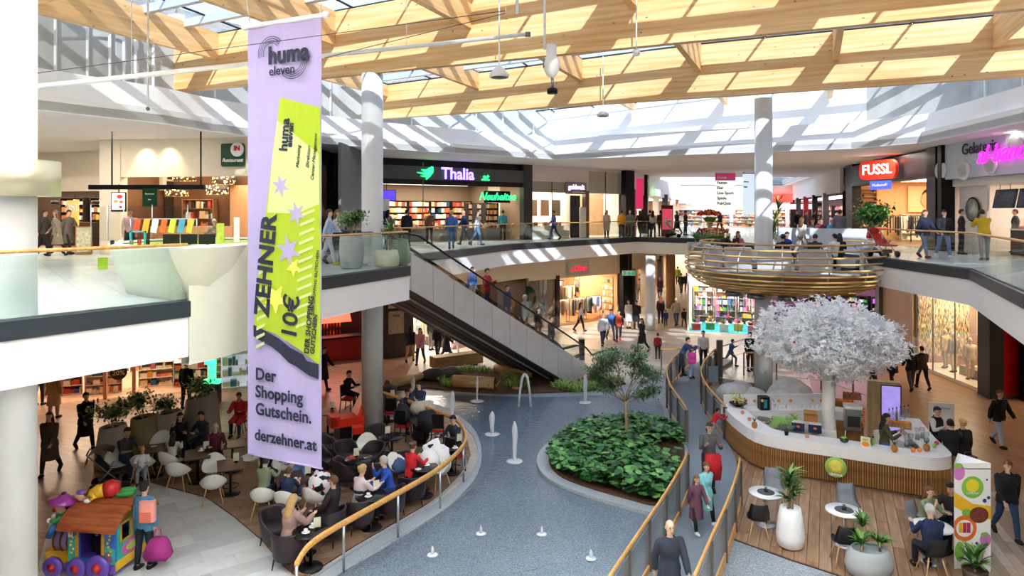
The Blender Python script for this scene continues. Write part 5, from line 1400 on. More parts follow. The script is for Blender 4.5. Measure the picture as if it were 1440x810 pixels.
# ---- escalators
EO=Vector((2.37,28.5,0));EA=math.atan2(-0.731,-0.682)
esc_b=[mat('escalator_side','#dcdee0',0.34,metal=0.35,var=0.05,scale=2),mat('escalator_under','#5c5350',0.5,metal=0.4)]
RUB=mat('rubber_handrail','#141416',0.35,var=0.02)
SL=0.5774*0.95
def esc(y0,label):
    t=thing('escalator',label,'escalator',EO,EA)
    W_=1.6
    def zb(x):return min(max(0.0,SL*x),SL*8.8)
    def zt(x):return min(max(0.0,SL*(x+2.27)),5.78)
    # side panels, each its own plate
    xs=[-2.1+0.95*k for k in range(13)]+[10.0]
    for side in (0,1):
        yy=y0 if side==0 else y0-W_
        for a,b_ in zip(xs,xs[1:]):
            mb=MB();g=0.01
            ring=[]
            for x in (a+g,(a+b_)/2,b_-g):
                z0_,z1_=zb(x),zt(x)
                if z1_-z0_<0.02:z1_=z0_+0.02
                ring.append([(x,yy-0.02,z0_),(x,yy+0.02,z0_),(x,yy+0.02,z1_),(x,yy-0.02,z1_)])
            mb.loft(ring,True,True,False);mb.build('side_panel',esc_b[0],t)
        mb=MB();pts=[(x,yy,zt(x)+0.92) for x in (-1.6,-0.6,0.5,2,4,6,8,8.8,9.5,10.6)]
        lo=[(-1.6,yy,0.95),(-2.6,yy,0.98),(-3.05,yy,0.9),(-3.15,yy,0.7),(-3.0,yy,0.5),(-2.6,yy,0.42)]
        path=[Vector(p) for p in lo[::-1]]+[Vector((x,yy,max(0.98,zt(x)+0.72))) for x in (-1.2,-0.4,1,3,5,7,8.0,8.8,9.6,11.2)]
        mb.tube(path,0.04,8,True,(1.1,0.9));mb.build('handrail',RUB,t)
        for a,b_ in zip((-2.9,-1.2,0.6,2.6,4.6,6.6,8.6),(-1.2,0.6,2.6,4.6,6.6,8.6,10.6)):
            mb=MB();ring=[]
            for x in (a+0.01,b_-0.01):
                ring.append([(x,yy-0.006,max(0.1,zt(x))),(x,yy+0.006,max(0.1,zt(x))),(x,yy+0.006,max(0.94,zt(x)+0.68)),(x,yy-0.006,max(0.94,zt(x)+0.68))])
            mb.loft(ring,True,True,False);mb.build('glass_panel',SHOPGLASS,t)
    # soffit
    mb=MB();ring=[[(x,y0-0.05,zb(x)+0.02),(x,y0-W_+0.05,zb(x)+0.02),(x,y0-W_+0.05,zb(x)-0.04),(x,y0-0.05,zb(x)-0.04)] for x in (0.05,8.8,10.0)]
    mb.loft(ring,True,True,False);mb.build('soffit',esc_b[1],t)
    mb=MB();ring=[[(x,y0-W_*0.5-0.04,zb(x)-0.05),(x,y0-W_*0.5+0.04,zb(x)-0.05),(x,y0-W_*0.5+0.04,zb(x)-0.11),(x,y0-W_*0.5-0.04,zb(x)-0.11)] for x in (0.3,8.8)]
    mb.loft(ring,True,True,False);mb.build('soffit_rail',esc_b[0],t)
    stm=MB();stm.bb(0,-W_/2+0.28,0,0.42,W_/2-0.28,0.22);sme=stm.mesh('step',mat('step_grey','#4e4f52',0.5,metal=0.4))
    for k in range(22):
        x=-0.9+k*0.42;z=max(0.0,min(5.28,SL*(x+1.1)+0.2))
        put('step',sme,t,(x,y0-W_/2,z))
    for k,x in enumerate((-2.6,9.6)):
        mb=MB();mb.bb(-0.9,-W_/2+0.1,0,0.9,W_/2-0.1,0.03);mb.build('comb_plate',STEEL,t,(x,y0-W_/2,0.0 if k==0 else 5.5))
    return t
esc(0.0,'nearer steel sided escalator rising to the left balcony')
esc(-1.75,'farther steel sided escalator beside the nearer one')
mb=MB();mb.rbox((0,0,0.5),(0.28,0.2,1.0),0.04);g=G(818,506);solo('bollard',mb,BLACK,'black post at the foot of the escalators','bollard',(g.x,g.y,0))
# ---- round hanging lounge
LC=Vector((10.75,27.0,0))
lg=thing('round_lounge','round basket shaped lounge platform with curved wooden rings on the upper floor','lounge platform',LC)
RINGS=[(5.97,3.2),(5.77,3.5),(5.55,3.69),(5.33,3.79),(5.11,3.80),(4.9,3.76),(4.71,3.66),(4.56,3.52),(4.43,3.34),(4.32,3.12),(4.22,2.86)]
RW=wood('ring_wood','#b98a4a','#e6c07c',0.35,(3,3,30),False)
def arc(r,z,a0,a1,n=56):return [(r*math.cos(a0+(a1-a0)*k/n),r*math.sin(a0+(a1-a0)*k/n),z) for k in range(n+1)]
A0,A1=math.radians(130),math.radians(412)
for z,r in RINGS:
    mb=MB();mb.tube(arc(r,z,A0,A1),0.038,6,True,(0.75,1.0));mb.build('ring',RW,lg)
for k in range(13):
    a=A0+(A1-A0)*k/12
    mb=MB();mb.tube([((r-0.05)*math.cos(a),(r-0.05)*math.sin(a),z) for z,r in RINGS],0.028,6);mb.build('rib',STEEL,lg)
mb=MB();mb.lathe([(0.0,4.02),(2.2,4.04),(2.75,4.15),(3.1,4.45),(3.35,4.8),(3.4,4.92),(0,4.92)],48);mb.build('shell',mat('lounge_shell','#a58f6c',0.35,metal=0.6,var=0.03),lg)
mb=MB();mb.lathe([(0,4.92),(3.4,4.92),(3.4,4.96),(0,4.96)],48);mb.build('floor_disc',mat('lounge_floor','#a9a39a',0.5),lg)
for k in range(6):
    a=math.radians(195+k*28);mb=MB();mb.lathe([(0.3,3.92),(0.34,3.94),(0.3,4.12)],16,(2.25*math.cos(a),2.25*math.sin(a),0));mb.build('lamp_bowl',GREYMETAL,lg)
LGREY=mat('lounge_grey','#c6cad0',0.7,var=0.03)
for k in range(9):
    a0=math.radians(150+k*27);a1=a0+math.radians(22)
    if k in (5,):continue
    t=thing('lounge_sofa','curved pale grey lounge sofa in the round lounge, %s clockwise from its left end'%(ords+['tenth'])[k],'sofa',LC+Vector((0,0,4.968)),0,'lounge sofas')
    def sec(r0,r1,z0,z1,n=6):
        mb=MB();mb.loft([[(r*math.cos(a0+(a1-a0)*i/n),r*math.sin(a0+(a1-a0)*i/n),z) for r,z in ((r0,z0),(r1,z0),(r1,z1),(r0,z1))] for i in range(n+1)],True,True,False);return mb
    sec(2.86,3.0,0.0,0.86).build('backrest',LGREY,t);sec(2.15,2.72,0.12,0.42).build('seat',LGREY,t);sec(2.2,2.68,0,0.12).build('base',DARKWALL,t)
for k,(x,y,w_,rz) in enumerate(((1.2,2.6,2.4,0.25),(2.9,1.6,2.2,-0.35),(3.2,3.4,2.4,0.1))):
    t=thing('lounge_sofa','straight high backed grey lounge sofa on the walkway side, %s'%['left one','right one','one furthest back'][k],'sofa',LC+Vector((x,y,H)),rz)
    mb=MB();mb.rbox((0,0,0.5),(w_,0.16,0.9),0.06);mb.build('backrest',LGREY,t);mb=MB();mb.rbox((0,0.35,0.27),(w_,0.6,0.3),0.08);mb.build('seat',LGREY,t)
mb=MB();mb.lathe([(0.0,4.9),(5.0,4.9),(5.0,4.95),(0,4.95)],8)
for k,(x,y) in enumerate(((-1.4,0.9),(0.5,-1.2),(1.7,0.3))):
    t=thing('lounge_table','small round white table in the round lounge, %s'%['left','front','right'][k],'table',LC+Vector((x,y,4.968)))
    mb=MB();mb.lathe([(0.0,0.7),(0.4,0.7),(0.4,0.73),(0.0,0.73)],20);mb.build('table_top',PLASTER,t);mb=MB();mb.lathe([(0.22,0),(0.2,0.02),(0.03,0.04),(0.03,0.7)],14);mb.build('pedestal',STEEL,t)
print('PIECES',n1,n2,n3,n4)
# ------------------------------------------------------------ banner
LILAC=bpy.data.materials.new('banner_lilac');LILAC.use_nodes=True
def cloth_mat(m,col,tl=0.45):
    nt=m.node_tree
    for n_ in list(nt.nodes):nt.nodes.remove(n_)
    o=nt.nodes.new('ShaderNodeOutputMaterial');a=nt.nodes.new('ShaderNodeBsdfDiffuse');b=nt.nodes.new('ShaderNodeBsdfTranslucent');mx=nt.nodes.new('ShaderNodeMixShader')
    tc=nt.nodes.new('ShaderNodeTexCoord');no=nt.nodes.new('ShaderNodeTexNoise');no.inputs['Scale'].default_value=3;mp=nt.nodes.new('ShaderNodeMapping');mp.inputs['Scale'].default_value=(6,1,0.4)
    cm=nt.nodes.new('ShaderNodeMix');cm.data_type='RGBA';c=hx(col);cm.inputs[6].default_value=tuple(x*0.93 for x in c)+(1,);cm.inputs[7].default_value=tuple(min(1,x*1.05) for x in c)+(1,)
    nt.links.new(tc.outputs['Object'],mp.inputs[0]);nt.links.new(mp.outputs[0],no.inputs['Vector']);nt.links.new(no.outputs['Fac'],cm.inputs[0])
    nt.links.new(cm.outputs[2],a.inputs[0]);nt.links.new(cm.outputs[2],b.inputs[0]);mx.inputs[0].default_value=tl
    nt.links.new(a.outputs[0],mx.inputs[1]);nt.links.new(b.outputs[0],mx.inputs[2]);nt.links.new(mx.outputs[0],o.inputs[0])
cloth_mat(LILAC,'#c3b7df',0.3)
LIME=bpy.data.materials.new('banner_lime');LIME.use_nodes=True;cloth_mat(LIME,'#bdd542',0.3)
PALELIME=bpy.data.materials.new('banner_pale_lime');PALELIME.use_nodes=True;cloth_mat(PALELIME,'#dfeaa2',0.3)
INKB=mat('banner_ink','#23263a',0.8,var=0)
bw_,bh_=1.767,8.0
bn=thing('hanging_banner','tall lilac and lime advertising banner hanging in the atrium','banner',(-4.95,12.8,2.62),math.atan2(-0.75,1.6))
def BZ(x,y):
    f=(x-349)/104.0;yt=40-20*f;yb=640+17*f
    # perspective along the width
    d0,d1=12.8,12.05;u=f*d0/(f*d0+(1-f)*d1)
    return u*bw_,(yb-y)/(yb-yt)*bh_
mb=MB();nx=12
front=[[(bw_*i/nx,-0.004+0.02*math.sin(i*0.9),z) for i in range(nx+1)] for z in (0,2,4,6,bh_)]
back=[[(p[0],p[1]+0.008,p[2]) for p in r] for r in front]
for (g_,fl_) in ((front,0),(back,1)):
    vs_=[p for r in g_ for p in r];fs_=[]
    for j in range(4):
        for i in range(nx):
            q=(j*(nx+1)+i,j*(nx+1)+i+1,(j+1)*(nx+1)+i+1,(j+1)*(nx+1)+i);fs_.append(q if not fl_ else q[::-1])
    mb.add(vs_,fs_,True)
bcl=mb.build('cloth',LILAC,bn)
mb=MB();mb.cyl((-0.06,0,bh_),(bw_+0.06,0,bh_),0.045,None,10);mb.ball((-0.08,0,bh_),0.07);mb.ball((bw_+0.08,0,bh_),0.07);mb.build('top_bar',WHITEMETAL,bn)
mb=MB();mb.cyl((0,0,0),(bw_,0,0),0.02,None,8);mb.build('bottom_bar',LILAC,bn)
for k,u in enumerate((0.05,bw_-0.05)):
    mb=MB();mb.cyl((u,0,bh_),(u+(-0.4 if k==0 else 0.3),0,bh_+2.4),0.008,None,5);mb.build('wire',WHITEMETAL,bn)
def bpoly(pts,m,name,y=-0.034,h=0.006):
    q=[BZ(*p) for p in pts]
    mb=MB();mb.prism(q,y,y-h) if False else None
    tri=tessellate_polygon([[Vector((a,b_,0)) for a,b_ in q]])
    vs_=[(a,y,b_) for a,b_ in q]
    def ok(t):return (q[t[1]][0]-q[t[0]][0])*(q[t[2]][1]-q[t[0]][1])-(q[t[1]][1]-q[t[0]][1])*(q[t[2]][0]-q[t[0]][0])>0
    mb.add(vs_,[t if ok(t) else t[::-1] for t in tri],False)
    return mb.build(name,m,bcl)
bpoly([(396,138),(432,146),(452,150),(452,512),(425,492),(390,470),(359,460),(372,330)],LIME,'voucher_print')
bpoly([(392,170),(450,215),(451,285),(420,300),(378,300),(386,215)],PALELIME,'voucher_glare',-0.038)  # paler patch imitates sun glare on the upper part of the voucher
bpoly([(359,458),(376,466),(395,476),(410,488),(428,497),(434,506),(450,510),(450,531),(436,526),(420,515),(408,509),(396,497),(384,488),(370,481),(359,474)],INKB,'torn_edge',-0.040)
def star(cx,cy,r,m,n=5,r2=0.45,rot=0.3):
    pts=[]
    for k in range(2*n):
        a=rot+PI*k/n;rr=r if k%2==0 else r*r2;pts.append((cx+rr*math.cos(a)*0.75,cy+rr*math.sin(a)))
    bpoly(pts,m,'star_print',-0.044)
star(408,352,24,LILAC,6,0.4);star(397,262,17,LILAC,6,0.4);star(419,300,18,LILAC,6,0.4);star(390,420,22,mat('star_yellow','#eef05a',0.8),5);star(415,375,14,mat('star_yellow','#eef05a',0.8),5)
for k in range(16):
    y_=262+k*13;x_=432-0.04*(k*13)
    bpoly([(x_-6,y_),(x_+14,y_-9),(x_+14,y_-5),(x_-6,y_+4)],PALELIME,'ray_print',-0.043)
    if k>6:bpoly([(x_-62,y_+30),(x_-50,y_+24),(x_-50,y_+28),(x_-62,y_+35)],PALELIME,'ray_print',-0.043)
def btext(s,px,py,size,tilt=0.0,m=INKB,name='lettering',**kw):
    u,z=BZ(px,py);return text(s,size,m,bcl,(u,-0.048,z),0,name,tilt,ext=0.002,**kw)
btext('huma',408,77,0.44,bold=0.016);btext('eleven',399,100,0.24,bold=0.003)
def arcs(cx,cz,r0,sx,a0,a1,tilt=0.0,n=4,gap=0.04,w_=0.006):
    for k in range(n):
        r=r0-k*gap;mb=MB();pts=[]
        for i in range(17):
            a=math.radians(a0+(a1-a0)*i/16);x,z=r*sx*math.cos(a),r*math.sin(a)
            x,z=x*math.cos(tilt)-z*math.sin(tilt),x*math.sin(tilt)+z*math.cos(tilt);pts.append((cx+x,-0.046,cz+z))
        mb.tube(pts,w_,4,True,(0.5,1.0) if False else None,False);mb.build('logo_arc',INKB,bcl)
u,z=BZ(384,76);arcs(u,z,0.30,1.05,195,40);u,z=BZ(414,86);arcs(u,z,0.32,1.05,10,-140)
T82=-math.radians(84)
btext('ZEHNER',377,374,0.49,T82,bold=0.018,space=1.02)
btext('10€',412,445,0.5,T82,bold=0.008)
btext('DER SHOPPING',437,455,0.15,T82,bold=0.004);btext('GUTSCHEIN',444,468,0.13,T82,bold=0.003)
btext('DER SHOPPING GUTSCHEIN',446,395,0.09,T82)
btext('huma',403,190,0.27,T82,bold=0.008);btext('eleven',411,190,0.17,T82,bold=0.006)
for k,(x_,s_) in enumerate(((420,'Marketing'),(434,'Direktion'),(442,'Center Management'))):btext(s_,x_+2,220,0.1,T82,shear=0.3)
for k,s_ in enumerate(('Der','Shopping','Gutschein.')):btext(s_,362,527+k*24.5,0.31,0,align='LEFT',bold=0.008)
btext('derzehner.at',361,612,0.285,0,align='LEFT',bold=0.008)
# ------------------------------------------------------------ pipes and devices hanging under the roof
def drop(name,label,cat,px,ytop,ybot,d,r=0.02):
    x=(px-720)/FPX*d;z0=CAMZ+(298-ybot)/FPX*d
    n_=(Vector((x,d))-RO).dot(Vector((-UY,UX))) if False else None
    zt=13.3
    t=thing(name,label,cat,(x,d,z0))
    mb=MB();mb.cyl((0,0,0),(0,0,zt-z0),r,None,6);mb.build('rod',WHITEMETAL,t)
    return t
t=thing('white_pipe','long white horizontal pipe slung under the timber beams','pipe',(0,0,0))
a_=Vector(((40-720)/FPX*15.0,15.0,7.15+175/FPX*15));b_=Vector(((742-720)/FPX*15.6,15.6,7.15+250/FPX*15.6))
mb=MB();mb.tube([a_,b_],[0.06,0.045],10);mb.build('tube',WHITEMETAL,t);mb=MB();mb.cyl(b_+Vector((0,0,-0.05)),b_+Vector((0,0,0.04)),0.07);mb.build('end_clamp',GREYMETAL,t)
for k,f in enumerate((0.2,0.75)):
    p=a_.lerp(b_,f);mb=MB();mb.cyl(p,(p.x,p.y,13.6),0.01,None,5);mb.build('hanger_wire',WHITEMETAL,t)
t=drop('hanging_rod','thin white rod hanging over the left balcony with a small tip','rod',208,20,153,17,0.025);mb=MB();mb.ball((0,0,0),0.05,8,5);mb.build('tip',GREYMETAL,t)
t=drop('hanging_speaker','white conical speaker hanging on a rod under the first timber beam, nearest the pipe','speaker',702,0,92,17)
mb=MB();mb.lathe([(0.24,-0.3),(0.25,-0.22),(0.1,-0.05),(0.05,0)],16);mb.build('horn',WHITEMETAL,t);mb=MB();mb.lathe([(0.0,-0.31),(0.2,-0.31),(0.2,-0.29),(0,-0.29)],16);mb.build('grille',GREYMETAL,t)
t=drop('hanging_speaker','small white speaker hanging on a long rod in front of the far white wall','speaker',848,70,153,27)
mb=MB();mb.lathe([(0.24,-0.3),(0.25,-0.22),(0.1,-0.05),(0.05,0)],16);mb.build('horn',WHITEMETAL,t);mb=MB();mb.lathe([(0.0,-0.31),(0.2,-0.31),(0.2,-0.29),(0,-0.29)],16);mb.build('grille',GREYMETAL,t)
t=drop('hanging_sensor','small dome sensor hanging on a rod under the first timber beam','sensor',895,0,72,17.5)
mb=MB();mb.lathe([(0.0,-0.14),(0.08,-0.11),(0.1,-0.03),(0.1,0.02),(0,0.02)],12);mb.build('dome',WHITEMETAL,t)
t=drop('hanging_rod','short grey rod end under the first timber beam at the top edge','rod',727,0,19,16,0.04)
t=drop('hoist','white electric chain hoist with a black weight hanging on a rod','hoist',766,0,70,16,0.03)
mb=MB();mb.lathe([(0.0,-0.66),(0.1,-0.62),(0.17,-0.5),(0.2,-0.35),(0.17,-0.2),(0.12,-0.15),(0.12,0.12),(0,0.12)],14,(0.16,0,0));mb.build('motor',WHITEMETAL,t)
mb=MB();mb.cyl((0.18,0,-0.66),(0.18,0,-0.9),0.035,None,8);mb.build('hook',GREYMETAL,t)
mb=MB();mb.lathe([(0.12,-1.03),(0.13,-1.0),(0.13,-0.92),(0.1,-0.9)],14,(0.18,0,0));mb.build('weight',BLACK,t)
mb=MB();mb.box((0.02,0,-0.32),(0.12,0.16,0.2));mb.build('bracket',GREYMETAL,t)
t=thing('ventilation_unit','small white unit fixed under the roof panes behind the first beam','ventilation unit',((248-720)/FPX*24,24,7.15+(298-27)/FPX*24),ROOFA)
mb=MB();mb.rbox((0,0,0),(0.6,0.3,0.28),0.06);mb.build('housing',WHITEMETAL,t);mb=MB();mb.box((0,-0.16,-0.06),(0.45,0.02,0.08));mb.build('grille',GREYMETAL,t);mb=MB();mb.cyl((0,0,0.14),(0,0,0.5),0.03,None,6);mb.build('bracket',GREYMETAL,t)
CABM=mat('cable_dark','#3a3f45',0.6)
for k,(a_,b_) in enumerate((((-8.3,11.0,9.3),(-0.1,11.0,10.39)),((-3.1,11.3,9.7),(-0.1,11.1,10.38)))):
    t=thing('cable','thin dark cable strung across under the roof, %s one'%('long upper','short lower')[k],'cable',a_)
    mb=MB();mb.tube([(0,0,0),tuple(Vector(b_)-Vector(a_))],0.007,5);mb.build('strand',CABM,t)
    mb=MB();mb.cyl(tuple(Vector(b_)-Vector(a_)),tuple(Vector((b_[0],b_[1],13.9))-Vector(a_)),0.005,None,4);mb.build('hanger_wire',WHITEMETAL,t)
# metal collar on the left column
t=thing('column_collar','broad champagne metal collar round the left column','column collar',(-7.95,10.85,7.4))
mb=MB();mb.lathe([(0.345,0.0),(0.66,0.0),(0.66,0.56),(0.345,0.56)],36);mb.build('sheet',mat('champagne_metal','#c6c2a8',0.35,metal=0.5,var=0.03),t)
# ------------------------------------------------------------ info kiosk in thick pale concrete, left balcony
INFOC=mat('kiosk_shell','#dcdcc8',0.6,var=0.04,scale=1.5)
ik=thing('info_kiosk','large pale rounded kiosk body that juts out over the balcony edge','kiosk',(-7.05,14.3,H))
mb=MB()
base=[(1.25,-2.1),(2.05,-0.3),(2.6,1.4),(1.9,2.6),(0.2,3.0),(-1.2,2.4),(-1.5,0.6),(-0.8,-0.9)]
base=[tuple(p) for p in spline(base,4,True)]
def shrink(f,dx=0,dy=0):return [(0.4+(p[0]-0.4)*f+dx,0.4+(p[1]-0.4)*f+dy) for p in base]
rings=[[(p[0],p[1],z) for p in shrink(f)] for f,z in ((0.80,0.0),(0.86,0.2),(0.94,0.6),(1.0,1.0))]
mb.loft(rings,True,False,True)
rings=[[(p[0],p[1],z) for p in shrink(f)] for f,z in ((1.0,1.0),(0.93,1.02),(0.9,0.98))]
mb.loft(rings,True,False,True);mb.build('shell',INFOC,ik)
mb=MB();mb.prism(shrink(0.9),0.9,0.96);mb.build('counter_top',mat('lime_counter','#b9d84a',0.35),ik)
# bulge in front of the slab edge
mb=MB()
bul=[]
for k in range(13):
    f=k/12;p=Vector((-5.93,12.5)).lerp(Vector((-4.85,16.3)),f);nn=Vector((0.96,-0.27));bul.append((p,nn,math.sin(PI*f)**0.6))
rings=[]
for z,o_ in ((4.35,0.18),(4.8,0.26),(5.5,0.40),(6.2,0.52),(6.52,0.56),(6.54,0.42),(6.5,0.3)):
    rings.append([(p.x+nn.x*(o_*s_+0.02),p.y+nn.y*(o_*s_+0.02),z) for p,nn,s_ in bul])
bk=[(p.x-0.15,p.y+0.04) for p,nn,s_ in bul]
mb.loft(rings,False,False,True)
mb.loft([[(x,y,6.5) for x,y in bk],[(x,y,4.35) for x,y in bk]],False,False,False)
mb.loft([rings[0],[(x,y,4.35) for x,y in bk]],False,False,False);mb.loft([rings[-1],[(x,y,6.5) for x,y in bk]],False,False,False)
mb.build('balcony_bulge',INFOC,ik,(7.05,-14.3,-H))
def onkiosk(px,d,z=6.48):return Vector(((px-720)/FPX*d,d,z))
fx=[(216,317,'#c8502e'),(228,316,'#e3a83a'),(239,315,'#e9e7e2'),(250,313,'#d46a35'),(262,311,'#c9d84a'),(204,320,'#5aa0c0'),(272,310,'#e2c15a')]
t=thing('card_rack','rack of coloured sample cards standing on the info kiosk counter','display rack',onkiosk(230,14.6,6.58),-0.1)
mb=MB();mb.cyl((-0.75,0,0),(-0.75,0,0.42),0.012,None,6);mb.cyl((0.75,0,0),(0.75,0,0.42),0.012,None,6);mb.cyl((-0.75,0,0.42),(0.75,0,0.42),0.012,None,6);mb.build('frame',STEEL,t)
for k,(px,_,c) in enumerate(fx):
    mb=MB();mb.box((0,0,-0.15),(0.13,0.02,0.3),0,0,0.2);mb.build('card',mat('card_%d'%k,c,0.5),t,(-0.6+0.2*k,0,0.42))
for k,px in enumerate((241,266,291)):
    t=thing('computer_monitor','black computer monitor seen from behind on the info kiosk, %s'%['left','middle','right'][k],'monitor',onkiosk(px,13.8,6.47),0.1)
    mb=MB();mb.rbox((0,0,0.13),(0.32,0.04,0.2),0.01);mb.build('screen',BLACK,t);mb=MB();mb.box((0,0.03,0.06),(0.05,0.03,0.12));mb.build('neck',GREYMETAL,t);mb=MB();mb.box((0,0.03,0.008),(0.2,0.14,0.016));mb.build('foot',GREYMETAL,t)
t=thing('display_stand','turquoise square frame standing on the info kiosk counter','display frame',onkiosk(194,14.2),0)
TEAL=mat('teal_plastic','#31a7bd',0.4)
for a,b_ in (((-0.15,0),(-0.15,0.26)),((0.15,0),(0.15,0.26)),((-0.15,0.26),(0.15,0.26))):
    mb=MB();mb.box(((a[0]+b_[0])/2,0,(a[1]+b_[1])/2),(abs(b_[0]-a[0])+0.03,0.05,abs(b_[1]-a[1])+0.03));mb.build('bar',TEAL,t)
for k,(px,d,h_,w_) in enumerate(((310,15,0.42,0.16),(333,15.2,0.55,0.12))):
    sign_board('small %s display card on the right part of the info kiosk'%['striped green and orange','tall white'][k],onkiosk(px,d,6.48+h_/2),0,w_,h_,[mat('card_green','#bfd05a',0.5,var=0.3,scale=9),PLASTER][k],th=0.03,name='display_card')
for k,(a,b_) in enumerate(((128,150),(152,172),(174,212),(214,262),(264,304))):
    d=15.6+0.1*k;xa,xb=(a-720)/FPX*d,(b_-720)/FPX*d
    mb=MB();mb.box((0,0,0.4),(xb-xa-0.02,0.015,0.8));o=mb.build('pane',SHOPGLASS,ik,((xa+xb)/2+7.05,d-14.3,0.98))
    mb=MB();mb.cyl((0,0,0),(0,0,0.84),0.014,None,6);mb.build('pane_post',STEEL,ik,(xa+7.05,d-14.3,0.98))
for k,px in enumerate((158,170,185,196,208)):
    mb=MB();mb.lathe([(0.035,0),(0.04,0.1),(0.03,0.12),(0,0.12)],8)
    solo('counter_jar',mb,[BLACK,PLASTER,GREYMETAL,mat('red_plastic','#b5303a',0.4),BLACK][k],'small %s on the lime kiosk counter'%['black tin nearest the left glass','white cup','grey pot','red tin','black pot beside the monitors'][k],'jar',onkiosk(px,13.55+0.1*k,6.47))
t=sign_board('lime leaflet stuck on the balcony glass below the handrail',Vector(((142-720)/FPX*11.45,11.5,6.28)),0.95,0.16,0.2,mat('leaflet_lime','#b5d43c',0.5),th=0.01,name='leaflet')
# black awning frame with menu screen and green board
aw=thing('cafe_awning','black beam hung from the ceiling with a menu screen on it','frame',((207-720)/FPX*23.2,23.2,H+0.16))
mb=MB();mb.box((0,0,2.33),(3.9,0.18,0.16));mb.build('beam',BLACK,aw)
for x in (-1.55,1.55):
    mb=MB();mb.box((x,0.6,(CEIL-H-0.16+2.3)/2),(0.04,0.04,CEIL-H-0.16-2.3));mb.build('hanger',BLACK,aw)
    mb=MB();mb.box((x,0.3,2.33),(0.1,0.7,0.1));mb.build('bracket',BLACK,aw)
t=thing('menu_screen','bright portrait menu screen with food pictures hanging from the black frame','screen',((166-720)/FPX*23,23.05,CAMZ+(298-284)/FPX*23))
mb=MB();mb.box((0,0,0),(0.5,0.06,0.66));mb.build('housing',BLACK,t);mb=MB();mb.box((0,-0.035,0.02),(0.44,0.01,0.56));mb.build('picture',mat('menu_glow','#e8e4f2',0.3,emit=0.7,var=0.05),t)
for (x,z,r,c) in ((0.05,0.18,0.1,'#c8403a'),(-0.08,0.02,0.08,'#e2a24a'),(0.1,0.0,0.07,'#d8643a'),(0.08,-0.17,0.06,'#b0394a')):
    mb=MB();mb.X=Matrix.Translation((x,-0.042,z))@Matrix.Diagonal((1,0.05,0.7,1));mb.ball((0,0,0),r,10,6);mb.build('food_picture',mat('food_'+c[1:],c,0.4,emit=0.4),t)
mb=MB();mb.cyl((0,0,0.33),(0,0,0.6),0.02,None,6);mb.build('bracket',BLACK,t)
sign_board('dark green menu board hanging from the black frame',Vector(((210-720)/FPX*23,23.05,CAMZ+(298-278)/FPX*23)),0,0.5,0.62,mat('sign_green','#16462b',0.4),[('Restaurant',0.07,PLASTER,0,0.13,{}),('hier',0.07,PLASTER,0,-0.06,{})],th=0.04,name='menu_board')
t=thing('poster_stand','standing board of food posters beside the left balcony walkway','poster stand',U(118,358),0.5)
for s_ in (-1,1):
    mb=MB();mb.box((0,s_*0.16,0.55),(0.55,0.03,1.1),0,s_*0.25);mb.build('board',mat('stand_wood','#a57a4c',0.6),t)
mb=MB();mb.box((0,-0.19,0.58),(0.47,0.012,0.95),0,-0.25);mb.build('poster',mat('poster_food','#cfc4a4',0.5,var=0.45,scale=9),t)
# ------------------------------------------------------------ plants
POTW=mat('pot_white','#f0f0ee',0.5,var=0.02);POTG=mat('pot_grey','#a9aeae',0.6,var=0.04);POTC=mat('pot_cream','#e6e2c4',0.6,var=0.03);POTB=mat('pot_beige','#b5a692',0.65,var=0.05);POTBR=mat('pot_brown','#4f3b2b',0.6)
PLEAF=[mat('plant_leaf_a','#2f5e2b',0.4,var=0.12),mat('plant_leaf_b','#4d8038',0.4,var=0.12),mat('plant_leaf_c','#7da04f',0.4,var=0.12)]
def strap(mb,base,az,L_,w_,droop,lift=1.0,n=5):
    vs=[];
    for i in range(n+1):
        f=i/n;r=L_*f*(0.35+0.5*f*droop);z=L_*lift*(f-droop*0.75*f*f)
        ww=w_*math.sin(PI*min(0.98,0.12+0.88*f))**0.7
        c,s_=math.cos(az),math.sin(az)
        p=(base[0]+c*r,base[1]+s_*r,base[2]+z)
        vs+=[(p[0]-s_*ww,p[1]+c*ww,p[2]),(p[0],p[1],p[2]-ww*0.35),(p[0]+s_*ww,p[1]-c*ww,p[2])]
    fs=[]
    for i in range(n):
        a=i*3;fs+=[(a,a+1,a+4,a+3),(a+1,a+2,a+5,a+4)]
    mb.add(vs,fs,True)
def dracaena(parent,base,n,L_,w_,rnd,stem=0.3,droop=(0.3,1.0),cols=3):
    if stem>0:
        mb=MB();mb.cyl(base,(base[0],base[1],base[2]+stem),0.025,0.02,7);mb.build('stem',BARK,parent)
    for k in range(n):
        mb=MB();strap(mb,(base[0],base[1],base[2]+stem*(0.75+0.25*rnd.random())),rnd.uniform(0,6.3),L_*rnd.uniform(0.7,1.1),w_,rnd.uniform(*droop));mb.build('leaf',PLEAF[rnd.randrange(cols)],parent)
def pot(parent,prof,m,sx=1,sy=1,soil=None):
    mb=MB();mb.lathe(prof,28,(0,0,0),sx,sy);mb.build('pot',m,parent)
    r,z=prof[-1] if soil is None else soil
    mb=MB();mb.lathe([(0,z-0.05),(r*0.96,z-0.05)],20,(0,0,0),sx,sy);mb.build('soil',SOIL,parent)
rnd=random.Random(21)
g=G(1117,779);t=thing('potted_plant','tall white rounded pot with a leafy dracaena on the plank deck','plant',(g.x,g.y+0.2,0.07))
pot(t,[(0.2,0),(0.27,0.04),(0.29,0.25),(0.25,0.6),(0.21,0.82),(0.18,0.83),(0.17,0.78)],POTW)
for k in range(4):dracaena(t,(rnd.uniform(-.06,.06),rnd.uniform(-.06,.06),0.78),26,0.46,0.028,rnd,0.15+0.17*k,(0.35,1.0))
g=G(1222,812);t=thing('potted_plant','low wide grey planter with two bushy dracaenas at the front of the deck','plant',(g.x,g.y,0.07))
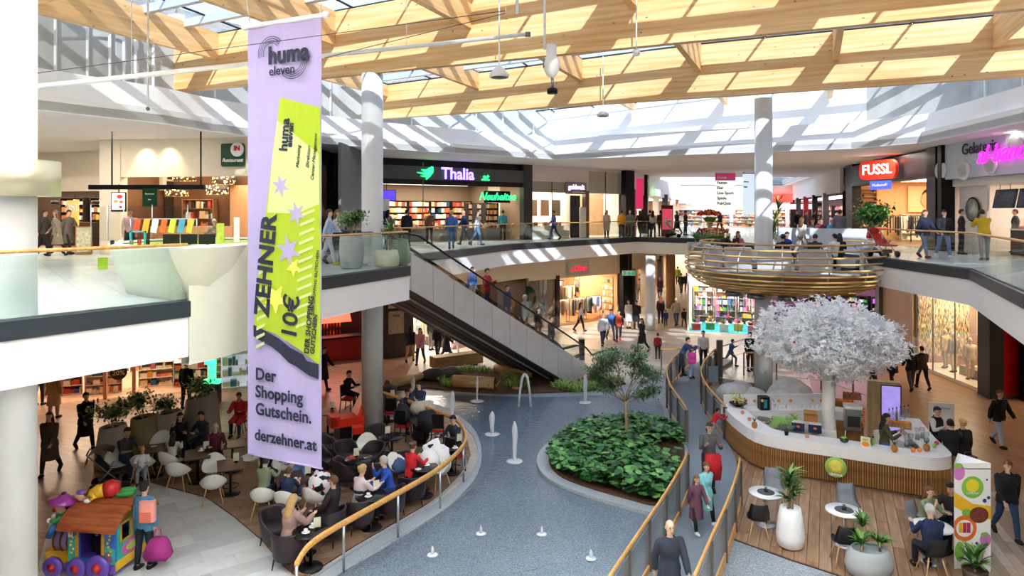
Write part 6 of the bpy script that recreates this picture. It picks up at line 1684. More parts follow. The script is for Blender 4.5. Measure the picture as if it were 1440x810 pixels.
pot(t,[(0.26,0),(0.36,0.04),(0.4,0.2),(0.36,0.42),(0.3,0.5),(0.27,0.51),(0.26,0.47)],POTG,1.15,0.85)
dracaena(t,(-0.1,0.05,0.45),44,0.3,0.024,rnd,0.55,(0.2,1.0));dracaena(t,(0.18,-0.05,0.45),50,0.38,0.026,rnd,0.15,(0.2,1.0));dracaena(t,(-0.2,-0.1,0.45),40,0.36,0.026,rnd,0.18,(0.2,1.0))
g=G(1371,828);t=thing('potted_plant','broad leaved plant in a brown pot at the bottom right corner','plant',(g.x,g.y,0.013))
pot(t,[(0.16,0),(0.2,0.2),(0.22,0.36),(0.19,0.36),(0.18,0.32)],POTBR)
dracaena(t,(0,0,0.3),26,0.52,0.042,rnd,0.06,(0.3,1.0));dracaena(t,(0.02,0.02,0.3),14,0.42,0.045,rnd,0.3,(0.2,0.8))
def bushy(parent,base,h,rad,n,rnd,size=0.09):
    tips=[];mb=MB()
    for k in range(5):branches(mb,Vector(base),Vector((rnd.uniform(-.5,.5),rnd.uniform(-.5,.5),1)).normalized(),h*0.4,0.014,2,rnd,tips,0.7,0.2)
    mb.build('stems',BARK,parent)
    o=leaf_cloud([q for q in tips if q[1]<2],n,rad*0.3,size,rnd,0.8,3).build('foliage',PLEAF,parent);o['kind']='stuff'
for k,(px,py,rt,rb_,h_,m_,lab) in enumerate(((150,662,0.34,0.47,1.12,POTB,'tall tapered beige planter with a leafy shrub, leftmost behind the café'),(194,648,0.34,0.4,1.15,mat('pot_olive','#8f8258',0.65,var=0.05),'tall tapered olive planter with a bushy shrub behind the café'),
                                                (231,640,0.34,0.4,1.15,POTB,'tall tapered beige planter next to the olive one'),(277,632,0.44,0.58,1.5,mat('pot_taupe','#8a7f75',0.65,var=0.05),'largest taupe planter with a slanting rim behind the café tables'))):
    g=G(px,py);t=thing('planter',lab,'planter',(g.x,g.y+0.3,0.04))
    mb=MB();prof=[(rb_,0),(rb_*1.02,0.1),(rb_*0.92,h_*0.45),(rt,h_),(rt*0.92,h_),(rt*0.9,h_-0.1)]
    mb.lathe(prof,28);mb.v=[(x,y,z+(x*0.22 if z>h_*0.6 and k==3 else x*0.1 if z>h_*0.6 else 0)) for x,y,z in mb.v];mb.build('pot',m_,t)
    mb=MB();mb.lathe([(0,h_-0.1),(rt*0.93,h_-0.1)],20);mb.build('soil',SOIL,t)
    bushy(t,(0,0,h_-0.1),0.8 if k<2 else 0.5,0.45,16 if k<2 else 10,random.Random(30+k),0.085)
up=[((497,379),0.42,0.30,0.95,POTG,'tall grey planter on the left balcony beside the round column',1.0,0),((547,376),0.4,0.36,0.5,POTC,'low cream bowl planter on the left balcony corner',0.9,1),((566,371),0.3,0.34,0.75,mat('pot_sage','#8f9d83',0.6),'sage green planter at the end of the left balcony',0.5,1)]
for k,(px,rt,rb_,h_,m_,lab,ph,kind) in enumerate(up):
    p=U(*px);t=thing('planter',lab,'planter',(p.x-0.12,p.y+0.3,H+0.004))
    pot(t,[(rb_*0.85,0),(rb_,0.05),((rt+rb_)/2,h_*0.5),(rt*0.8,h_),(rt*0.72,h_),(rt*0.7,h_-0.06)],m_)
    if kind==0:bushy(t,(0,0,h_-0.05),0.75,0.35,16,random.Random(50+k),0.08)
    else:dracaena(t,(0,0,h_-0.05),30,0.55 if k==1 else 0.4,0.03,rnd,0.35 if k==1 else 0.1,(0.2,1.0));
    if k==1:dracaena(t,(0.1,0,h_-0.05),24,0.5,0.03,rnd,0.7,(0.2,1.0))
    if k==0:dracaena(t,(0.1,0.1,h_-0.05),20,0.4,0.03,rnd,0.5,(0.2,1.0))
t=thing('potted_plant','tall arching dracaena beside the column in the round lounge','plant',LC+Vector((-0.15,0.6,4.96)))
pot(t,[(0.25,0),(0.3,0.5),(0.26,0.5),(0.25,0.45)],POTG)
for k in range(4):dracaena(t,(0.1*k-0.15,0,0.45),22,0.85,0.03,rnd,0.6+0.5*k,(0.5,1.15))
t=thing('potted_plant','bushy green plant at the right end of the round lounge','plant',LC+Vector((4.3,1.6,H)))
pot(t,[(0.25,0),(0.32,0.45),(0.28,0.45),(0.27,0.4)],POTG);bushy(t,(0,0,0.4),1.5,0.6,40,random.Random(61),0.12)
t=thing('potted_plant','spiky palm in front of the fashion shop entrance','plant',ff.P(9.4,-1.6));pot(t,[(0.22,0),(0.28,0.45),(0.24,0.45),(0.23,0.4)],POTC);dracaena(t,(0,0,0.4),40,1.1,0.035,rnd,0.4,(0.3,1.0))
t=thing('potted_plant','grassy plants at the left end of the round lounge','plant',LC+Vector((-2.9,2.2,H)));pot(t,[(0.3,0),(0.36,0.35),(0.3,0.35),(0.29,0.3)],POTG);dracaena(t,(0,0,0.3),40,0.6,0.02,rnd,0.15,(0.2,1.0));dracaena(t,(0.4,0.2,0.3),30,0.6,0.02,rnd,0.1,(0.2,1.0))
FLOW=[mat('flower_%d'%i,c,0.6) for i,c in enumerate(['#d8452f','#e8a23a','#b02a2a','#e36a4a'])]
t=thing('flower_vase','tall vase shaped display of red and orange flowers in the far passage','flower display',((998-720)/FPX*44,44,H))
mb=MB();mb.lathe([(0.35,0),(0.3,0.2),(0.12,0.5),(0.2,0.95),(0.5,1.3)],18);mb.build('vase',mat('vase_green','#3d7a3d',0.6,var=0.3,scale=10),t)
fb_=MB();rr=random.Random(4)
for k in range(110):
    a=rr.uniform(0,6.3);r=0.75*math.sqrt(rr.random());fb_.m=rr.randrange(4);fb_.ball((r*math.cos(a),r*math.sin(a),1.35+0.35*(1-r)+rr.uniform(0,.12)),0.085,6,4)
o=fb_.build('blossoms',FLOW,t);o['kind']='stuff'
fb_=MB()
for k in range(120):
    a=rr.uniform(0,6.3);r=1.0*math.sqrt(rr.random());fb_.m=rr.randrange(4);fb_.ball((r*math.cos(a),r*math.sin(a)*0.6,0.3+0.3*rr.random()),0.08,6,4)
t2=thing('flower_bed','low round bed of red flowers at the foot of the flower vase','flower display',((1002-720)/FPX*43,42.9,H));o=fb_.build('blossoms',FLOW,t2);o['kind']='stuff'
mb=MB();mb.lathe([(1.05,0),(1.1,0.3),(0.0,0.3)],20,(0,0,0),1,0.62);mb.build('trough',PLEAF[1],t2)
# ------------------------------------------------------------ seats and tables
SHELL=mat('shell_white','#e9e6da',0.5,var=0.02);OAKLEG=wood('leg_oak','#c79a63','#e2bd8a',0.5,(4,4,30),False)
LEATHER=mat('dark_leather','#31262a',0.38,var=0.06,scale=10);DKLEG=mat('dark_leg','#1b1513',0.4)
def shell_mb(r=0.27,front=0.035,back=0.36,z0=0.43,arm=0.16,flare=1.1,th=0.018,n=24):
    """bucket seat: low in front (-y), high behind (+y)"""
    def hgt(a):
        c=math.sin(a) # +1 at the back
        return front+(back-front)*max(0,(c+0.35)/1.35)**1.3 if c>-0.35 else front+0.0*c
    rings=[]
    for rr,f in ((0.0,0.0),(0.55,0.02),(0.85,0.08),(0.98,0.35),(flare*0.97,0.7),(flare,1.0)):
        rings.append([(r*rr*math.cos(2*PI*k/n),r*rr*math.sin(2*PI*k/n)*0.95,z0+f*hgt(2*PI*k/n)) for k in range(n)])
    for rr,f in ((flare+0.06,1.0),(1.05,0.35),(0.9,0.02),(0.55,-0.05),(0.0,-0.06)):
        rings.append([(r*rr*math.cos(2*PI*k/n),r*rr*math.sin(2*PI*k/n)*0.95,z0+(f*hgt(2*PI*k/n) if f>0 else f)-0.012) for k in range(n)])
    mb=MB();mb.loft(rings,True,False,True);return mb
def splay_legs(parent,m,z=0.43,top=0.14,bot=0.24,r=0.016,yb=None):
    for sx in (-1,1):
        for sy in (-1,1):
            mb=MB();mb.cyl((sx*top,sy*top,z),(sx*bot,sy*bot,0),r,r*0.7,7);mb.build('leg',m,parent)
def proto_shell(lab):
    t=thing('shell_chair',lab,'chair',(0,0,0),0,'white shell chairs');shell_mb().build('seat',SHELL,t);splay_legs(t,OAKLEG);return t
def proto_tub(lab,m=LEATHER,name='tub_chair',grp='dark leather tub chairs'):
    t=thing(name,lab,'armchair',(0,0,0),0,grp)
    n=26
    def h(a):
        c=math.sin(a);return 0.42+0.33*max(0,min(1,(c+0.75)/1.3))**0.8 if c>-0.78 else 0.36
    ro=[[(0.33*f*math.cos(2*PI*k/n),0.33*f*math.sin(2*PI*k/n),z if z<0.3 else h(2*PI*k/n)-dz) for k in range(n)] for f,z,dz in ((0.85,0.2,0),(0.95,0.28,0),(1.08,1,0.02),(1.06,1,0),(0.95,1,0.0),(0.9,1,0.04))]
    rin=[(0.27*math.cos(2*PI*k/n),0.27*math.sin(2*PI*k/n),0.40) for k in range(n)]
    mb=MB();mb.loft(ro+[rin],True,False,True);mb.build('backrest',m,t)
    mb=MB();mb.lathe([(0.28,0.2),(0.285,0.4),(0.26,0.45),(0.0,0.46)],24);mb.build('seat',m,t)
    for sx in (-1,1):
        for sy in (-1,1):
            mb=MB();mb.cyl((sx*0.2,sy*0.2,0.22),(sx*0.23,sy*0.23,0),0.02,0.014,7);mb.build('leg',DKLEG,t)
    return t
def proto_cafe(lab):
    t=thing('cafe_chair',lab,'chair',(0,0,0),0,'black café chairs with red seats')
    mb=MB();mb.rbox((0,0,0.46),(0.42,0.42,0.07),0.05);mb.build('seat',mat('red_cushion','#b81d2c',0.5),t)
    mb=MB();mb.rbox((0,0.2,0.76),(0.4,0.03,0.42),0.012);mb.build('backrest',DKLEG,t)
    for sx in (-1,1):
        mb=MB();mb.cyl((sx*0.18,-0.18,0.43),(sx*0.2,-0.2,0),0.018,None,6);mb.build('leg',DKLEG,t)
        mb=MB();mb.tube([(sx*0.19,0.22,0.97),(sx*0.19,0.19,0.45),(sx*0.2,0.24,0)],0.018,6);mb.build('leg',DKLEG,t)
    mb=MB();mb.box((0,0,0.2),(0.36,0.02,0.02));mb.build('stretcher',DKLEG,t)
    return t
def proto_side(lab,m):
    t=thing('side_chair',lab,'chair',(0,0,0),0,'side chairs on the plank deck')
    mb=MB();pr=[(-0.22,0.47),(-0.1,0.44),(0.08,0.44),(0.18,0.5),(0.23,0.66),(0.26,0.84)]
    ws=[0.19,0.23,0.23,0.22,0.21,0.17]
    mb.loft([[(-w_,y,z+0.03),(-w_*0.5,y,z),(w_*0.5,y,z),(w_,y,z+0.03),(w_*0.5,y+0.012,z-0.02),(-w_*0.5,y+0.012,z-0.02)] for (y,z),w_ in zip(pr,ws)],True,True,True);mb.build('seat_shell',m,t)
    splay_legs(t,OAKLEG,0.43,0.12,0.22);return t
def place_all(proto,rows):
    for i,(x,y,rz,lab,z) in enumerate(rows):
        if i==0:proto.location=(x,y,z);proto.rotation_euler=(0,0,rz);proto['label']=lab
        else:dup(proto,(x,y,z),rz,lab)
def seat_px(px,py,z=0.04):
    """chair whose seat centre (0.45 m up) shows at px, py"""
    p=G(px,py,z+0.45);return p.x,p.y
def rows_px(lst,z=0.04):return [(*seat_px(px,py,z),rz,lab,z) for px,py,rz,lab in lst]
# rz: the back of the seat faces +y turned by rz
SHELLS=[(201,652,PI+0.2,'white shell chair with a small child in it, beside the pushchair'),(165,652,0.9,'white shell chair under the man in the grey shirt'),(240,648,PI-0.3,'white shell chair pushed to the left square table, right of the child'),
          (251,663,PI+0.1,'white shell chair nearest the pushchair on its right, standing on pale tiles'),(300,681,PI+0.35,'white shell chair at the edge of the plank floor, frontmost left of the banner'),(302,659,0.5,'white shell chair behind the frontmost one at the right square table'),
          (296,640,-0.6,'white shell chair between the two dark square tables'),(354,643,-1.2,'white shell chair half hidden by the banner edge'),(227,625,0.3,'white shell chair tucked behind the left square table'),
          (371,699,PI+0.1,'white shell chair under the child in the green hooded jacket'),(404,704,PI-0.1,'white shell chair under the child in the navy shirt'),(444,700,PI-0.5,'white shell chair with a patterned coat hung over it'),
          (382,655,0.6,'white shell chair behind the family table, left one'),(401,655,0.1,'white shell chair behind the family table, right one'),(516,629,0.2,'white tub-like shell chair beside the red lounge seat'),(616,660,-0.9,'white shell chair by the curved railing behind the woman in red'),
          (561,657,1.0,'white shell chair left of the woman in red, with a denim jacket')]
place_all(proto_shell('x'),rows_px(SHELLS))
TUBS=[(406,765,PI*0.92,'dark leather tub chair under the blonde woman at the front railing end'),(388,737,0.9,'empty dark leather tub chair behind the blonde woman at the railing end'),(464,733,-1.9,'dark leather tub chair under the man in the leather jacket'),(506,717,PI+0.4,'dark leather tub chair under the woman in the striped jumper'),
        (550,702,-1.8,'dark leather tub chair under the man in the blue jumper'),(580,683,PI+0.2,'dark leather tub chair under the woman in red'),(487,660,1.9,'empty dark tub chair left of the round table with the tall card'),(526,661,PI+0.3,'empty dark tub chair in front of the round table with the tall card'),
        (486,638,0.7,'empty dark tub chair behind the round table with the tall card, left one'),(524,640,-0.6,'empty dark tub chair behind the round table with the tall card, right one'),(558,645,PI+0.1,'empty dark tub chair right of the card table, its back to the camera'),(452,645,1.5,'dark tub chair beside the banner edge, front one'),
        (459,627,1.5,'dark tub chair beside the banner edge, rear one'),(533,614,0.8,'dark tub chair behind the round column table')]
place_all(proto_tub('x'),rows_px(TUBS))
CAFES=[(490,561,1.3,'black café chair with red seat left of the round column, near the red bar'),(532,578,-1.2,'black café chair with red seat just right of the round column'),(551,580,PI,'black café chair with red seat in front of the small dark table'),(567,598,PI-0.3,'black café chair with red seat holding a dark coat and papers'),
         (607,600,PI+0.2,'black café chair with red seat at the railing, left of two'),(618,604,PI-0.2,'black café chair with red seat at the railing, right of two'),(533,566,0.3,'black café chair behind the small dark table at the railing'),(640,640,PI-0.6,'black café chair under the railing bend beside the round glass table')]
place_all(proto_cafe('x'),rows_px(CAFES))
SB=mat('seat_black','#1c1c1e',0.5);SG=mat('seat_grey','#7e8288',0.7)
for (px,py,rz,lab,m_) in ((1066,729,PI-0.25,'black side chair with wooden legs at the left white table',SB),(1089,686,-0.2,'grey side chair behind the left white table',SG),(1187,761,PI-0.2,'black side chair with wooden legs at the middle white table',SB),(1194,710,-0.15,'grey side chair behind the middle white table',SG),
                             (1311,779,PI-0.1,'dark side chair under the person in the navy waistcoat',SB),(1296,735,0.5,'grey side chair under the girl in the green jumper',SG),(1341,738,-1.2,'dark side chair under the person with glasses',SB)):
    x,y=seat_px(px,py,0.07);t=proto_side(lab,m_);t.location=(x,y,0.07);t.rotation_euler=(0,0,rz)
TABB=mat('table_black','#1d1a1b',0.25,var=0.03);TABBR=wood('table_brown','#3f2a22','#5a3d30',0.35,(2,14,14),False)
def table(lab,px,py,h=0.74,r=0.36,m=TABB,sq=None,z=0.04,ring=False,leg=BLACK,rz=0.42,grp=None):
    p=G(px,py,z+h);t=thing('cafe_table',lab,'table',(p.x,p.y,z),rz,grp)
    mb=MB()
    if sq:mb.rbox((0,0,h-0.015),(sq[0],sq[1],0.03),0.02)
    else:mb.lathe([(0,h-0.03),(r,h-0.03),(r,h),(0,h)],28)
    mb.build('table_top',m,t)
    mb=MB();mb.cyl((0,0,0.03),(0,0,h-0.03),0.035,None,10);mb.build('pedestal',leg,t)
    mb=MB();mb.lathe([(0.24,0),(0.24,0.02),(0.04,0.04)],20);mb.build('base',leg,t)
    if ring:
        mb=MB();mb.tube([(0.2*math.cos(k*PI/10),0.2*math.sin(k*PI/10),0.2) for k in range(21)],0.012,6);mb.build('foot_ring',leg,t)
    return t
card_m=mat('menu_card','#e6e2c4',0.6,var=0.05)
def card(lab,px,py,z,w_=0.14,h_=0.21,rz=0.4,m=card_m):
    p=G(px,py,z);t=thing('menu_card',lab,'menu card',(p.x,p.y,z),rz)
    mb=MB();mb.box((0,0,h_/2+0.03),(w_,0.008,h_),0,0.08);mb.build('card',m,t);mb=MB();mb.box((0,0,0.02),(0.08,0.06,0.04));mb.build('holder',BLACK,t)
TABS=[('dark brown square table beside the child and the pushchair',218,630,dict(m=TABBR,sq=(0.62,0.75),ring=True)),('dark brown square table in the middle of the white shell chairs',278,638,dict(m=TABBR,sq=(0.62,0.85),ring=True)),('dark brown square table nearest the banner with a white card',324,653,dict(m=TABBR,sq=(0.62,0.85),ring=True)),
        ('dark square table of the man in the maroon shirt',327,624,dict(m=TABBR,sq=(0.62,0.7))),('dark table of the family under the banner',408,672,dict(m=TABBR,sq=(0.65,0.9))),('black round table with a tall cream card among the tub chairs',505,645,{}),('black round table with a cream card right of the round column',551,613,{}),
        ('black round table of the woman in the striped jumper',522,696,{}),('black round table of the man in the leather jacket',437,746,{}),('black round table of the woman in red',596,656,{}),('dark glass topped table at the railing bend',635,627,{}),('dark square table left of the round column with a white card',461,578,dict(m=TABBR,sq=(0.6,0.8))),('small dark square table at the upper end of the curved railing',547,561,dict(m=TABBR,sq=(0.6,0.6))),('dark table heaped with coats near the railing',592,590,dict(sq=(0.7,0.7)))]
for lab,px,py,kw in TABS:table(lab,px,py,**kw)
for lab,px,py in (('tall cream menu card on the round table among the tub chairs',501,643),('cream menu card on the round table right of the column',545,611),('cream menu card in front of the man in blue',529,690),('cream menu card leaning toward the man in the leather jacket',446,744),('white card on the square table beside the banner',332,650),
                    ('white card on the square table left of the column',467,575),('cream card on the small table at the railing end',552,558),('cream card on the middle square table',290,633),('cream card at the railing bend in front of the bearded man',646,622),('cream card on the family table',433,668)):
    card(lab,px,py,0.785)
crock=mat('crockery','#f3f1ec',0.3)
for k,(px,py,lab) in enumerate(((511,689,'white cup beside the striped woman'),(518,698,'second white cup nearer the man in blue'),(430,749,'white cup in front of the blonde woman'),(440,741,'white cup in front of the leather jacket man'),(600,654,'white cup in front of the woman in red'),(588,660,'white plate on the table of the woman in red'),(216,628,'white saucer beside the child'),(283,634,'white cup on the middle square table'),
                                  (404,668,'white plate on the family table'),(416,676,'white cup on the family table'),(628,625,'white cup at the railing bend'),(640,630,'second white cup at the railing bend'))):
    p=G(px,py,0.785);t=thing('cup' if 'cup' in lab else 'plate',lab,'crockery',(p.x,p.y,0.781))
    mb=MB();mb.lathe([(0.0,0.0),(0.05,0.0),(0.085,0.014),(0.08,0.016),(0,0.008)],14);mb.build('saucer',crock,t)
    if 'cup' in lab:
        mb=MB();mb.lathe([(0.025,0.012),(0.042,0.075),(0.037,0.075),(0.02,0.02)],12);mb.build('bowl',crock,t)
for lab,px,py in (('round white table with a dark mat on the deck, left one',1077,692),('round white table with a small succulent on the deck, middle one',1187,717),('round white table of the seated group beside the fruit poster tower',1311,739)):
    t=table(lab,px,py,0.73,0.37,PLASTER,None,0.07,leg=STEEL)
    p=G(px,py,0.07+0.73)
    mb=MB();mb.lathe([(0,0.73),(0.19,0.73),(0.19,0.736),(0,0.736)],20);mb.build('table_mat',mat('mat_grey','#55595e',0.8),t)
    if '1311' not in str(px):
        t2=thing('succulent','small potted succulent on the %s white deck table'%('left' if px<1100 else 'middle'),'plant',(p.x,p.y,0.808));mb=MB();mb.lathe([(0.04,0),(0.05,0.06),(0,0.06)],10);mb.build('pot',DARKWALL,t2)
        for q in range(10):
            mb=MB();strap(mb,(0,0,0.06),q*0.63,0.07,0.012,0.5);mb.build('leaf',PLEAF[2],t2)
# red lounge seat and folding chair behind the round column
p=G(487,625)
REDP=mat('red_vinyl','#e2331f',0.35,var=0.03)
t=thing('moulded_lounger','bright red moulded lounge seat on a black box beside the round column','seat',(p.x,p.y+0.5,0.04),0.55)
mb=MB();mb.rbox((0,0,0.25),(0.85,0.7,0.5),0.05);mb.build('base',BLACK,t)
mb=MB();mb.rbox((-0.15,-0.1,0.62),(1.1,0.6,0.26),0.1);mb.build('seat',REDP,t)
mb=MB();mb.loft([[(x,y,z) for x,y,z in ((0.0,-0.35,0.5),(0.35,-0.35,0.5),(0.62,-0.2,1.35),(0.42,-0.2,1.35))],[(x,y,z) for x,y,z in ((0.0,0.3,0.5),(0.35,0.3,0.5),(0.62,0.2,1.35),(0.42,0.2,1.35))]],True,True,False);mb.build('backrest',REDP,t)
mb=MB();mb.rbox((-0.55,-0.1,0.68),(0.3,0.6,0.3),0.1);mb.build('armrest',REDP,t)
p=G(500,640);t=thing('folding_chair','red seated metal high chair in front of the round column','chair',(p.x,p.y+0.3,0.04),0.3)
mb=MB();mb.rbox((0,0,0.62),(0.34,0.3,0.2),0.08);mb.build('seat',REDP,t)
for sx in (-1,1):
    for sy in (-1,1):
        mb=MB();mb.cyl((sx*0.15,sy*0.1,0.55),(sx*0.22,-sy*0.24,0),0.012,None,6);mb.build('leg',STEEL,t)
# coats and bags lying on chairs and tables
def heap(lab,cat,px,py,z,r,m,name,seed,sq=0.7):
    p=G(px,py,z);mb=boulder(r,seed,sq);
    mb.v=[tuple(Vector(v)*(1+0.3*mnoise.noise(Vector(v)*(4/r)+Vector((seed,3,1))))) for v in mb.v]
    solo(name,mb,m,lab,cat,(p.x,p.y,z),0)
COATW=mat('coat_white','#ece9e6',0.8,var=0.05);COATP=bpy.data.materials.new('patterned_cloth');COATP.use_nodes=True
_n=COATP.node_tree;_b=_n.nodes['Principled BSDF'];_v=_n.nodes.new('ShaderNodeTexVoronoi');_v.inputs['Scale'].default_value=9;_r=_n.nodes.new('ShaderNodeValToRGB');_r.color_ramp.interpolation='CONSTANT'
_e=_r.color_ramp.elements;_e[0].color=hx('#f4f2ee')+(1,);_e[1].position=0.6;_e[1].color=hx('#1d1f24')+(1,);_q=_e.new(0.8);_q.color=hx('#c02a34')+(1,);_t=_n.nodes.new('ShaderNodeTexCoord')
_n.links.new(_t.outputs['Object'],_v.inputs['Vector']);_n.links.new(_v.outputs['Color'],_r.inputs[0]);_n.links.new(_r.outputs[0],_b.inputs['Base Color']);_b.inputs['Roughness'].default_value=0.8
heap('white patterned coats heaped beside the curved railing','coat',608,640,0.72,0.34,COATP,'coat_heap',1,1.1);heap('white coat over a chair in front of the patterned coats','coat',603,650,0.72,0.3,COATW,'coat_heap',2,1.1);heap('white padded coat at the railing beside the woman in red','coat',619,645,0.72,0.3,COATW,'coat_heap',3,1.2)
heap('beige patterned coats heaped on the table by the railing','coat',593,574,0.92,0.4,mat('coat_beige','#c9bda6',0.8,var=0.25,scale=9),'coat_heap',4,0.6);heap('dark padded jacket hung over a chair by the railing','coat',602,592,0.75,0.32,mat('coat_dark','#23262c',0.8),'coat_heap',5,1.1)
heap('black and white patterned coat on the shell chair under the banner','coat',448,680,0.78,0.3,COATP,'coat_heap',6,0.9);heap('dark backpack on the floor beside the café table','bag',592,610,0.25,0.26,mat('bag_dark','#1d2026',0.7),'backpack',7,1.1)
heap('denim jacket hung over the shell chair left of the woman in red','coat',563,655,0.68,0.2,mat('denim','#4a6489',0.8),'jacket',8,1.0);heap('dark coat over the red seated café chair','coat',566,583,0.8,0.27,mat('coat_dark','#23262c',0.8),'coat_heap',9,1.1)
# pushchairs
def pushchair(lab,loc,rz,col,hood):
    t=thing('pushchair',lab,'pushchair',loc,rz)
    for x in (-0.26,0.26):
        for y in (-0.35,0.35):
            mb=MB();mb.X=Matrix.Translation((x,y,0.12))@Matrix.Rotation(PI/2,4,'Y');mb.lathe([(0.05,-0.02),(0.12,-0.02),(0.12,0.02),(0.05,0.02)],14);mb.build('wheel',BLACK,t)
        mb=MB();mb.tube([(x,-0.35,0.12),(x,0.1,0.55),(x,0.5,1.0)],0.016,6);mb.build('frame_bar',GREYMETAL,t);mb=MB();mb.tube([(x,0.35,0.12),(x,-0.05,0.6)],0.016,6);mb.build('frame_bar',GREYMETAL,t)
    mb=MB();mb.tube([(-0.26,0.5,1.0),(0.26,0.5,1.0)],0.02,6);mb.build('handle',BLACK,t)
    mb=MB();mb.loft([[(-0.24,-0.4,0.45),(0.24,-0.4,0.45),(0.24,-0.36,0.4),(-0.24,-0.36,0.4)],[(-0.24,0.05,0.48),(0.24,0.05,0.48),(0.24,0.08,0.42),(-0.24,0.08,0.42)],[(-0.24,0.3,0.85),(0.24,0.3,0.85),(0.24,0.34,0.8),(-0.24,0.34,0.8)]],True,True,False);mb.build('seat',col,t)
    mb=MB();mb.X=Matrix.Translation((0,0.18,0.72))@Matrix.Rotation(PI/2,4,'Y');mb.lathe([(0.36,-0.27),(0.38,0),(0.36,0.27)],12,(0,0,0),1,1,True,PI*0.45,PI*1.25);mb.build('hood',hood,t)
    mb=MB();mb.box((0,0.05,0.22),(0.42,0.45,0.14));mb.build('basket',BLACK,t)
    return t
g=G(146,694);pushchair('black pushchair with a pale blanket parked beside the café',(g.x,g.y+0.3,0.02),2.0,mat('seat_dark','#2a262a',0.8),mat('hood_black','#15151a',0.7))
p=U(945,334);pushchair('yellow and black pushchair in the far passage crowd',(p.x,41.5+2.2,H+0.004),1.4,mat('seat_yellow','#d9a82e',0.7),BLACK)
pushchair('red pushchair parked at the right end of the round lounge',(U(1246,362).x,24.9,H+0.004),0.3,mat('seat_red','#c23a2e',0.7),mat('hood_red','#d0452f',0.7))
# ------------------------------------------------------------ juice bar
KB=[(6.65,21.5),(6.62,19.9),(6.95,18.6),(8.5,17.72),(9.85,17.0),(10.4,16.86),(10.85,17.0),(11.05,17.45),(11.3,18.4),(11.85,20.0)]
KBs=[tuple(p) for p in spline([Vector(p) for p in KB],4)]
bar=thing('juice_bar','juice bar counter with white rim and wooden slat front on the plank deck','bar counter',(0,0,0.05))
KZ=1.1
mb=MB();mb.wall(KBs,0.06,0.86,0.06);mb.build('body',mat('bar_body','#5a4029',0.6),bar)
mb=MB();mb.wall(offset_path(KBs,0.04),0.0,0.1,0.3);mb.build('plinth',mat('bar_plinth','#8d8a86',0.6),bar)
SOLIDW=mat('solid_white','#f6f6f5',0.3,var=0.01)
mb=MB();mb.wall(offset_path(KBs,-0.07),0.74,KZ-0.05,0.1);mb.build('rim',SOLIDW,bar)
mb=MB();mb.wall(offset_path(KBs,0.02),KZ-0.095,KZ-0.054,0.53);wkt=mb.build('worktop',SOLIDW,bar)
slw=[wood('bar_slat_a','#9a6a38','#c9975a',0.5,(8,8,3),False),wood('bar_slat_b','#8a5c30','#b98750',0.5,(8,8,3),False)]
sm=MB();sm.box((0,0,0.43),(0.034,0.05,0.64));sms=[sm.mesh('slat',m_) for m_ in slw]
sp=resample(offset_path(KBs,-0.028),0.058)
for i,(p,q) in enumerate(zip(sp,sp[1:])):
    d=q-p;put('slat',sms[i%2],bar,(p.x,p.y,0),math.atan2(d.y,d.x))
# inner back counter
BKC=[(6.75,21.6),(9.95,21.75),(10.5,21.4)]
mb=MB();mb.wall([Vector(p) for p in BKC],0.0,0.95,-0.55);mb.build('back_counter',SOLIDW,bar)
mb=MB();mb.wall([Vector((6.7,21.66)),Vector((9.95,21.82))],0.9,1.3,-0.06);mb.build('back_rail',SOLIDW,bar)
mb=MB();mb.box((8.4,19.9,0.45),(1.9,0.7,0.9),-0.42);mb.build('middle_counter',SOLIDW,bar)
mb=MB();mb.box((9.75,19.9,0.5),(0.9,0.12,1.0),-0.3);mb.build('wood_partition',slw[1],bar)
mb=MB();mb.box((10.68,18.9,0.45),(0.5,1.2,0.9),0.3);mb.build('side_counter',SOLIDW,bar)
for (x,y) in ((7.4,20.0),(7.75,19.3)):
    mb=MB();mb.box((x,y,1.03),(0.42,0.34,0.03),-0.6);mb.build('sink',STEEL,wkt)
bar_top=1.05+0.05
sg=G(1178,659);
t=thing('round_logo','round lime green logo disc with a lemon slice on the slatted bar front','sign',(8.36,17.62,0.56),-0.49)
mb=MB();mb.X=Matrix.Rotation(PI/2,4,'X');mb.lathe([(0,0),(0.26,0),(0.26,0.03),(0,0.03)],28);mb.build('disc',mat('logo_green','#a5d06a',0.5,var=0.02),t)
mb=MB();mb.X=Matrix.Translation((0,-0.032,0.03))@Matrix.Rotation(PI/2,4,'X');mb.lathe([(0,0),(0.165,0),(0.165,0.008),(0,0.008)],24);mb.build('lemon_disc',mat('lemon_yellow','#f1df3a',0.5,var=0.05),t)
for k in range(8):
    a=k*PI/4+0.2;mb=MB();c_,s_=math.cos(a),math.sin(a)
    mb.add([(0.02*c_,-0.043,0.03+0.02*s_),(0.13*math.cos(a-0.28),-0.043,0.03+0.13*math.sin(a-0.28)),(0.13*math.cos(a+0.28),-0.043,0.03+0.13*math.sin(a+0.28))],[(0,1,2)]);mb.build('lemon_segment',mat('lemon_pale','#f7ee8c',0.5),t)
text('LEMONA',0.075,PLASTER,t,(0,-0.04,-0.185),bold=0.003)
WLEAF=bpy.data.materials.new('leaf_white');WLEAF.use_nodes=True;cloth_mat(WLEAF,'#fefefe',0.22)
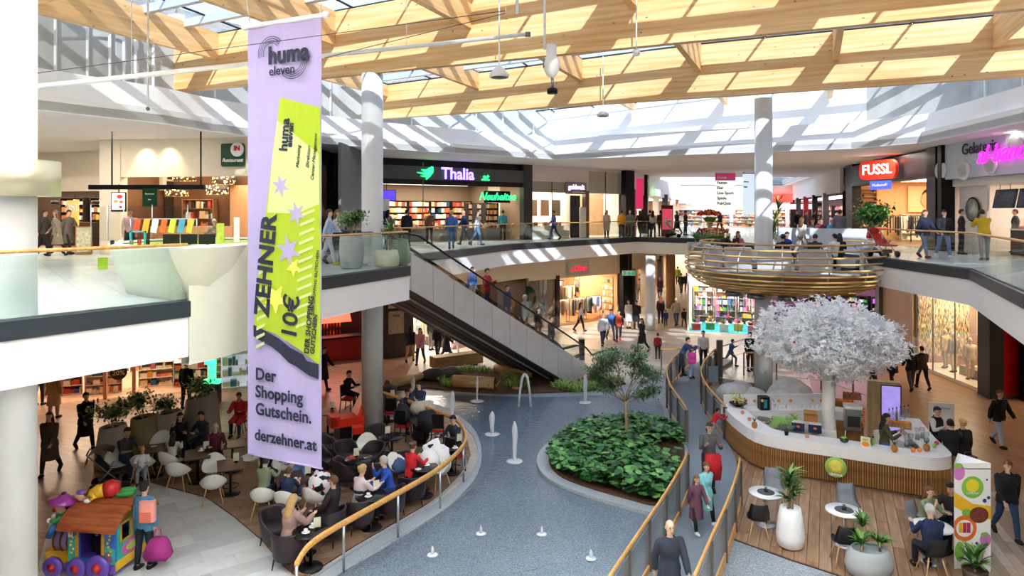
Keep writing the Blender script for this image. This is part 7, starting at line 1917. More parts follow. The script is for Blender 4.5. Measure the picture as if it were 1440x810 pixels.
# white blossom tree growing out of the bar
g=Vector((9.05,19.5,0));wt_=thing('blossom_tree','white artificial tree with dense white leaves rising from the juice bar','tree',(9.05,19.5,0.04))
TW=mat('tree_white','#f2f1ee',0.7,var=0.03,scale=6,bump=0.3)
mb=MB();mb.tube([(0,0,0),(0.02,0,0.7),(-0.02,0,1.5),(0.02,0,2.3),(0,0,3.0)],[0.23,0.19,0.175,0.17,0.12],14);mb.build('trunk',TW,wt_)
rnd=random.Random(77);tips=[];mb=MB()
for k in range(9):
    a=k*0.7;branches(mb,Vector((0,0,2.25+0.08*k)),Vector((math.cos(a),math.sin(a),rnd.uniform(0.1,0.6))).normalized(),0.7,0.05,2,rnd,tips,0.6,0.1)
mb.build('branches',TW,wt_)
mb=MB()
def wleaf(mb,p,s_,rnd):
    M=Matrix.Translation(p)@Matrix.Rotation(rnd.uniform(0,6.3),4,'Z')@Matrix.Rotation(rnd.uniform(-1.2,1.2),4,'X')@Matrix.Rotation(rnd.uniform(-.6,.6),4,'Y')
    for k in range(3):
        a=(k-1)*0.9;c_,s2=math.cos(a),math.sin(a);L_=s_*(1.0 if k==1 else 0.75)
        q=[(0,0,0),(L_*0.45*c_-0.16*s_*s2,L_*0.45*s2+0.16*s_*c_,0.02),(L_*c_,L_*s2,0),(L_*0.45*c_+0.16*s_*s2,L_*0.45*s2-0.16*s_*c_,0.02)]
        mb.add([M@Vector(v) for v in q],[(0,1,2,3)],False)
for k in range(6800):
    u=rnd.uniform(-1,1);a=rnd.uniform(0,6.3);rr=rnd.random()**0.33*1.02
    bump_=1+0.28*mnoise.noise(Vector((math.cos(a)*2.1,math.sin(a)*2.1,u*2.4)))+0.06*math.sin(a*5+u*4)
    r=math.sqrt(max(0,1-u*u));
    p=Vector((1.92*r*math.cos(a)*rr*bump_,1.92*r*math.sin(a)*rr*bump_,3.42+(1.12 if u>0 else 0.98)*u*rr*bump_))
    wleaf(mb,p,rnd.uniform(0.12,0.2),rnd)
o=mb.build('foliage',WLEAF,wt_);o['kind']='stuff'
for k in range(16):
    a=rnd.uniform(0,6.3);u=rnd.uniform(-.6,.8);r=math.sqrt(1-u*u)*1.9
    mb=MB();mb.ball((r*math.cos(a),r*math.sin(a),3.42+1.05*u),0.035,6,5);mb.build('red_berry',mat('berry_red','#b5303f',0.4),wt_)
# things on the bar (x, y on the photograph at counter height)
def at(px,py,z=1.1):return Z(px,py,z)
ORG=mat('orange_peel','#f08a24',0.5,var=0.06,scale=30,bump=0.05);APP=mat('apple_red','#c2382e',0.35,var=0.2);LEM=mat('lemon_peel','#eac62f',0.45);GRP=mat('grapefruit','#e08a6a',0.5,var=0.15);LIMEF=mat('lime_peel','#8fc13e',0.45)
def fruit(name,lab,px,py,r,m,z=1.1,grp=None):
    p=at(px,py,z);mb=MB();mb.ball((0,0,r),r,10,7);solo(name,mb,m,lab,'fruit',(p.x,p.y,z),0,grp)
for k,(px,py,m_,nm) in enumerate(((1049,566,APP,'apple'),(1061,566,GRP,'grapefruit'),(1072,566,LEM,'lemon'),(1095,566,ORG,'orange'),(1112,566,ORG,'orange'),(1143,566,LEM,'lemon'),(1155,566,ORG,'orange'))):
    fruit(nm,'%s standing on the white back rail of the juice bar, %s from the left'%(nm,ords[k]),px,565.5,0.045,m_,1.35)
for px,py,m_,nm,lab in ((1044,582,GRP,'grapefruit','halved grapefruit on the left bar rim, upper one'),(1054,592,GRP,'grapefruit','halved grapefruit on the left bar rim, lower one'),(1135,616,GRP,'grapefruit','grapefruit on the front rim of the bar'),(1284,636,ORG,'orange','orange on the front bar rim between the pineapples, left one'),(1293,635.5,ORG,'orange','orange on the front bar rim between the pineapples, right one'),(1314,629,LIMEF,'lime','lime at the right end of the bar rim'),(1317,626,APP,'apple','red apple at the right end of the bar rim')):
    fruit(nm,lab,px,py,0.055,m_)
PINE=mat('pineapple_skin','#b5793a',0.7,var=0.3,scale=30,bump=0.5)
for k,(px,py) in enumerate(((1258,636),(1303,634),(1061,602))):
    p=at(px,py);t=thing('pineapple',['pineapple on the front bar rim, left of the two oranges','pineapple on the front bar rim, right of the two oranges','pineapple on the left bar rim beside the sinks'][k],'fruit',(p.x,p.y,1.1))
    mb=MB();mb.lathe([(0.04,0),(0.075,0.05),(0.08,0.1),(0.06,0.16),(0.02,0.18)],12);mb.build('body',PINE,t)
    for q in range(12):
        mb=MB();strap(mb,(0,0,0.16),q*0.9,0.16,0.014,0.3+0.05*(q%3));mb.build('leaf',PLEAF[0],t)
def crate(lab,px,py,z,fm,n,rows,w_=0.5,d_=0.36,cm=None,fr='orange',r=0.042):
    p=at(px,py,z);cm=cm or slw[0]
    t=thing('fruit_crate',lab,'crate',(p.x,p.y,z),-0.42)
    for (c,s_) in (((0,-d_/2,0.07),(w_,0.015,0.14)),((0,d_/2,0.07),(w_,0.015,0.14)),((-w_/2,0,0.07),(0.015,d_,0.14)),((w_/2,0,0.07),(0.015,d_,0.14)),((0,0,0.008),(w_,d_,0.016))):
        mb=MB();mb.box(c,s_);mb.build('board',cm,t)
    rr=random.Random(int(px));ca,sa=math.cos(-0.42),math.sin(-0.42)
    me=MB();me.ball((0,0,0),r,8,6);me=me.mesh(fr,fm)
    for i in range(n):
        for j in range(rows):
            x=(i-(n-1)/2)*(w_-0.06)/n;y=(j-(rows-1)/2)*(d_-0.06)/rows
            o=put(fr,me,None,(p.x+x*ca-y*sa,p.y+x*sa+y*ca,z+0.1+rr.uniform(0,0.04)));tag(o,'%s lying in the %s'%(fr,lab),'fruit',fr+'s in the '+lab)
crate('crate of oranges on the juice machine behind the white trunk',1187,570,1.45,ORG,6,3)
crate('crate of mandarins in front of the bottles',1265,600,1.12,ORG,6,2,0.55,0.22)
crate('basket of red fruit beside the ramp rail',1198,560,1.35,APP,4,3,0.5,0.36,slw[1],'apple')
for k in range(6):
    p=at(1257+k*5.4,597-1.2*k,1.1);t=thing('syrup_bottle','clear syrup bottle in the row on the bar, %s from the left'%ords[k],'bottle',(p.x,p.y+0.25,1.1),0,'syrup bottles on the bar')
    mb=MB();mb.lathe([(0.042,0),(0.042,0.22),(0.016,0.29),(0.016,0.34)],10);mb.build('body',glass('bottle_glass',(0.8,0.86,0.88),0.3,0.7) if k!=2 else STEEL,t);mb=MB();mb.cyl((0,0,0.34),(0,0,0.38),0.018,None,8);mb.build('cap',BLACK,t)
for k,(px,py,h_) in enumerate(((1275,628,0.34),(1281,627,0.3),(1290,618,0.3),(1297,616,0.28),(1303,622,0.26))):
    p=at(px,py);t=thing('blender_jug','steel and clear blender jug on the right of the bar, %s from the left'%ords[k],'blender',(p.x,p.y,1.1))
    mb=MB();mb.lathe([(0.06,0),(0.05,0.12),(0.045,0.14)],10);mb.build('motor_base',STEEL,t);mb=MB();mb.lathe([(0.045,0.14),(0.065,h_),(0.0,h_)],10);mb.build('jug',glass('bottle_glass'),t)
p=at(1197,598,1.0);t=thing('juice_machine','tall steel citrus press with an orange chute behind the white trunk','machine',(9.75,19.55,0.95),-0.3)
mb=MB();mb.rbox((0,0,0.3),(0.42,0.4,0.6),0.04);mb.build('body',STEEL,t);mb=MB();mb.box((0,-0.205,0.25),(0.32,0.01,0.3));mb.build('window',mat('machine_dark','#3a3d40',0.2),t);mb=MB();mb.rbox((0,0,0.64),(0.46,0.44,0.08),0.04);mb.build('hopper',SOLIDW,t)
for k in range(7):
    mb=MB();mb.ball((0.29,-0.05,0.1+k*0.085),0.042,8,6);mb.build('orange',ORG,t)
BOXC=mat('cardboard','#b98552',0.8,var=0.06);NAVYC=mat('navy_carton','#25345c',0.6,var=0.03)
p=at(1149,600,1.0);t=thing('cardboard_box','open brown cardboard box on the bar left of the white trunk','box',(8.55,19.55,1.18),-0.4)
mb=MB();mb.box((0,0,0.13),(0.36,0.3,0.26));mb.build('carton',BOXC,t);mb=MB();mb.box((0,-0.2,0.27),(0.34,0.12,0.01),0,0.5);mb.build('flap',BOXC,t)
for k,x in enumerate((8.15,8.55)):
    t=thing('navy_carton','navy and white carton with an orange mark, %s of the pair on the bar'%('left','right')[k],'box',(x,19.45-0.18*k,0.95),-0.4);mb=MB();mb.box((0,0,0.11),(0.34,0.26,0.22));mb.build('carton',NAVYC,t);mb=MB();mb.box((0,0,0.222),(0.33,0.25,0.01));mb.build('white_top',SOLIDW,t);mb=MB();mb.ball((0,-0.131,0.12),(0.05,0.005,0.035),8,5);mb.build('orange_mark',ORG,t)
t=thing('green_crate','light green plastic crate of leaves inside the bar','crate',(7.9,19.85,0.9),-0.5)
mb=MB();mb.wall([(-0.35,-0.22),(0.35,-0.22),(0.35,0.22),(-0.35,0.22)],0,0.22,0.02,True);mb.build('tray',mat('crate_green','#9fd07a',0.5),t);mb=MB();mb.box((0,0,0.01),(0.68,0.42,0.02));mb.build('tray_floor',mat('crate_green','#9fd07a'),t)
o=leaf_cloud([(Vector((0.25,0,0.3)),0)],60,0.09,0.06,random.Random(9),0.6,1).build('foliage',[LIMEF],t);o['kind']='stuff'
p=at(1106,612);t=thing('potted_herb','small herb in a black pot on the front bar rim','plant',(p.x,p.y,1.1));mb=MB();mb.lathe([(0.045,0),(0.06,0.1),(0,0.1)],10);mb.build('pot',BLACK,t);o=leaf_cloud([(Vector((0,0,0.3)),0)],50,0.05,0.04,random.Random(3),1.0,3).build('foliage',PLEAF,t);o['kind']='stuff'
mb=MB();mb.cyl((0,0,0.1),(0,0,0.3),0.008,None,5);mb.build('stem',PLEAF[0],t)
p=at(1038,571);t=thing('flower_tray','black tray of yellow flowers at the left corner of the bar','flower display',(p.x,p.y,1.1));mb=MB();mb.lathe([(0.1,0),(0.28,0.1),(0.26,0.1),(0.0,0.03)],12);mb.build('tray',BLACK,t)
fb_=MB();rr=random.Random(2)
for k in range(40):fb_.m=rr.randrange(3);fb_.ball((rr.gauss(0,0.1),rr.gauss(0,0.08),0.12+abs(rr.gauss(0,0.12))),0.03,6,4)
o=fb_.build('blossoms',[LEM,mat('petal_cream','#efe9c0',0.6),LIMEF],t);o['kind']='stuff'
sign_board('small price board with orange fruit picture on the front rim of the bar',Vector((*at(1217,628).xy,1.22)),-0.49,0.22,0.26,mat('price_card','#f3e9cf',0.5),[('Saft',0.08,LIMEF,0,0.07,{})],th=0.03,name='price_board')
mb=MB();mb.ball((0,-0.02,-0.05),(0.09,0.006,0.06),10,6);mb.build('orange_print',ORG,bpy.data.objects['price_board'])
for k,(px,m_) in enumerate(((1222,BLACK),(1227,LIMEF))):
    p=at(px,626);t=thing('spray_bottle','%s spray bottle behind the price board'%('black','yellow green')[k],'bottle',(p.x,p.y,1.1));mb=MB();mb.lathe([(0.035,0),(0.035,0.16),(0.015,0.2)],8);mb.build('body',m_,t);mb=MB();mb.box((0,-0.02,0.22),(0.03,0.07,0.04));mb.build('nozzle',BLACK,t)
p=at(1187,622);t=thing('melon_bowl','half watermelon with a spoon on the front rim of the bar','fruit',(p.x,p.y,1.1));mb=MB();mb.ball((0,0,0.07),(0.11,0.11,0.075),12,7);mb.build('rind',mat('melon_dark','#2d4526',0.5,var=0.3,scale=20),t);mb=MB();mb.ball((0,0,0.12),(0.08,0.08,0.03),10,5);mb.build('flesh',LIMEF,t);mb=MB();mb.cyl((0.02,0,0.1),(0.04,0,0.32),0.01,None,5);mb.build('spoon',PLASTER,t)
cup_m=MB();cup_m.lathe([(0.025,0),(0.04,0.12),(0.037,0.12),(0.022,0.01)],10);cup_me=cup_m.mesh('cup',SOLIDW)
for k in range(12):
    o=put('paper_cup',cup_me,None,(8.2+0.13*k,21.38+0.006*k,1.0));tag(o,'white paper cup in the row on the back counter of the juice bar','cup','paper cups on the back counter')
t=thing('coffee_machine','black and steel machine on the back counter of the juice bar','machine',(7.85,21.3,1.0),0.03);mb=MB();mb.rbox((0,0,0.2),(0.3,0.3,0.4),0.03);mb.build('body',BLACK,t);mb=MB();mb.box((0,-0.155,0.2),(0.1,0.01,0.26));mb.build('panel',TEAL,t)
for (x_,lab) in ((7.15,'left'),(8.05,'right')):
    t=thing('tap','chrome swan neck tap at the %s sink of the juice bar'%lab,'tap',(x_,21.1 if lab=='left' else 21.25,1.0));mb=MB();mb.tube([(0,0,0),(0,0,0.28),(0.03,-0.06,0.34),(0.06,-0.14,0.28)],0.014,7);mb.build('spout',STEEL,t);mb=MB();mb.cyl((0,0,0),(0,0,0.05),0.03);mb.build('base',STEEL,t)
# digital stele and white poster board behind the bar
g=G(1262,600);t=thing('digital_stele','wooden stele with a violet portrait screen behind the bar','stele',(11.55,20.9,0.0),-0.35)
mb=MB();mb.box((-0.15,0,0.98),(0.9,0.3,1.96));mb.build('body',wood('stele_oak','#b59a64','#d6bd8a',0.5,(10,10,2),False),t);mb=MB();mb.box((0.02,-0.16,1.1),(0.5,0.03,1.5));mb.build('screen',mat('stele_violet','#8b7cc2',0.3,emit=0.5,var=0.25,scale=5),t);mb=MB();mb.box((0.02,-0.152,1.1),(0.56,0.02,1.56));mb.build('bezel',BLACK,t)
t=thing('poster_board','white poster board with a strawberry and an orange behind the bar','poster board',(13.05,20.75,0.0),-0.3)
mb=MB();mb.box((0,0,0.72),(0.68,0.06,1.25));mb.build('board',PLASTER,t);mb=MB();mb.box((0,0,0.05),(0.6,0.3,0.1));mb.build('foot',GREYMETAL,t)
for (x,z,m_,r) in ((-0.15,0.62,APP,0.08),(-0.12,0.42,APP,0.08),(0.08,0.6,ORG,0.09)):
    mb=MB();mb.X=Matrix.Translation((x,-0.034,z))@Matrix.Diagonal((1,0.05,1.1,1));mb.ball((0,0,0),r,10,7);mb.build('fruit_print',m_,t)
text('Frisch gepresst',0.075,mat('ink_teal','#5aa9c4'),t,(0,-0.04,1.2))
# fruit poster tower
g=G(1368,780);PT=thing('poster_tower','tall three sided poster tower printed with fruit and juice','poster tower',(11.12,15.75-1.4,0.013),0)
PT.location=(G(1369,804).x,G(1369,804).y+0.1,0.013)
th_=2.2-0.05
A_,B_,C_=(-0.40,-0.12),(0.33,-0.12),(0.05,0.45)
w_=0.73
mb=MB();mb.loft([[(A_[0],A_[1],0),(B_[0],B_[1],0),(C_[0],C_[1],0)],[(A_[0],A_[1],th_),(B_[0],B_[1],th_),(C_[0],C_[1],th_)]],True,False,False);ptp=mb.build('panels',PLASTER,PT)
mb=MB();mb.loft([[(A_[0],A_[1],th_-0.12),(B_[0],B_[1],th_-0.12),(C_[0],C_[1],th_-0.12)],[(A_[0],A_[1],th_-0.1),(B_[0],B_[1],th_-0.1),(C_[0],C_[1],th_-0.1)]],True,True,False);mb.build('inner_shelf',PLASTER,PT)
def pdisc(cx,cz,rx,rz,m,y,name,rot=0.0,n=22):
    pts=[]
    for k in range(n):
        a=2*PI*k/n;x,z=rx*math.cos(a),rz*math.sin(a);x,z=x*math.cos(rot)-z*math.sin(rot),x*math.sin(rot)+z*math.cos(rot)
        pts.append((min(B_[0]-0.004,max(A_[0]+0.004,cx+x)),y,cz+z))
    mb=MB();mb.add(pts,[tuple(range(n))],False);mb.build(name,m,ptp)
fy=-0.123
YEL=mat('print_yellow','#efb92a',0.5);PNK=mat('print_pink','#cf7fc0',0.5);PGR=mat('print_green','#86c44e',0.5);POR=mat('print_orange','#e8752a',0.5);PBL=mat('print_navy','#33307a',0.5)
def pz(py):return th_*(797-py)/(797-652)
def pxx(px):return A_[0]+(px-1345)/(1391-1345)*w_
mb=MB();mb.add([(A_[0]+0.003,fy-0.001,pz(690)),(A_[0]+0.003,fy-0.001,pz(710)),(pxx(1366),fy-0.001,pz(723)),(B_[0]-0.003,fy-0.001,pz(727)),(B_[0]-0.003,fy-0.001,pz(709)),(pxx(1368),fy-0.001,pz(706))],[(0,1,2,3,4,5)]);mb.build('ribbon_print',YEL,ptp)
pdisc(pxx(1351),pz(664),0.12,0.16,PNK,fy-0.002,'strawberry_print');pdisc(pxx(1350),pz(655),0.09,0.05,PGR,fy-0.003,'strawberry_leaf_print')
pdisc(pxx(1368),pz(684),0.22,0.22,PGR,fy-0.002,'logo_print');pdisc(pxx(1368),pz(682),0.13,0.13,mat('lemon_yellow','#f1df3a'),fy-0.003,'lemon_print');text('LEMONA',0.06,PLASTER,ptp,(pxx(1368),fy-0.006,pz(692)),ext=0.001)
for (px,py,r) in ((1386,674,0.02),(1383,702,0.04),(1388,698,0.035),(1369,764,0.045),(1373,759,0.03),(1378,763,0.02)):pdisc(pxx(px),pz(py),r,r,PBL,fy-0.002,'berry_print',0,12)
pdisc(pxx(1376),pz(721),0.19,0.16,mat('bowl_print','#7a3a2c',0.5,var=0.5,scale=22),fy-0.004,'bowl_print');pdisc(pxx(1366),pz(722),0.2,0.1,PGR,fy-0.0015,'leaf_print',-0.5)
pdisc(pxx(1358),pz(739),0.24,0.26,POR,fy-0.002,'orange_ring_print');pdisc(pxx(1358),pz(739),0.17,0.17,PLASTER,fy-0.003,'ring_inner_print')
for k,(px,m_) in enumerate(((1353,YEL),(1358,APP),(1363,mat('juice_magenta','#b0306a',0.5)))):
    mb=MB();mb.box((pxx(px),fy-0.005,pz(738)),(0.07,0.004,0.2));mb.build('juice_print',m_,ptp)
pdisc(pxx(1384),pz(754),0.11,0.15,PNK,fy-0.002,'strawberry_print');pdisc(pxx(1383),pz(747),0.08,0.04,PGR,fy-0.003,'strawberry_leaf_print');pdisc(pxx(1375),pz(775),0.11,0.15,PNK,fy-0.002,'strawberry_print');pdisc(pxx(1352),pz(770),0.1,0.2,PGR,fy-0.002,'leaf_print')
# ------------------------------------------------------------ kiddie train
kt=thing('kiddie_train','colourful coin operated toy train with brown plank roof','toy train',(-8.22,13.35,0.014),-0.12)
TP={k:mat('train_'+k,c,0.3,var=0.04,coat=0.3) for k,c in dict(blue='#2f74c0',teal='#3fb5a0',purple='#6a4bb0',yellow='#efbc2c',pink='#d764b0',red='#cf2a2a',green='#2f9a4a',gold='#c99a2e',magenta='#a93aa0',skin='#e9b79a',brown='#7a4522',white='#f1f1ee',dark='#231a2c',lilac='#a58fd8').items()}
ROOFW=wood('train_roof','#8a3f22','#c06a3c',0.4,(2,14,14),False)
# cab walls: door side faces the camera
mb=MB();W2,D2_=0.5,1.0
for (x0,x1,z0,z1) in ((-W2,-0.28,0.25,1.12),(0.22,W2,0.25,1.12),(-0.28,0.22,0.95,1.12),(-0.28,0.22,0.25,0.34)):mb.bb(x0,0,z0,x1,0.05,z1)
kds=mb.build('door_side',TP['blue'],kt)
mb=MB()
for k in range(9):
    a0,a1=PI*k/9,PI*(k+1)/9
    mb.add([(-0.03-0.25*math.cos(a0),-0.012,0.78+0.2*math.sin(a0)),(-0.03-0.25*math.cos(a1),-0.012,0.78+0.2*math.sin(a1)),(-0.03-0.3*math.cos(a1),-0.012,0.78+0.26*math.sin(a1)),(-0.03-0.3*math.cos(a0),-0.012,0.78+0.26*math.sin(a0))],[(0,1,2,3)])
mb.bb(-0.33,-0.03,0.3,-0.28,0.0,0.8);mb.bb(0.22,-0.03,0.3,0.27,0.0,0.8);mb.build('door_arch',TP['gold'],kds)
for (pts,c,nm) in (([(-0.5,0.26),(-0.34,0.26),(-0.34,0.7),(-0.5,0.75)],'teal','painted_panel'),([(0.28,0.26),(0.5,0.26),(0.5,0.55),(0.28,0.62)],'teal','painted_panel'),([(0.28,0.3),(0.46,0.3),(0.38,0.52),(0.3,0.5)],'pink','painted_flower'),([(-0.5,0.75),(-0.4,0.75),(-0.4,1.05),(-0.5,1.08)],'white','painted_panel')):
    mb=MB();mb.add([(x,-0.006,z) for x,z in pts],[tuple(range(len(pts)))]);mb.build(nm,TP[c],kds)
for k in range(9):
    for sx in (-1,1):
        mb=MB();x=(-0.42+0.03*math.sin(k*2)) if sx<0 else (0.37+0.03*math.sin(k*1.7));mb.ball((x,-0.01,0.45+k*0.075),(0.026,0.02,0.026),7,5);mb.build('golden_scroll',TP['yellow'],kds)
mb=MB();mb.bb(W2-0.05,0.05,0.25,W2,D2_,0.62);mb.bb(W2-0.05,0.05,1.0,W2,D2_,1.15);mb.bb(W2-0.05,0.05,0.62,W2,0.14,1.0);mb.bb(W2-0.05,0.46,0.62,W2,0.56,1.0);mb.bb(W2-0.05,0.9,0.62,W2,D2_,1.0);kws=mb.build('window_side',TP['teal'],kt)
for y0 in (0.14,0.56):
    mb=MB()
    for (a,b_,c,d) in ((0,0,0.34,0.03),(0,0.35,0.34,0.38),(0,0,0.03,0.38),(0.31,0,0.34,0.38)):mb.bb(W2-0.02,y0+a,0.62+b_,W2+0.02,y0+c,0.62+d)
    mb.build('window_frame',TP['gold'],kws)
mb=MB();mb.X=Matrix.Translation((W2+0.006,0.5,0.45))@Matrix.Diagonal((0.04,1,0.45,1));mb.ball((0,0,0),0.33,16,8);mb.build('painted_oval',TP['pink'],kws)
mb=MB();mb.X=Matrix.Translation((W2+0.012,0.5,0.45))@Matrix.Diagonal((0.06,1,0.4,1));mb.ball((0,0,0),0.22,16,8);mb.build('painted_leaf',mat('train_lime','#b8d85a',0.3),kws)
mb=MB();mb.bb(W2-0.03,0.0,0.14,W2+0.03,D2_,0.3);mb.build('skirt',TP['yellow'],kt)
mb=MB();mb.bb(-W2,D2_-0.05,0.25,W2,D2_,1.12);mb.build('plain_side',TP['blue'],kt);mb=MB();mb.bb(-W2,0.05,0.25,-W2+0.05,D2_,1.12);mb.build('front_wall',TP['purple'],kt)
mb=MB();mb.bb(-W2-0.05,-0.05,0.1,W2,D2_,0.25);mb.build('floor_box',TP['purple'],kt)
mb=MB();mb.rbox((-0.02,0.6,0.45),(0.7,0.4,0.35),0.05);mb.build('bench_seat',TP['dark'],kt)
# curved plank roof running towards the back
for k in range(8):
    a0,a1=-1.05+2.1*k/8,-1.05+2.1*(k+1)/8
    mb=MB();R_=0.78
    q0=(D2_/2+R_*math.sin(a0),0.66+R_*math.cos(a0)*0.85);q1=(D2_/2+R_*math.sin(a1),0.66+R_*math.cos(a1)*0.85)
    mb.loft([[(-0.62,q0[0],q0[1]),(0.62,q0[0],q0[1]),(0.62,q0[0],q0[1]-0.05),(-0.62,q0[0],q0[1]-0.05)],[(-0.62,q1[0]-0.006,q1[1]),(0.62,q1[0]-0.006,q1[1]),(0.62,q1[0]-0.006,q1[1]-0.05),(-0.62,q1[0]-0.006,q1[1]-0.05)]],True,True,False);mb.build('plank',ROOFW,kt)
mb=MB();mb.loft([[(0.5,D2_/2+0.72*math.sin(a),0.66+0.72*math.cos(a)*0.85),(0.5,D2_/2+0.72*math.sin(a),1.0),(0.47,D2_/2+0.72*math.sin(a),1.0),(0.47,D2_/2+0.72*math.sin(a),0.66+0.72*math.cos(a)*0.85)] for a in (-0.6,-0.3,0,0.3,0.6)],True,True,False);mb.build('gable',TP['yellow'],kt)
# boiler, bonnet, wheels
mb=MB();mb.X=Matrix.Translation((-0.5,0.45,0.52))@Matrix.Rotation(-PI/2,4,'Y');mb.lathe([(0.26,0),(0.26,0.5),(0.2,0.55),(0.0,0.56)],20);boi=mb.build('boiler',TP['lilac'],kt)
for k in range(4):
    mb=MB();mb.X=Matrix.Translation((-0.52-k*0.15,0.45,0.52))@Matrix.Rotation(-PI/2,4,'Y');mb.lathe([(0.265,0),(0.28,0.01),(0.28,0.035),(0.265,0.045)],20);mb.build('boiler_band',TP['brown'],boi)
mb=MB();mb.rbox((-0.82,0.42,0.22),(0.62,0.7,0.22),0.08);mb.build('bonnet',TP['yellow'],kt);mb=MB();mb.ball((-1.12,0.3,0.3),(0.1,0.1,0.07));mb.ball((-1.12,0.6,0.3),(0.1,0.1,0.07));mb.build('buffer',TP['yellow'],kt)
for (x,r) in ((-0.75,0.2),(0.2,0.24),(-0.25,0.2)):
    mb=MB();mb.X=Matrix.Translation((x,-0.06,r-0.01))@Matrix.Rotation(PI/2,4,'X');mb.lathe([(0.0,0.0),(r,0.0),(r,0.07),(r*0.7,0.08),(0.0,0.08)],20);whl=mb.build('wheel',TP['purple'],kt)
    mb=MB();mb.X=Matrix.Translation((x,-0.145,r-0.01))@Matrix.Rotation(PI/2,4,'X');mb.lathe([(0.0,0.0),(r*0.45,0.0),(0.0,0.03)],14);mb.build('hub',TP['red'],whl)
# figurines
f1=thing('clown_figurine','figurine in a broad purple hat riding on the train boiler','figurine',kt.location+Vector((-0.78,0.36,0.8)),0.2)
mb=MB();mb.tube([(0,0,0.0),(0.02,0,0.15),(0.0,0,0.3)],[0.13,0.14,0.09],12);mb.build('green_jacket',TP['green'],f1)
mb=MB();mb.tube([(0,-0.06,0.0),(-0.15,-0.12,0.06),(-0.22,-0.14,-0.12)],[0.08,0.07,0.06],10);mb.tube([(0,0.06,0.0),(-0.15,0.12,0.06),(-0.22,0.14,-0.12)],[0.08,0.07,0.06],10);mb.build('blue_trousers',TP['blue'],f1)
mb=MB();mb.ball((-0.02,0,0.4),0.11,12,9);mb.ball((-0.12,-0.01,0.39),0.04,8,6);mb.build('head',TP['skin'],f1);mb=MB();mb.ball((-0.17,-0.01,0.37),0.045,8,6);mb.build('nose',TP['red'],f1)
mb=MB();mb.tube([(0,-0.12,0.25),(-0.12,-0.16,0.18),(-0.2,-0.1,0.2)],[0.05,0.045,0.04],8);mb.tube([(0,0.12,0.25),(-0.12,0.16,0.18),(-0.2,0.1,0.2)],[0.05,0.045,0.04],8);mb.build('sleeves',TP['green'],f1);mb=MB();mb.ball((-0.22,-0.1,0.2),0.05,8,6);mb.ball((-0.22,0.1,0.2),0.05,8,6);mb.build('gloves',TP['white'],f1)
mb=MB();mb.X=Matrix.Translation((-0.02,0,0.5))@Matrix.Rotation(0.18,4,'Y');mb.lathe([(0.0,0.0),(0.26,0.02),(0.27,0.05),(0.12,0.1),(0.09,0.16),(0.0,0.18)],22);mb.build('hat',TP['magenta'],f1);mb=MB();mb.ball((0.0,0,0.69),(0.05,0.05,0.03),8,5);mb.build('hat_knob',TP['dark'],f1);mb=MB();mb.ball((0.08,0,0.45),(0.08,0.1,0.1),8,6);mb.build('hair',TP['dark'],f1)
f2=thing('sleeping_figurine','figurine in yellow and red lying asleep on the train roof','figurine',kt.location+Vector((-0.1,0.55,1.37)),0.35)
mb=MB();mb.tube([(-0.28,0,0.02),(-0.1,0,0.08),(0.05,0,0.1)],[0.08,0.14,0.15],12);mb.build('yellow_jumper',TP['yellow'],f2);mb=MB();mb.tube([(0.02,0,0.1),(0.16,0,0.12),(0.3,0,0.12)],[0.155,0.18,0.12],12);mb.build('red_trousers',TP['red'],f2)
mb=MB();mb.ball((-0.38,0,0.04),0.1,12,8);mb.ball((-0.47,-0.02,0.04),0.035,8,6);mb.build('head',TP['skin'],f2);mb=MB();mb.ball((-0.36,0,0.12),(0.12,0.1,0.06),10,6);mb.build('cap',TP['purple'],f2);mb=MB();mb.ball((-0.3,0,0.1),(0.06,0.11,0.08),10,6);mb.build('hair',TP['brown'],f2)
mb=MB();mb.ball((0.4,-0.08,0.0),(0.2,0.08,0.07),10,7);mb.build('shoe',TP['green'],f2);mb=MB();mb.ball((0.4,0.1,0.0),(0.2,0.08,0.07),10,7);mb.build('shoe',TP['green'],f2);mb=MB();mb.ball((-0.25,-0.15,-0.02),(0.08,0.06,0.05),8,6);mb.build('glove',TP['white'],f2)
mb=MB();mb.tube([(-0.2,-0.1,0.1),(-0.12,-0.17,0.03),(-0.22,-0.15,-0.01)],[0.06,0.05,0.045],8);mb.build('sleeve',TP['yellow'],f2)
# ------------------------------------------------------------ people: one continuous body each, clothes and hair as its children
def V3(x,y,z):return Vector((x,y,z))
def rotx(a):# forward is -y; a in degrees forward from straight down
    a=math.radians(a);return V3(0,-math.sin(a),-math.cos(a))
POSES=dict(walk=(3,17,-16,6,22,(-22,8,12),(26,8,22),0),walk2=(3,-15,18,22,6,(24,8,18),(-18,8,14),6),stand=(0,3,-3,3,4,(3,9,10),(-2,9,14),4),phone=(4,3,-3,3,4,(28,10,92),(22,10,100),24),
             push=(8,22,-18,8,30,(42,6,42),(38,6,46),8),lean=(30,-6,10,4,12,(48,14,62),(46,14,66),-12),hold=(2,2,-2,2,2,(30,14,95),(24,14,98),14),reach=(14,4,-6,3,3,(62,8,40),(40,10,60),20),
             sit=(8,84,80,84,80,(38,12,62),(34,12,70),18),chin=(14,84,86,88,86,(44,10,118),(36,16,66),8),back=(-6,80,84,78,84,(22,12,52),(26,12,46),4),run=(14,46,-34,50,66,(-36,10,70),(40,10,70),0))
def seg_d(P,a,b):
    a=np.array(a);b=np.array(b);ab=b-a;t=np.clip(((P-a)@ab)/max(1e-9,ab@ab),0,1);return np.linalg.norm(P-(a+t[:,None]*ab),axis=1),t
_BODY={}
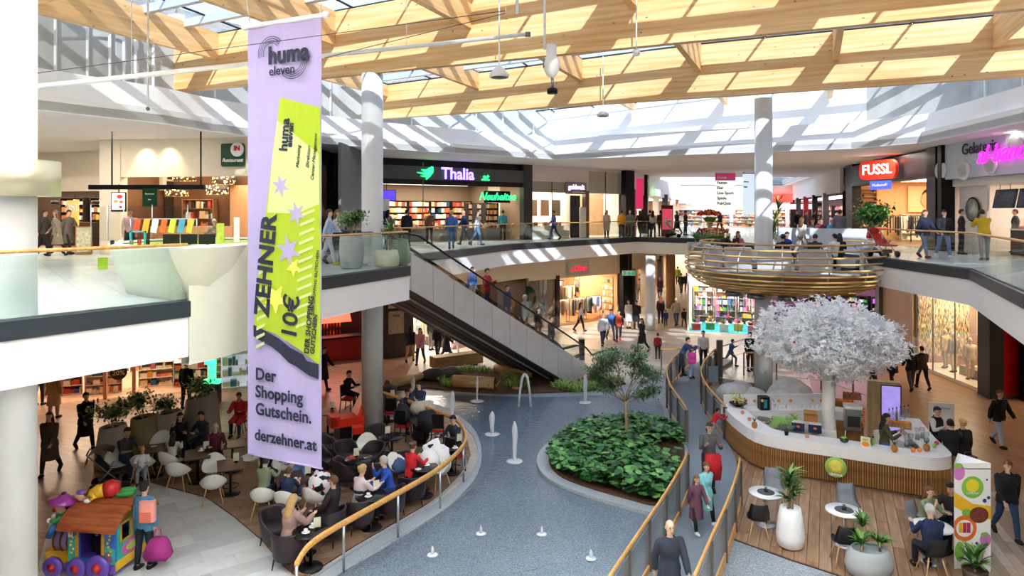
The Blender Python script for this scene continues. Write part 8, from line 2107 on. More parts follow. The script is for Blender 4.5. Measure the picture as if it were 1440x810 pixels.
def body(pose,girl):
    key=(pose,girl)
    if key in _BODY:return _BODY[key]
    ln,tl,tr_,kl,kr,al,ar,hp=POSES[pose]
    sit=tl>60
    T=0.43;S=0.41
    D=lambda a:rotx(a)
    legs=[]
    for sx,th,kn in ((-1,tl,kl),(1,tr_,kr)):
        h=V3(sx*0.095,0,0);k=h+D(th)*T+V3(sx*0.015*(2.2 if sit else 1),0,0);a=k+D(th-kn)*S;legs.append((h,k,a,th-kn))
    hz=0.55 if sit else 0.085-min(l[2].z for l in legs)
    P0=V3(0,0,hz)
    legs=[(h+P0,k+P0,a+P0,q) for h,k,a,q in legs]
    up=V3(0,-math.sin(math.radians(ln)),math.cos(math.radians(ln)));fw=V3(0,-up.z,up.y)
    sh=0.165 if girl else 0.185
    neck=P0+up*0.52;hd=math.radians(hp);hu=V3(0,-math.sin(math.radians(ln*0.4)+hd*0.5),math.cos(math.radians(ln*0.4)+hd*0.5));head=neck+hu*0.175
    hf=V3(0,-hu.z,hu.y)
    arms=[]
    for sx,(p,ab,el) in ((-1,al),(1,ar)):
        s_=P0+up*0.455+V3(sx*sh,0,0);c=math.cos(math.radians(ab));d1=D(p+ln*0.3)*c+V3(sx*math.sin(math.radians(ab)),0,0)
        e=s_+d1.normalized()*0.285;d2=D(p+el+ln*0.3);d2=(d2+V3(-sx*0.25*min(1,el/70),0,0)).normalized();w_=e+d2*0.245;arms.append((s_,e,w_,d2,sx))
    mb=MB();n=14
    def ring(c,rx,ry,ax=None):
        return [c+V3(rx*math.cos(2*PI*k/n),0,0)+fw*(ry*math.sin(2*PI*k/n)) for k in range(n)]
    w0=(0.155,0.12,0.150) if girl else (0.16,0.145,0.172)
    mb.loft([ring(P0-up*0.09,0.09,0.08),ring(P0-up*0.04,w0[0]*0.95,0.115),ring(P0+up*0.05,w0[0],0.118),ring(P0+up*0.18,w0[1],0.098),ring(P0+up*0.33,w0[2],0.118+(0.012 if girl else 0)),ring(P0+up*0.43,w0[2]*1.1,0.10),ring(P0+up*0.482,0.135,0.075),ring(P0+up*0.53,0.055,0.055)])
    mb.tube([P0+up*0.47,head-hu*0.02],[0.056,0.05],10)
    Mh=Matrix(((1,0,0),tuple(V3(0,-hf.y,hu.y)),tuple(V3(0,-hf.z,hu.z)))).to_3x3()
    mb.ball(head+hu*0.025,(0.076,0.096,0.106),14,10,Mh);mb.ball(head-hu*0.055+hf*0.022,(0.056,0.066,0.06),10,8,Mh)
    for h,k,a,q in legs:
        mb.tube([h+V3(0,0,0.03),h.lerp(k,0.3),k,k.lerp(a,0.35),a],[0.09,0.083,0.057,0.056,0.04],10)
        f=D(q+90) if not sit else V3(0,-1,0)
        if f.z>0.3:f=(f+V3(0,0,-0.3)).normalized()
        mb.tube([a-f*0.05-V3(0,0,0.035),a+f*0.06-V3(0,0,0.045),a+f*0.17-V3(0,0,0.055)],[0.045,0.045,0.03],9)
        mb.ball(k,0.058,8,6)
    for s_,e,w_,d2,sx in arms:
        mb.ball(s_,0.052,9,7);mb.tube([s_,s_.lerp(e,0.5),e,e.lerp(w_,0.3),w_],[0.05,0.047,0.039,0.039,0.027],9)
        mb.tube([w_,w_+d2*0.05,w_+d2*0.09],[0.026,0.037,0.034],8,True,(0.55,1.0))
    o=mb.build('tmp',None);o.modifiers.new('r','REMESH').mode='VOXEL';o.modifiers['r'].voxel_size=0.0185
    m2=o.modifiers.new('s','SMOOTH');m2.factor=0.5;m2.iterations=3
    dg=bpy.context.evaluated_depsgraph_get();me=bpy.data.meshes.new_from_object(o.evaluated_get(dg))
    N=len(me.vertices);P=np.empty(N*3);me.vertices.foreach_get('co',P);P=P.reshape(-1,3)
    NR=np.empty(N*3);me.vertices.foreach_get('normal',NR);NR=NR.reshape(-1,3)
    F=[tuple(p.vertices) for p in me.polygons]
    bpy.data.objects.remove(o);bpy.data.meshes.remove(me)
    bones=[('head',head-hu*0.07,head+hu*0.08,0.09),('neck',P0+up*0.50,head-hu*0.09,0.05),('hips',P0-up*0.08,P0+up*0.02,0.13),('torso',P0+up*0.08,P0+up*0.46,0.13)]
    for i,(h,k,a,q) in enumerate(legs):
        bones+=[('thigh',h,k,0.075),('shin',k,a+(k-a).normalized()*0.05,0.05),('foot%d'%i,a-V3(0,0,0.02),a+V3(0,-0.1,-0.05),0.05)]
    for s_,e,w_,d2,sx in arms:bones+=[('uarm',s_,e,0.05),('farm',e,w_-d2*0.02,0.038),('hand',w_+d2*0.03,w_+d2*0.1,0.04)]
    ds=np.stack([seg_d(P,b[1],b[2])[0]-b[3]*0.8 for b in bones]);lab=np.array([b[0] for b in bones],dtype=object)[ds.argmin(0)]
    hl=(P-np.array(head))@np.array([tuple(V3(1,0,0)),tuple(hf),tuple(hu)]).T
    g=dict(P=P,N=NR,F=F,lab=lab,hl=hl,head=head,hu=hu,hf=hf,arms=arms,legs=legs,P0=P0,up=up,Mh=Mh,sit=sit,fw=fw)
    # body mesh with face and fingers
    mb=MB();mb.smooth=True;mb.add([tuple(p) for p in P],F,True)
    rx=V3(1,0,0)
    mb.add([head+hf*0.088+hu*0.035,head+hf*0.09-hu*0.018+rx*0.018,head+hf*0.122-hu*0.014,head+hf*0.09-hu*0.018-rx*0.018,head+hf*0.085-hu*0.028],[(0,1,2),(0,2,3),(1,4,2),(4,3,2)])
    for sx in (-1,1):mb.ball(head+rx*sx*0.078-hf*0.005+hu*0.005,(0.012,0.022,0.032),6,5,Mh)
    mb.m=1
    for sx in (-1,1):
        mb.ball(head+rx*sx*0.031+hf*0.085+hu*0.022,(0.013,0.008,0.008),6,4,Mh);mb.ball(head+rx*sx*0.032+hf*0.088+hu*0.044,(0.02,0.006,0.005),6,4,Mh)
    mb.m=2;mb.ball(head+hf*0.086-hu*0.052,(0.024,0.007,0.007),8,4,Mh);mb.m=0
    for s_,e,w_,d2,sx in arms:
        side=V3(1,0,0)-d2*d2.x;side.normalize();nrm=d2.cross(side).normalized();base=w_+d2*0.075
        for k in range(4):
            o_=base+side*(-0.026+0.0175*k);L_=(0.062,0.074,0.07,0.055)[k];mb.tube([o_,o_+d2*L_*0.55+nrm*0.006,o_+d2*L_*0.9+nrm*0.024*(-sx if False else 1)],[0.0095,0.0085,0.006],6)
        t0=w_+d2*0.025-side*sx*0.024;mb.tube([t0,t0+d2*0.03-side*sx*0.022,t0+d2*0.06-side*sx*0.026],[0.011,0.01,0.007],6)
    g['mesh']=mb.mesh('person',[None,None,None])
    _BODY[key]=g
    return g
_CL={}
def clothes(pose,girl,kind):
    key=(pose,girl,kind)
    if key in _CL:return _CL[key]
    g=body(pose,girl);P,N,lab,hl=g['P'],g['N'],g['lab'],g['hl'];up=np.array(g['up']);P0=np.array(g['P0']);t=(P-P0)@up
    mb=MB();mb.smooth=True
    armmask=np.isin(lab,['uarm','farm']);tor=np.isin(lab,['torso','hips'])
    off=0.014
    if kind in ('s','j','c','v'):
        m=(tor&(t>(-0.02 if kind=='s' else -0.07)))|(np.isin(lab,['uarm','farm']) if kind!='v' else False)|((lab=='neck')&(t<0.53));off={'s':0.014,'j':0.03,'c':0.028,'v':0.035}[kind]
        if kind in 'jc':m=m|((lab=='thigh')&(t>-0.12))
    elif kind=='k':m=np.isin(lab,['torso','uarm','farm'])&(t>0.2)&(t<0.29);off=0.019
    elif kind=='t':m=(tor&(t>-0.02))|(lab=='uarm')
    elif kind=='p':m=np.isin(lab,['thigh','shin','hips'])|((lab=='torso')&(t<0.12));off=0.011
    elif kind=='hood':m=(lab=='neck')|((lab=='head')&(hl[:,1]<-0.02)&(hl[:,2]<-0.03));off=0.03
    elif kind in ('f0','f1'):m=(lab=='foot'+kind[1]);off=0.012
    elif kind in ('hs','hl','hb','cap'):
        x,y,z=hl.T;line=np.where(y>0.03,0.062,np.where(y>-0.015,0.03,-0.045 if kind!='hs' else -0.04));m=(lab=='head')&(z>line-np.maximum(0,y-0.06)*0);off=0.017 if kind!='cap' else 0.026
    idx=-np.ones(len(P),int);use=[]
    Q=P+N*off
    fs=[f for f in g['F'] if sum(m[i] for i in f)*2>len(f)]
    for f in fs:
        for i in f:
            if idx[i]<0:idx[i]=len(use);use.append(i)
    mb.add([tuple(Q[i]) for i in use],[tuple(idx[i] for i in f) for f in fs],True)
    head,hu,hf=g['head'],g['hu'],g['hf']
    if kind=='hl':
        R1=[]
        for z,rx,ry,bk in ((0.06,0.085,0.07,-0.035),(-0.05,0.098,0.07,-0.05),(-0.14,0.105,0.06,-0.06),(-0.23,0.11,0.05,-0.085),(-0.32,0.085,0.035,-0.1)):
            c=head+hu*z+hf*bk;R1.append([c+V3(rx*math.cos(2*PI*k/12),0,0)+hf*(ry*math.sin(2*PI*k/12)) for k in range(12)])
        mb.loft(R1)
    if kind=='hb':mb.ball(head-hf*0.10+hu*0.06,(0.05,0.05,0.05),9,7)
    if kind=='cap':mb.ball(head+hf*0.08+hu*0.065,(0.07,0.06,0.012),10,5,g['Mh'])
    if kind=='j' and not girl and False:pass
    if kind=='c' and not g['sit']:
        R1=[]
        for z,rx,ry in ((0.06,0.185,0.145),(-0.1,0.2,0.165),(-0.3,0.215,0.2),(-0.46,0.225,0.22)):
            c=g['P0']+V3(0,0,z);R1.append([c+V3(rx*math.cos(2*PI*k/18),ry*math.sin(2*PI*k/18),0) for k in range(18)])
        mb.loft(R1,True,False)
    _CL[key]=mb.mesh({'s':'jumper','j':'jacket','c':'coat','v':'waistcoat','t':'shirt','k':'stripe','p':'trousers','hood':'hood','f0':'shoe','f1':'shoe','cap':'cap'}.get(kind,'hair'),None)
    _CL[key].materials.append(None)
    return _CL[key]
SKIN=[mat('skin_%d'%i,c,0.55,var=0.03) for i,c in enumerate(['#e2b79b','#d3a184','#b98362'])]
EYE=mat('eye_dark','#2a1d18',0.3,var=0);LIP=mat('lip','#b5655c',0.5,var=0)
def fab(c):return mat('fabric_'+c,'#'+c,0.85,var=0.07,scale=14)
def haircol(c):return mat('hair_'+c,'#'+c,0.6,var=0.15,scale=30)
HC=dict(k='1b1614',b='3c281c',m='6a4628',y='c6a06a',g='b9b5ae',w='e6e4e0',r='7a3a22')
def bodypart(name,me,m,par):
    o=put(name,me,par);s_=o.material_slots[0];s_.link='OBJECT';s_.material=m;return o
PR=random.Random(99)
def person(loc,rz,pose,top,bot,hair,lab,sc=1.0,girl=False,shoe='22201f',grp=None,skin=None):
    """top like 'j3a4b5c' (garment letter + colour), hair like 'sk' (cut + colour)"""
    g=body(pose,girl);o=put('person',g['mesh'],None,loc,math.radians(rz))
    for s_,m_ in zip(o.material_slots,(SKIN[skin if skin is not None else PR.choice((0,0,1))],EYE,LIP)):s_.link='OBJECT';s_.material=m_
    o.scale=(sc,sc,sc*1.0);tag(o,lab,'person',grp)
    for tp in top.split('+'):
        k,c=('hood',tp[1:]) if tp[0]=='h' else (tp[0],tp[1:]);me=clothes(pose,girl,k);bodypart(me.name.split('.')[0],me,fab(c),o)
    bodypart('trousers',clothes(pose,girl,'p'),fab(bot),o)
    for k in ('f0','f1'):bodypart('shoe',clothes(pose,girl,k),fab(shoe),o)
    if hair[0]!='n':
        kk={'s':'hs','l':'hl','b':'hb','c':'cap'}[hair[0]];me=clothes(pose,girl,kk);bodypart(me.name.split('.')[0],me,fab(hair[1:]) if len(hair)>2 else haircol(HC[hair[1]]),o)
    return o
UPZ=H+0.005
def pg(px,py,*a,z=0.0,**k):p=G(px,py,z);return person((p.x,p.y,z+0.004),*a,**k)
def pu(px,py,*a,**k):p=U(px,py);return person((p.x,p.y,UPZ),*a,**k)
def ps(px,py,rz,*a,z=0.04,**k):p=G(px,py,z+0.45);return person((p.x,p.y,z),rz,*a,**k) # seated: seat centre at px, py
# upper floor, left to right
pu(62,357,100,'walk','j4a4640','23252b','sb','person in dark olive jacket walking past the bakery at far left')
pu(80,360,-70,'walk2','c8a8172','2b2826','lm','person in grey beige coat walking past the bakery behind the poster stand',girl=True)
pu(96,358,80,'walk','c6f6a60','33302c','sb','person in dark grey coat next to the poster stand on the left balcony')
pu(183,362,20,'stand','sc9a0a8','33363c','sb','person in pale pink top standing behind the kiosk glass')
person(((298-720)/FPX*26.6,26.9,UPZ),0,'sit','s8d8880','2b2b2e','sg','person in grey seated at the restaurant entrance')
pu(462,373,95,'walk','sa9c2e0','b9bdc2','sb','person in light blue shirt and pale trousers walking on the left balcony',shoe='c8b23a')
pu(473,371,80,'walk2','sd8c3c0','3c4048','lm','person in pale pink walking beside the light blue shirt',girl=True)
pu(572,346,170,'stand','c1f2430','1c1d22','sk','person in dark coat standing at the bookshop tables, leftmost')
pu(604,343,180,'stand','s7d5636','2a2a30','sb','person in brown jumper facing the bookshop shelves')
pu(635,350,10,'walk','j4a6ea8','5a76a8','sg','person in blue jacket and blue jeans walking in front of the bookshop')
pu(653,344,-80,'walk2','j23304a+hd8a98c','23242a','nb','person in navy walking to the left past the bookshop')
pu(671,345,95,'walk','sd9d9d6','6d8fb8','sb','person in white jumper and light jeans by the bookshop')
pu(707,338,180,'stand','s3a9ab0','23252b','sb','person in teal jumper at the right side of the bookshop')
pu(545,344,150,'hold','s3a2c2a','2a2a30','lk','person in dark brown browsing at the left bookshop table',girl=True)
pu(779,337,-85,'walk','j232b48','2c3c60','sb','person in navy jacket walking alone in front of the jeweller')
pu(853,334.5,10,'stand','ccfc6bb','26262a','lb','person in pale coat standing by the far balustrade',girl=True)
pu(874,333.5,160,'stand','jcf9a34','2c2b2a','sb','person in mustard yellow jacket at the far balustrade')
pu(886,333.5,170,'stand','j8d8a86','6b6862','sg','person in light grey jacket at the far balustrade')
for k,(px,py,rz,top,lab) in enumerate(((900,333,190,'j24252a','person in black jacket in the far passage crowd, right of the grey jacket'),(914,333,175,'c2a2522','person in dark coat in the middle of the far passage crowd'),(918,334,160,'sb9aba0','person in pale top in front of the far passage crowd'),(929,332,185,'j5b3a2c','person in brown jacket beside the red totem'),
                                           (952,330,-60,'c1f2024','person in black coat beside the yellow pushchair'),(964,331,90,'j2b2d33','person in dark jacket right of the yellow pushchair'))):
    pu(px,py,rz,'stand' if k%2 else 'walk',top,'24242a','sk' if k%2 else 'lb',lab,girl=k%2==0)
for k,(px,d,top,lab) in enumerate(((1121,48,'j1f2126','person in black far down the upper passage, leftmost right of the column'),(1133,50,'j55525a','person in grey far down the upper passage, middle one'),(1145,47,'c25283a','person in dark blue far down the upper passage, rightmost'),(1012,52,'s35373c','person in dark grey below the white hanging banner'),(1158,56,'j3a2a2c','person in brown far down the upper passage near the red pier'))):
    person(((px-720)/FPX*d,d,UPZ),10+40*k,'walk' if k%2 else 'stand',top,'2a2b30','sb',lab)
for k,(px,d,rz,pose,top,hair,lab) in enumerate(((1018,29.3,30,'sit','s24242a','sk','seated person in black at the left end of the round lounge'),(1038,29.6,-20,'chin','s5a2a2c','lk','seated person in dark red beside the left end of the round lounge'),(1104,28.2,20,'sit','s2f3f9a','lk','seated person in bright blue right of the column in the lounge'),
        (1100,25.1,180,'back','s202126','sk','dark haired seated person at the front rim of the lounge right of the column'),(1146,25.3,150,'sit','s3a3334','sb','seated person in brown black at the front rim in the middle of the lounge'),(1172,25.5,200,'back','se9e4da','sk','seated person in white at the front rim on the right of the lounge'),(1181,25.9,160,'sit','s23232a','lk','seated person in black beside the white jumper in the lounge'))):
    person(((px-720)/FPX*d,d,4.965),rz,pose,top,'2b2d34',hair,lab,girl=hair[0]=='l')
for k,(px,d,rz,pose,top,hair,lab) in enumerate(((1141,30.5,10,'sit','s24262c','sb','seated person in black on the walkway sofas, leftmost'),(1155,30.0,-10,'back','j6b2b30','sb','seated person in dark red on the walkway sofas'),(1171,29.6,20,'back','j3fa6cc','sw','white haired seated person in turquoise on the walkway sofas'))):
    person(((px-720)/FPX*d,d,UPZ),rz,pose,top,'2b2d34',hair,lab)
person(((1127-720)/FPX*28.9,28.9,UPZ-0.3),120,'walk','sc9bcb0','8a8580','lm','person in cream walking between the lounge sofas',girl=True)
pu(1181,352,150,'stand','j6a6668','4a484c','sb','person in grey standing behind the lounge sofas')
pu(1300,363,15,'walk','j23273c','7d8fae','lm','person in navy jacket with light jeans walking at the right balustrade',girl=True,shoe='7a2a2c')
pu(1327,363,-10,'walk2','j1c1d21','5f7fae','sk','person in black jacket with blue jeans at the right balustrade',shoe='e8e6e2')
pu(1352,358,60,'stand','s2a2728','2a2b30','sb','person in dark brown standing behind the black jacket at the parlour')
pu(1384,366,165,'reach','jc8a92c','6d747c','sb','person in yellow and grey jacket bending at the parlour counter')
pu(1428,356,-120,'stand','j262c3a','2a2b30','sb','person in dark blue at the right end of the parlour counter')
person(fi.P(3.0,2.7),math.degrees(fi.rz),'hold','s1e1e22','222222','sk','parlour worker in black behind the ice cream counter')
# escalator riders
def rider(px,y,rz,*a,**k):
    R3=Matrix.Rotation(EA,3,'Z');best=min((i*0.02 for i in range(460)),key=lambda x:abs((EO+R3@V3(x,y,0)).x/(EO+R3@V3(x,y,0)).y-(px-720)/FPX))
    p=EO+R3@V3(best,y,0);return person((p.x,p.y,max(0,min(5.28,SL*(best+1.1)+0.2))+0.22),rz,*a,**k)
rider(664,-0.8,40,'stand','s2f78d0','c9c8d0','sb','child in blue top riding the escalator behind the red jacket',sc=0.82)
rider(684,-0.8,60,'hold','j9c2430','33415c','sb','person in red jacket riding down the escalator')
rider(713,-0.8,60,'stand','j2a3556','3b4a6a','sb','person in navy jacket riding the escalator below the red jacket',sc=0.95)
rider(738,-0.8,60,'stand','j7f8d88','2b2c30','sg','person in grey green jacket lower down the escalator')
rider(757,-0.8,60,'stand','j33302f','2b2c30','lb','person in dark grey near the foot of the escalator',sc=0.92,girl=True)
rider(775,-0.8,60,'stand','j2b3448','2b2c30','sb','person in slate blue at the foot of the escalator',sc=0.92)
# lower floor, far
F_=((816,466,100,'walk','sd8d4d0','23242a','lb','person in white top and black skirt in front of the clothes shop',1,1),(848,486,10,'walk','jdfe2e8','39475f','sg','person in pale jacket with jeans walking toward the escalators',1,0),(859,478,15,'walk2','j4a76b0','2c2f38','sb','person in blue jacket beside the pale jacket',1,0),(870,480,-5,'walk','vd2573a+s3a3a40','26262b','sb','person in orange red waistcoat walking with red shoes',1,0),
      (884,462,20,'stand','cdcd6cc','d8d2c8','lb','person in cream coat by the dark pier',1,1),(895,462,-10,'walk','c212227','1f2024','sk','person in black coat beside the cream coat',1,0),(903,495,-60,'walk','c23242b','2a2b30','lk','person in black walking with the child in red',1,1),(925,505,175,'stand','s9b1f2c','24252b','sb','child in red jumper standing at the pool edge railing',0.72,0),
      (929,455,170,'stand','j2a2225','22232a','lr','person in dark jacket walking away with small children',1,1),(936,459,170,'walk','j27407a','24252b','sb','small child in blue jacket walking away',0.6,0),(951,458,180,'walk','jb5aa9c','45587a','sg','person in beige jacket walking away with a child',1,0),(962,460,185,'walk2','j202126','202126','sk','small child in black beside the beige jacket',0.66,0),
      (899,421,170,'walk','s7a5c48','55504c','sb','person in brown far down the lower passage',1,0),(928,419,10,'stand','j6a4a72','55504c','lm','person in violet far down the lower passage',1,1),(958,412,180,'walk','j2b2d35','2b2d35','sb','person in black far down the lower passage, left of two',1,0),(966,411,175,'walk2','j3b4252','2b2d35','sb','person in slate far down the lower passage, right of two',1,0),
      (953,400,170,'stand','j8bb03a','33363c','sb','person in lime green at the far end of the lower passage',1,0),(913,415,20,'walk','sd8d0c8','33363c','lb','person in white at the far end of the lower passage',1,1),(976,440,175,'stand','j1e1f24','23242a','sk','person in black at the left edge of the toy shop',1,0),
      (577,509,175,'walk','j1f2026','b98a5c','lk','person in black jacket with tan trousers by the boutique window',1,1),(591,513,-10,'walk','jd89aa4','2f3f5c','lb','person in pink jacket with jeans by the boutique window',1,1),(616,502,20,'walk','j1c1c20','1c1c20','sk','person in black behind the timber bench, left one',1,0),(628,507,90,'walk2','c201f24','1c1c20','sk','person in black coat behind the timber bench, right one',1,0),(641,498,70,'walk','jd9aab6','c8aeb4','lm','person in pale pink under the escalator',1,1),
      (455,548,80,'walk','c2a2220','231f1f','sk','person in black walking past the red bar',1,0),(958,529,70,'lean','s3c5684','2a2d36','sk','person in blue jumper leaning on the footbridge handrail',1,0),(973,532,15,'stand','jb23a86','9db8d6','lk','girl in magenta and turquoise jacket on the footbridge',0.74,1),(989,519,0,'stand','sdcdcdc','232429','sk','person in pale grey jumper at the head of the footbridge',1,0),
      (1027,515,100,'run','s3a4c74','5a6a8a','sb','child in blue running beyond the footbridge',0.78,0),(1055,522,10,'stand','j241a1c','4a1f24','sk','person in black standing left of the round column',1,0))
for px,py,rz,pose,top,bot,hair,lab,sc,gl_ in F_:pg(px,py,rz,pose,top,bot,hair,lab,sc=sc,girl=bool(gl_),z=0.16 if 'on the footbridge' in lab else 0.0,shoe='c8372a' if 'red shoes' in lab else '26241f')
pg(1002,622,100,'lean','sc8202c','8d8f94','sk','small child in red top bending over at the footbridge rail',sc=0.62,z=0.16)
pg(997,692,0,'hold','s5a5a58+h4e4e4c','33363f','sb','man in grey hooded jumper holding a red garment',z=0.16)
pg(992,736,25,'walk2','c86c8cc','1c1c20','bm','girl in turquoise dress walking down the footbridge',sc=0.80,girl=True,z=0.16,shoe='e8eaee')
pg(979,748,15,'walk','c6a4052','1c1c20','lm','girl in dark purple padded coat touching the bridge handrail',sc=0.72,girl=True,z=0.16,shoe='c9dde4')
pg(941,872,10,'walk','c2e3340','2a2d36','ng','bald man in dark grey coat walking up the footbridge in front',z=0.16)
pg(1228,572,60,'stand','j2b2725','1f1f24','sb','person in dark jacket leaning at the ramp rail behind the white tree')
pg(1255,538,-10,'walk','c201d1f','221f22','sb','person in black coat walking near the beige panel, left of three')
pg(1281,549,170,'walk','j17171a','45464f','lk','long haired person in black jacket walking away from the bar',girl=True)
pg(1297,547,175,'walk2','j42382c','1b1b1e','sb','person in brown jacket walking beside the long haired person')
pg(1405,628,10,'walk','j141417','a9b4c4','sr','person in black jacket and pale jeans walking by the red panel')
pg(1416,757,-10,'walk2','j1c1d22','2e4668','sm','man in black jacket and blue jeans walking at the right edge',skin=0)
pg(1337,686,150,'reach','j15161a','b39d7a','sk','customer in black jumper and beige trousers at the bar end')
pg(1316,660,20,'hold','v1a1a1d+sd9d7d2','1a1a1d','sk','bar worker in black waistcoat and white sleeves at the bar end')
pg(1354,683,185,'stand','j1a1a20','1c1c20','by','blonde person in dark jacket at the bar end with a taupe handbag',girl=True)
person((9.9,18.15,0.05),70,'hold','s4f4a30','3a5f96','lk','bar worker with long black hair in olive top and blue jeans',girl=True)
ps(1298,735,25,'chin','s7d8c6c','3a3b40','lm','girl in green jumper with long hair at the round white table',z=0.07,girl=True,sc=0.95)
ps(1312,779,175,'sit','v232c4e+s23305a','23242a','sg','grey haired person in navy quilted waistcoat with back to the camera',z=0.07)
ps(1341,738,-60,'sit','s2a2422','23242a','sk','person with dark hair in black at the table beside the poster tower',z=0.07)
# lower floor, left
pg(76,588,170,'stand','cc09a72','a8937c','sg','person in tan coat standing at the pink accessory shop')
pg(55,570,175,'stand','j33456e','33363f','sb','person in blue jacket at the left edge of the accessory shop')
pg(70,668,10,'walk','c5a4a40','3a332f','lb','person in brown coat walking beside the left column',girl=True)
pg(120,632,60,'walk2','c1d1a1a','1d1a1a','sk','person in black hurrying past the planters')
pg(262,575,170,'stand','j141418','17171b','sk','person in black standing at the right end of the accessory shop')
pg(338,610,0,'sit','jb5222c','24252c','sb','person in red jacket on a stool in front of the vitrines')
ps(176,648,60,'t' and 'sit','t4c4a4a','2c3a5e','sb','man in grey shirt sitting at the left square table',skin=1)
ps(201,652,20,'sit','se9e6e2','8a8f9c','sy','small blond child in white sitting at the left square table',sc=0.66,z=0.2)
ps(242,643,190,'sit','sd9d0c4','33363c','lk','dark haired child in cream hooded top at the left square table',sc=0.8,girl=True,z=0.14)
ps(254,622,20,'chin','s1c1c22','1c1c22','lb','person in black drinking in front of the largest planter',girl=True)
ps(288,621,-30,'sit','s1d2130','1c1c22','sk','person in dark navy in front of the largest planter, right one')
ps(302,640,30,'sit','s5a1c28','24252c','ng','person in maroon jumper sitting between the square tables')
ps(371,690,170,'sit','s8b9476+hb9bdb8','2c3a4e','sb','child in green hooded jacket seen from behind under the banner',sc=0.9)
ps(404,700,180,'sit','t26304e','23262c','sm','child in navy shirt seen from behind under the banner',sc=0.82,z=0.12)
ps(372,668,60,'chin','s1e1c1f','24252c','sm','person in black at the left end of the family table')
ps(425,664,-10,'sit','j6f9ac8','4a5f86','sb','person in light blue denim jacket behind the family table')
ps(406,762,150,'sit','ja98a80','2a2a30','ly','long haired blonde woman in dusty pink jacket at the railing end',girl=True)
ps(466,728,-105,'back','j2a2022','a9adb4','sm','man in dark leather jacket reading a card at the railing')
ps(504,712,140,'sit','se3cfd0+k26304e','2a2a30','by','blonde woman in striped pink white and navy jumper',girl=True)
ps(549,694,-70,'chin','s2c56b8','2c3a5e','sg','grey haired man in bright blue jumper with hand at his chin')
ps(577,674,150,'sit','sd2262e','2a2a30','bm','woman in red top with hair tied up by the railing',girl=True)
ps(641,628,-40,'sit','s262a36','2a2a30','sk','bearded man in dark jumper at the railing bend')
ps(571,585,30,'sit','s2a2c34','2a2a30','sk','dark haired person bending over the table of coats')
ps(593,573,-30,'chin','j33405c','2a2a30','sk','person in navy and white jacket behind the heap of coats')
ps(487,556,70,'sit','s1e1c20','1c1c22','sk','person in black on the café chair left of the round column')
pg(203,800,165,'stand','j4f7f9f','1f2430','sk','woman in blue quilted jacket standing behind the toy train',girl=True)
o=person((kt.location.x-0.05,kt.location.y+0.55,0.2),20,'sit','sa99ad0','23222c','lk','child in lilac jacket sitting inside the toy train',sc=0.62,girl=True)
# things people carry
def carried(name,lab,cat,mb,m,loc,rz=0):return solo(name,mb,m,lab,cat,loc,math.radians(rz))
p=G(203,800);mb=MB();mb.rbox((0,0,0),(0.3,0.18,0.4),0.07);t=thing('backpack','salmon pink backpack on the back of the woman behind the toy train','bag',(p.x+0.12,p.y+0.1-0.33,1.22));mb.build('body',fab('e89a8c'),t);mb=MB();mb.rbox((0,-0.1,-0.08),(0.22,0.06,0.18),0.025);mb.build('pocket',fab('e0755f'),t)
t.location=(p.x+0.14,p.y-0.14,1.22)
t=thing('shopping_bag','magenta shopping bag carried by the woman behind the toy train','bag',(p.x+0.3,p.y-0.05,0.22));mb=MB();mb.loft([[(x*w_,y*0.1,z) for x,y in ((-1,-1),(1,-1),(1,1),(-1,1))] for z,w_ in ((0,0.2),(0.1,0.26),(0.3,0.2),(0.42,0.12))],True,True,True);mb.build('body',fab('a3307a'),t);mb=MB();mb.tube([(-0.08,0,0.4),(-0.05,0,0.6),(0.05,0,0.6),(0.08,0,0.4)],0.012,6);mb.build('handle',fab('a3307a'),t)
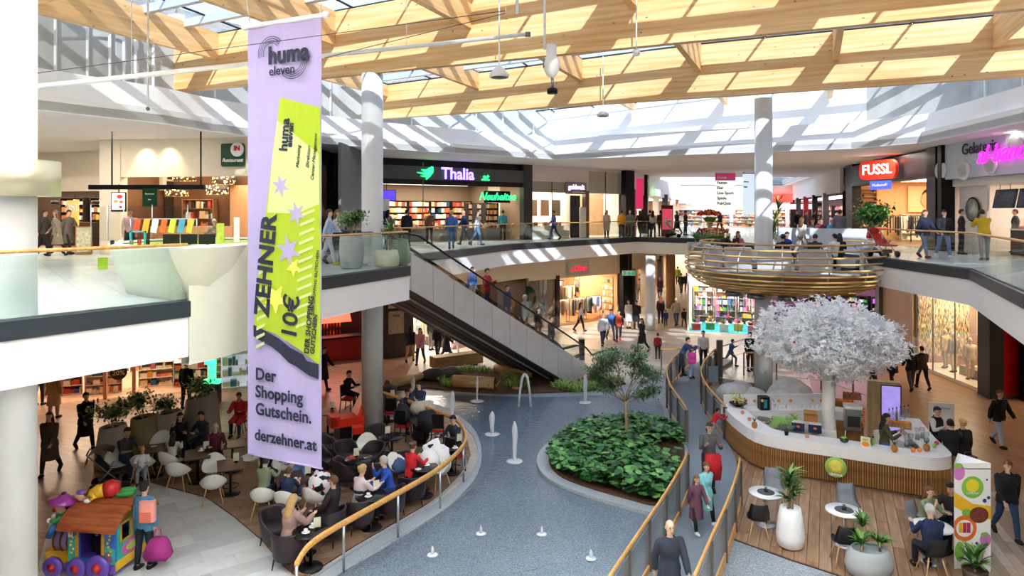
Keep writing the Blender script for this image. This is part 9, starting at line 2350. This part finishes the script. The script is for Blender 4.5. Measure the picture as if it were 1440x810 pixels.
p=G(997,692,0.16);mb=MB();mb.loft([[(x*w_,y*0.09,z) for x,y in ((-1,-1),(1,-1),(1,1),(-1,1))] for z,w_ in ((0,0.16),(0.3,0.2),(0.6,0.17))],True,True,True);carried('red_jacket','red patterned garment held by the man on the footbridge','jacket',mb,mat('red_print','#c4222e',0.8,var=0.3,scale=16),(p.x,p.y-0.34,0.62))
p=G(1354,683);mb=MB();mb.rbox((0,0,0.12),(0.42,0.14,0.26),0.03);t=thing('handbag','taupe handbag held by the blonde person at the bar end','bag',(p.x-0.05,p.y-0.28,0.62));mb.build('body',fab('6d5550'),t);mb=MB();mb.tube([(-0.1,0,0.24),(-0.08,0,0.36),(0.08,0,0.36),(0.1,0,0.24)],0.012,6);mb.build('handle',fab('6d5550'),t)
p=G(338,610);mb=MB();mb.lathe([(0.0,0.38),(0.2,0.38),(0.2,0.44),(0,0.44)],16);t=thing('bar_stool','black stool under the person in the red jacket','stool',(p.x,p.y,0.006));mb.build('seat',BLACK,t)
for k in range(4):mb=MB();a=k*PI/2+0.8;mb.cyl((0.12*math.cos(a),0.12*math.sin(a),0.39),(0.2*math.cos(a),0.2*math.sin(a),0),0.014,None,6);mb.build('leg',BLACK,t)
# mannequins in the shop windows
for k,(x,y,z,rz,top,bot,lab) in enumerate(((1.5,0.8,0.16,200,'jb9a57c','8d7d5c','headless looking tan dressed mannequin on the left of the sport shop window'),(2.3,0.7,0.16,190,'j6d6a58','b3a078','patterned jacket mannequin in the middle of the sport shop window'),(3.6,0.6,0.16,170,'jd9c9a4','c9b183','pale dressed mannequin on the right of the sport shop window'))):
    m_=bpy.data.objects.get('x');o=person(ls.P(x-0.3,y,z),rz,'stand',top,bot,'n',lab);o.name='mannequin';o['category']='mannequin'
for k,(fr_,x,y,rz,top,lab) in enumerate(((lq,0.5,0.6,40,'sd8d6cc','mannequin in pale clothes on the left of the bright boutique window'),(lq,1.4,0.6,40,'s3a3a3c','mannequin in dark clothes on the right of the bright boutique window'),(lo_,1.8,0.8,40,'s26262a','black dressed mannequin beside the green moss disc'))):
    o=person(fr_.P(x,y,0.02),rz,'stand',top,'77746c','n',lab);o.name='mannequin';o['category']='mannequin'
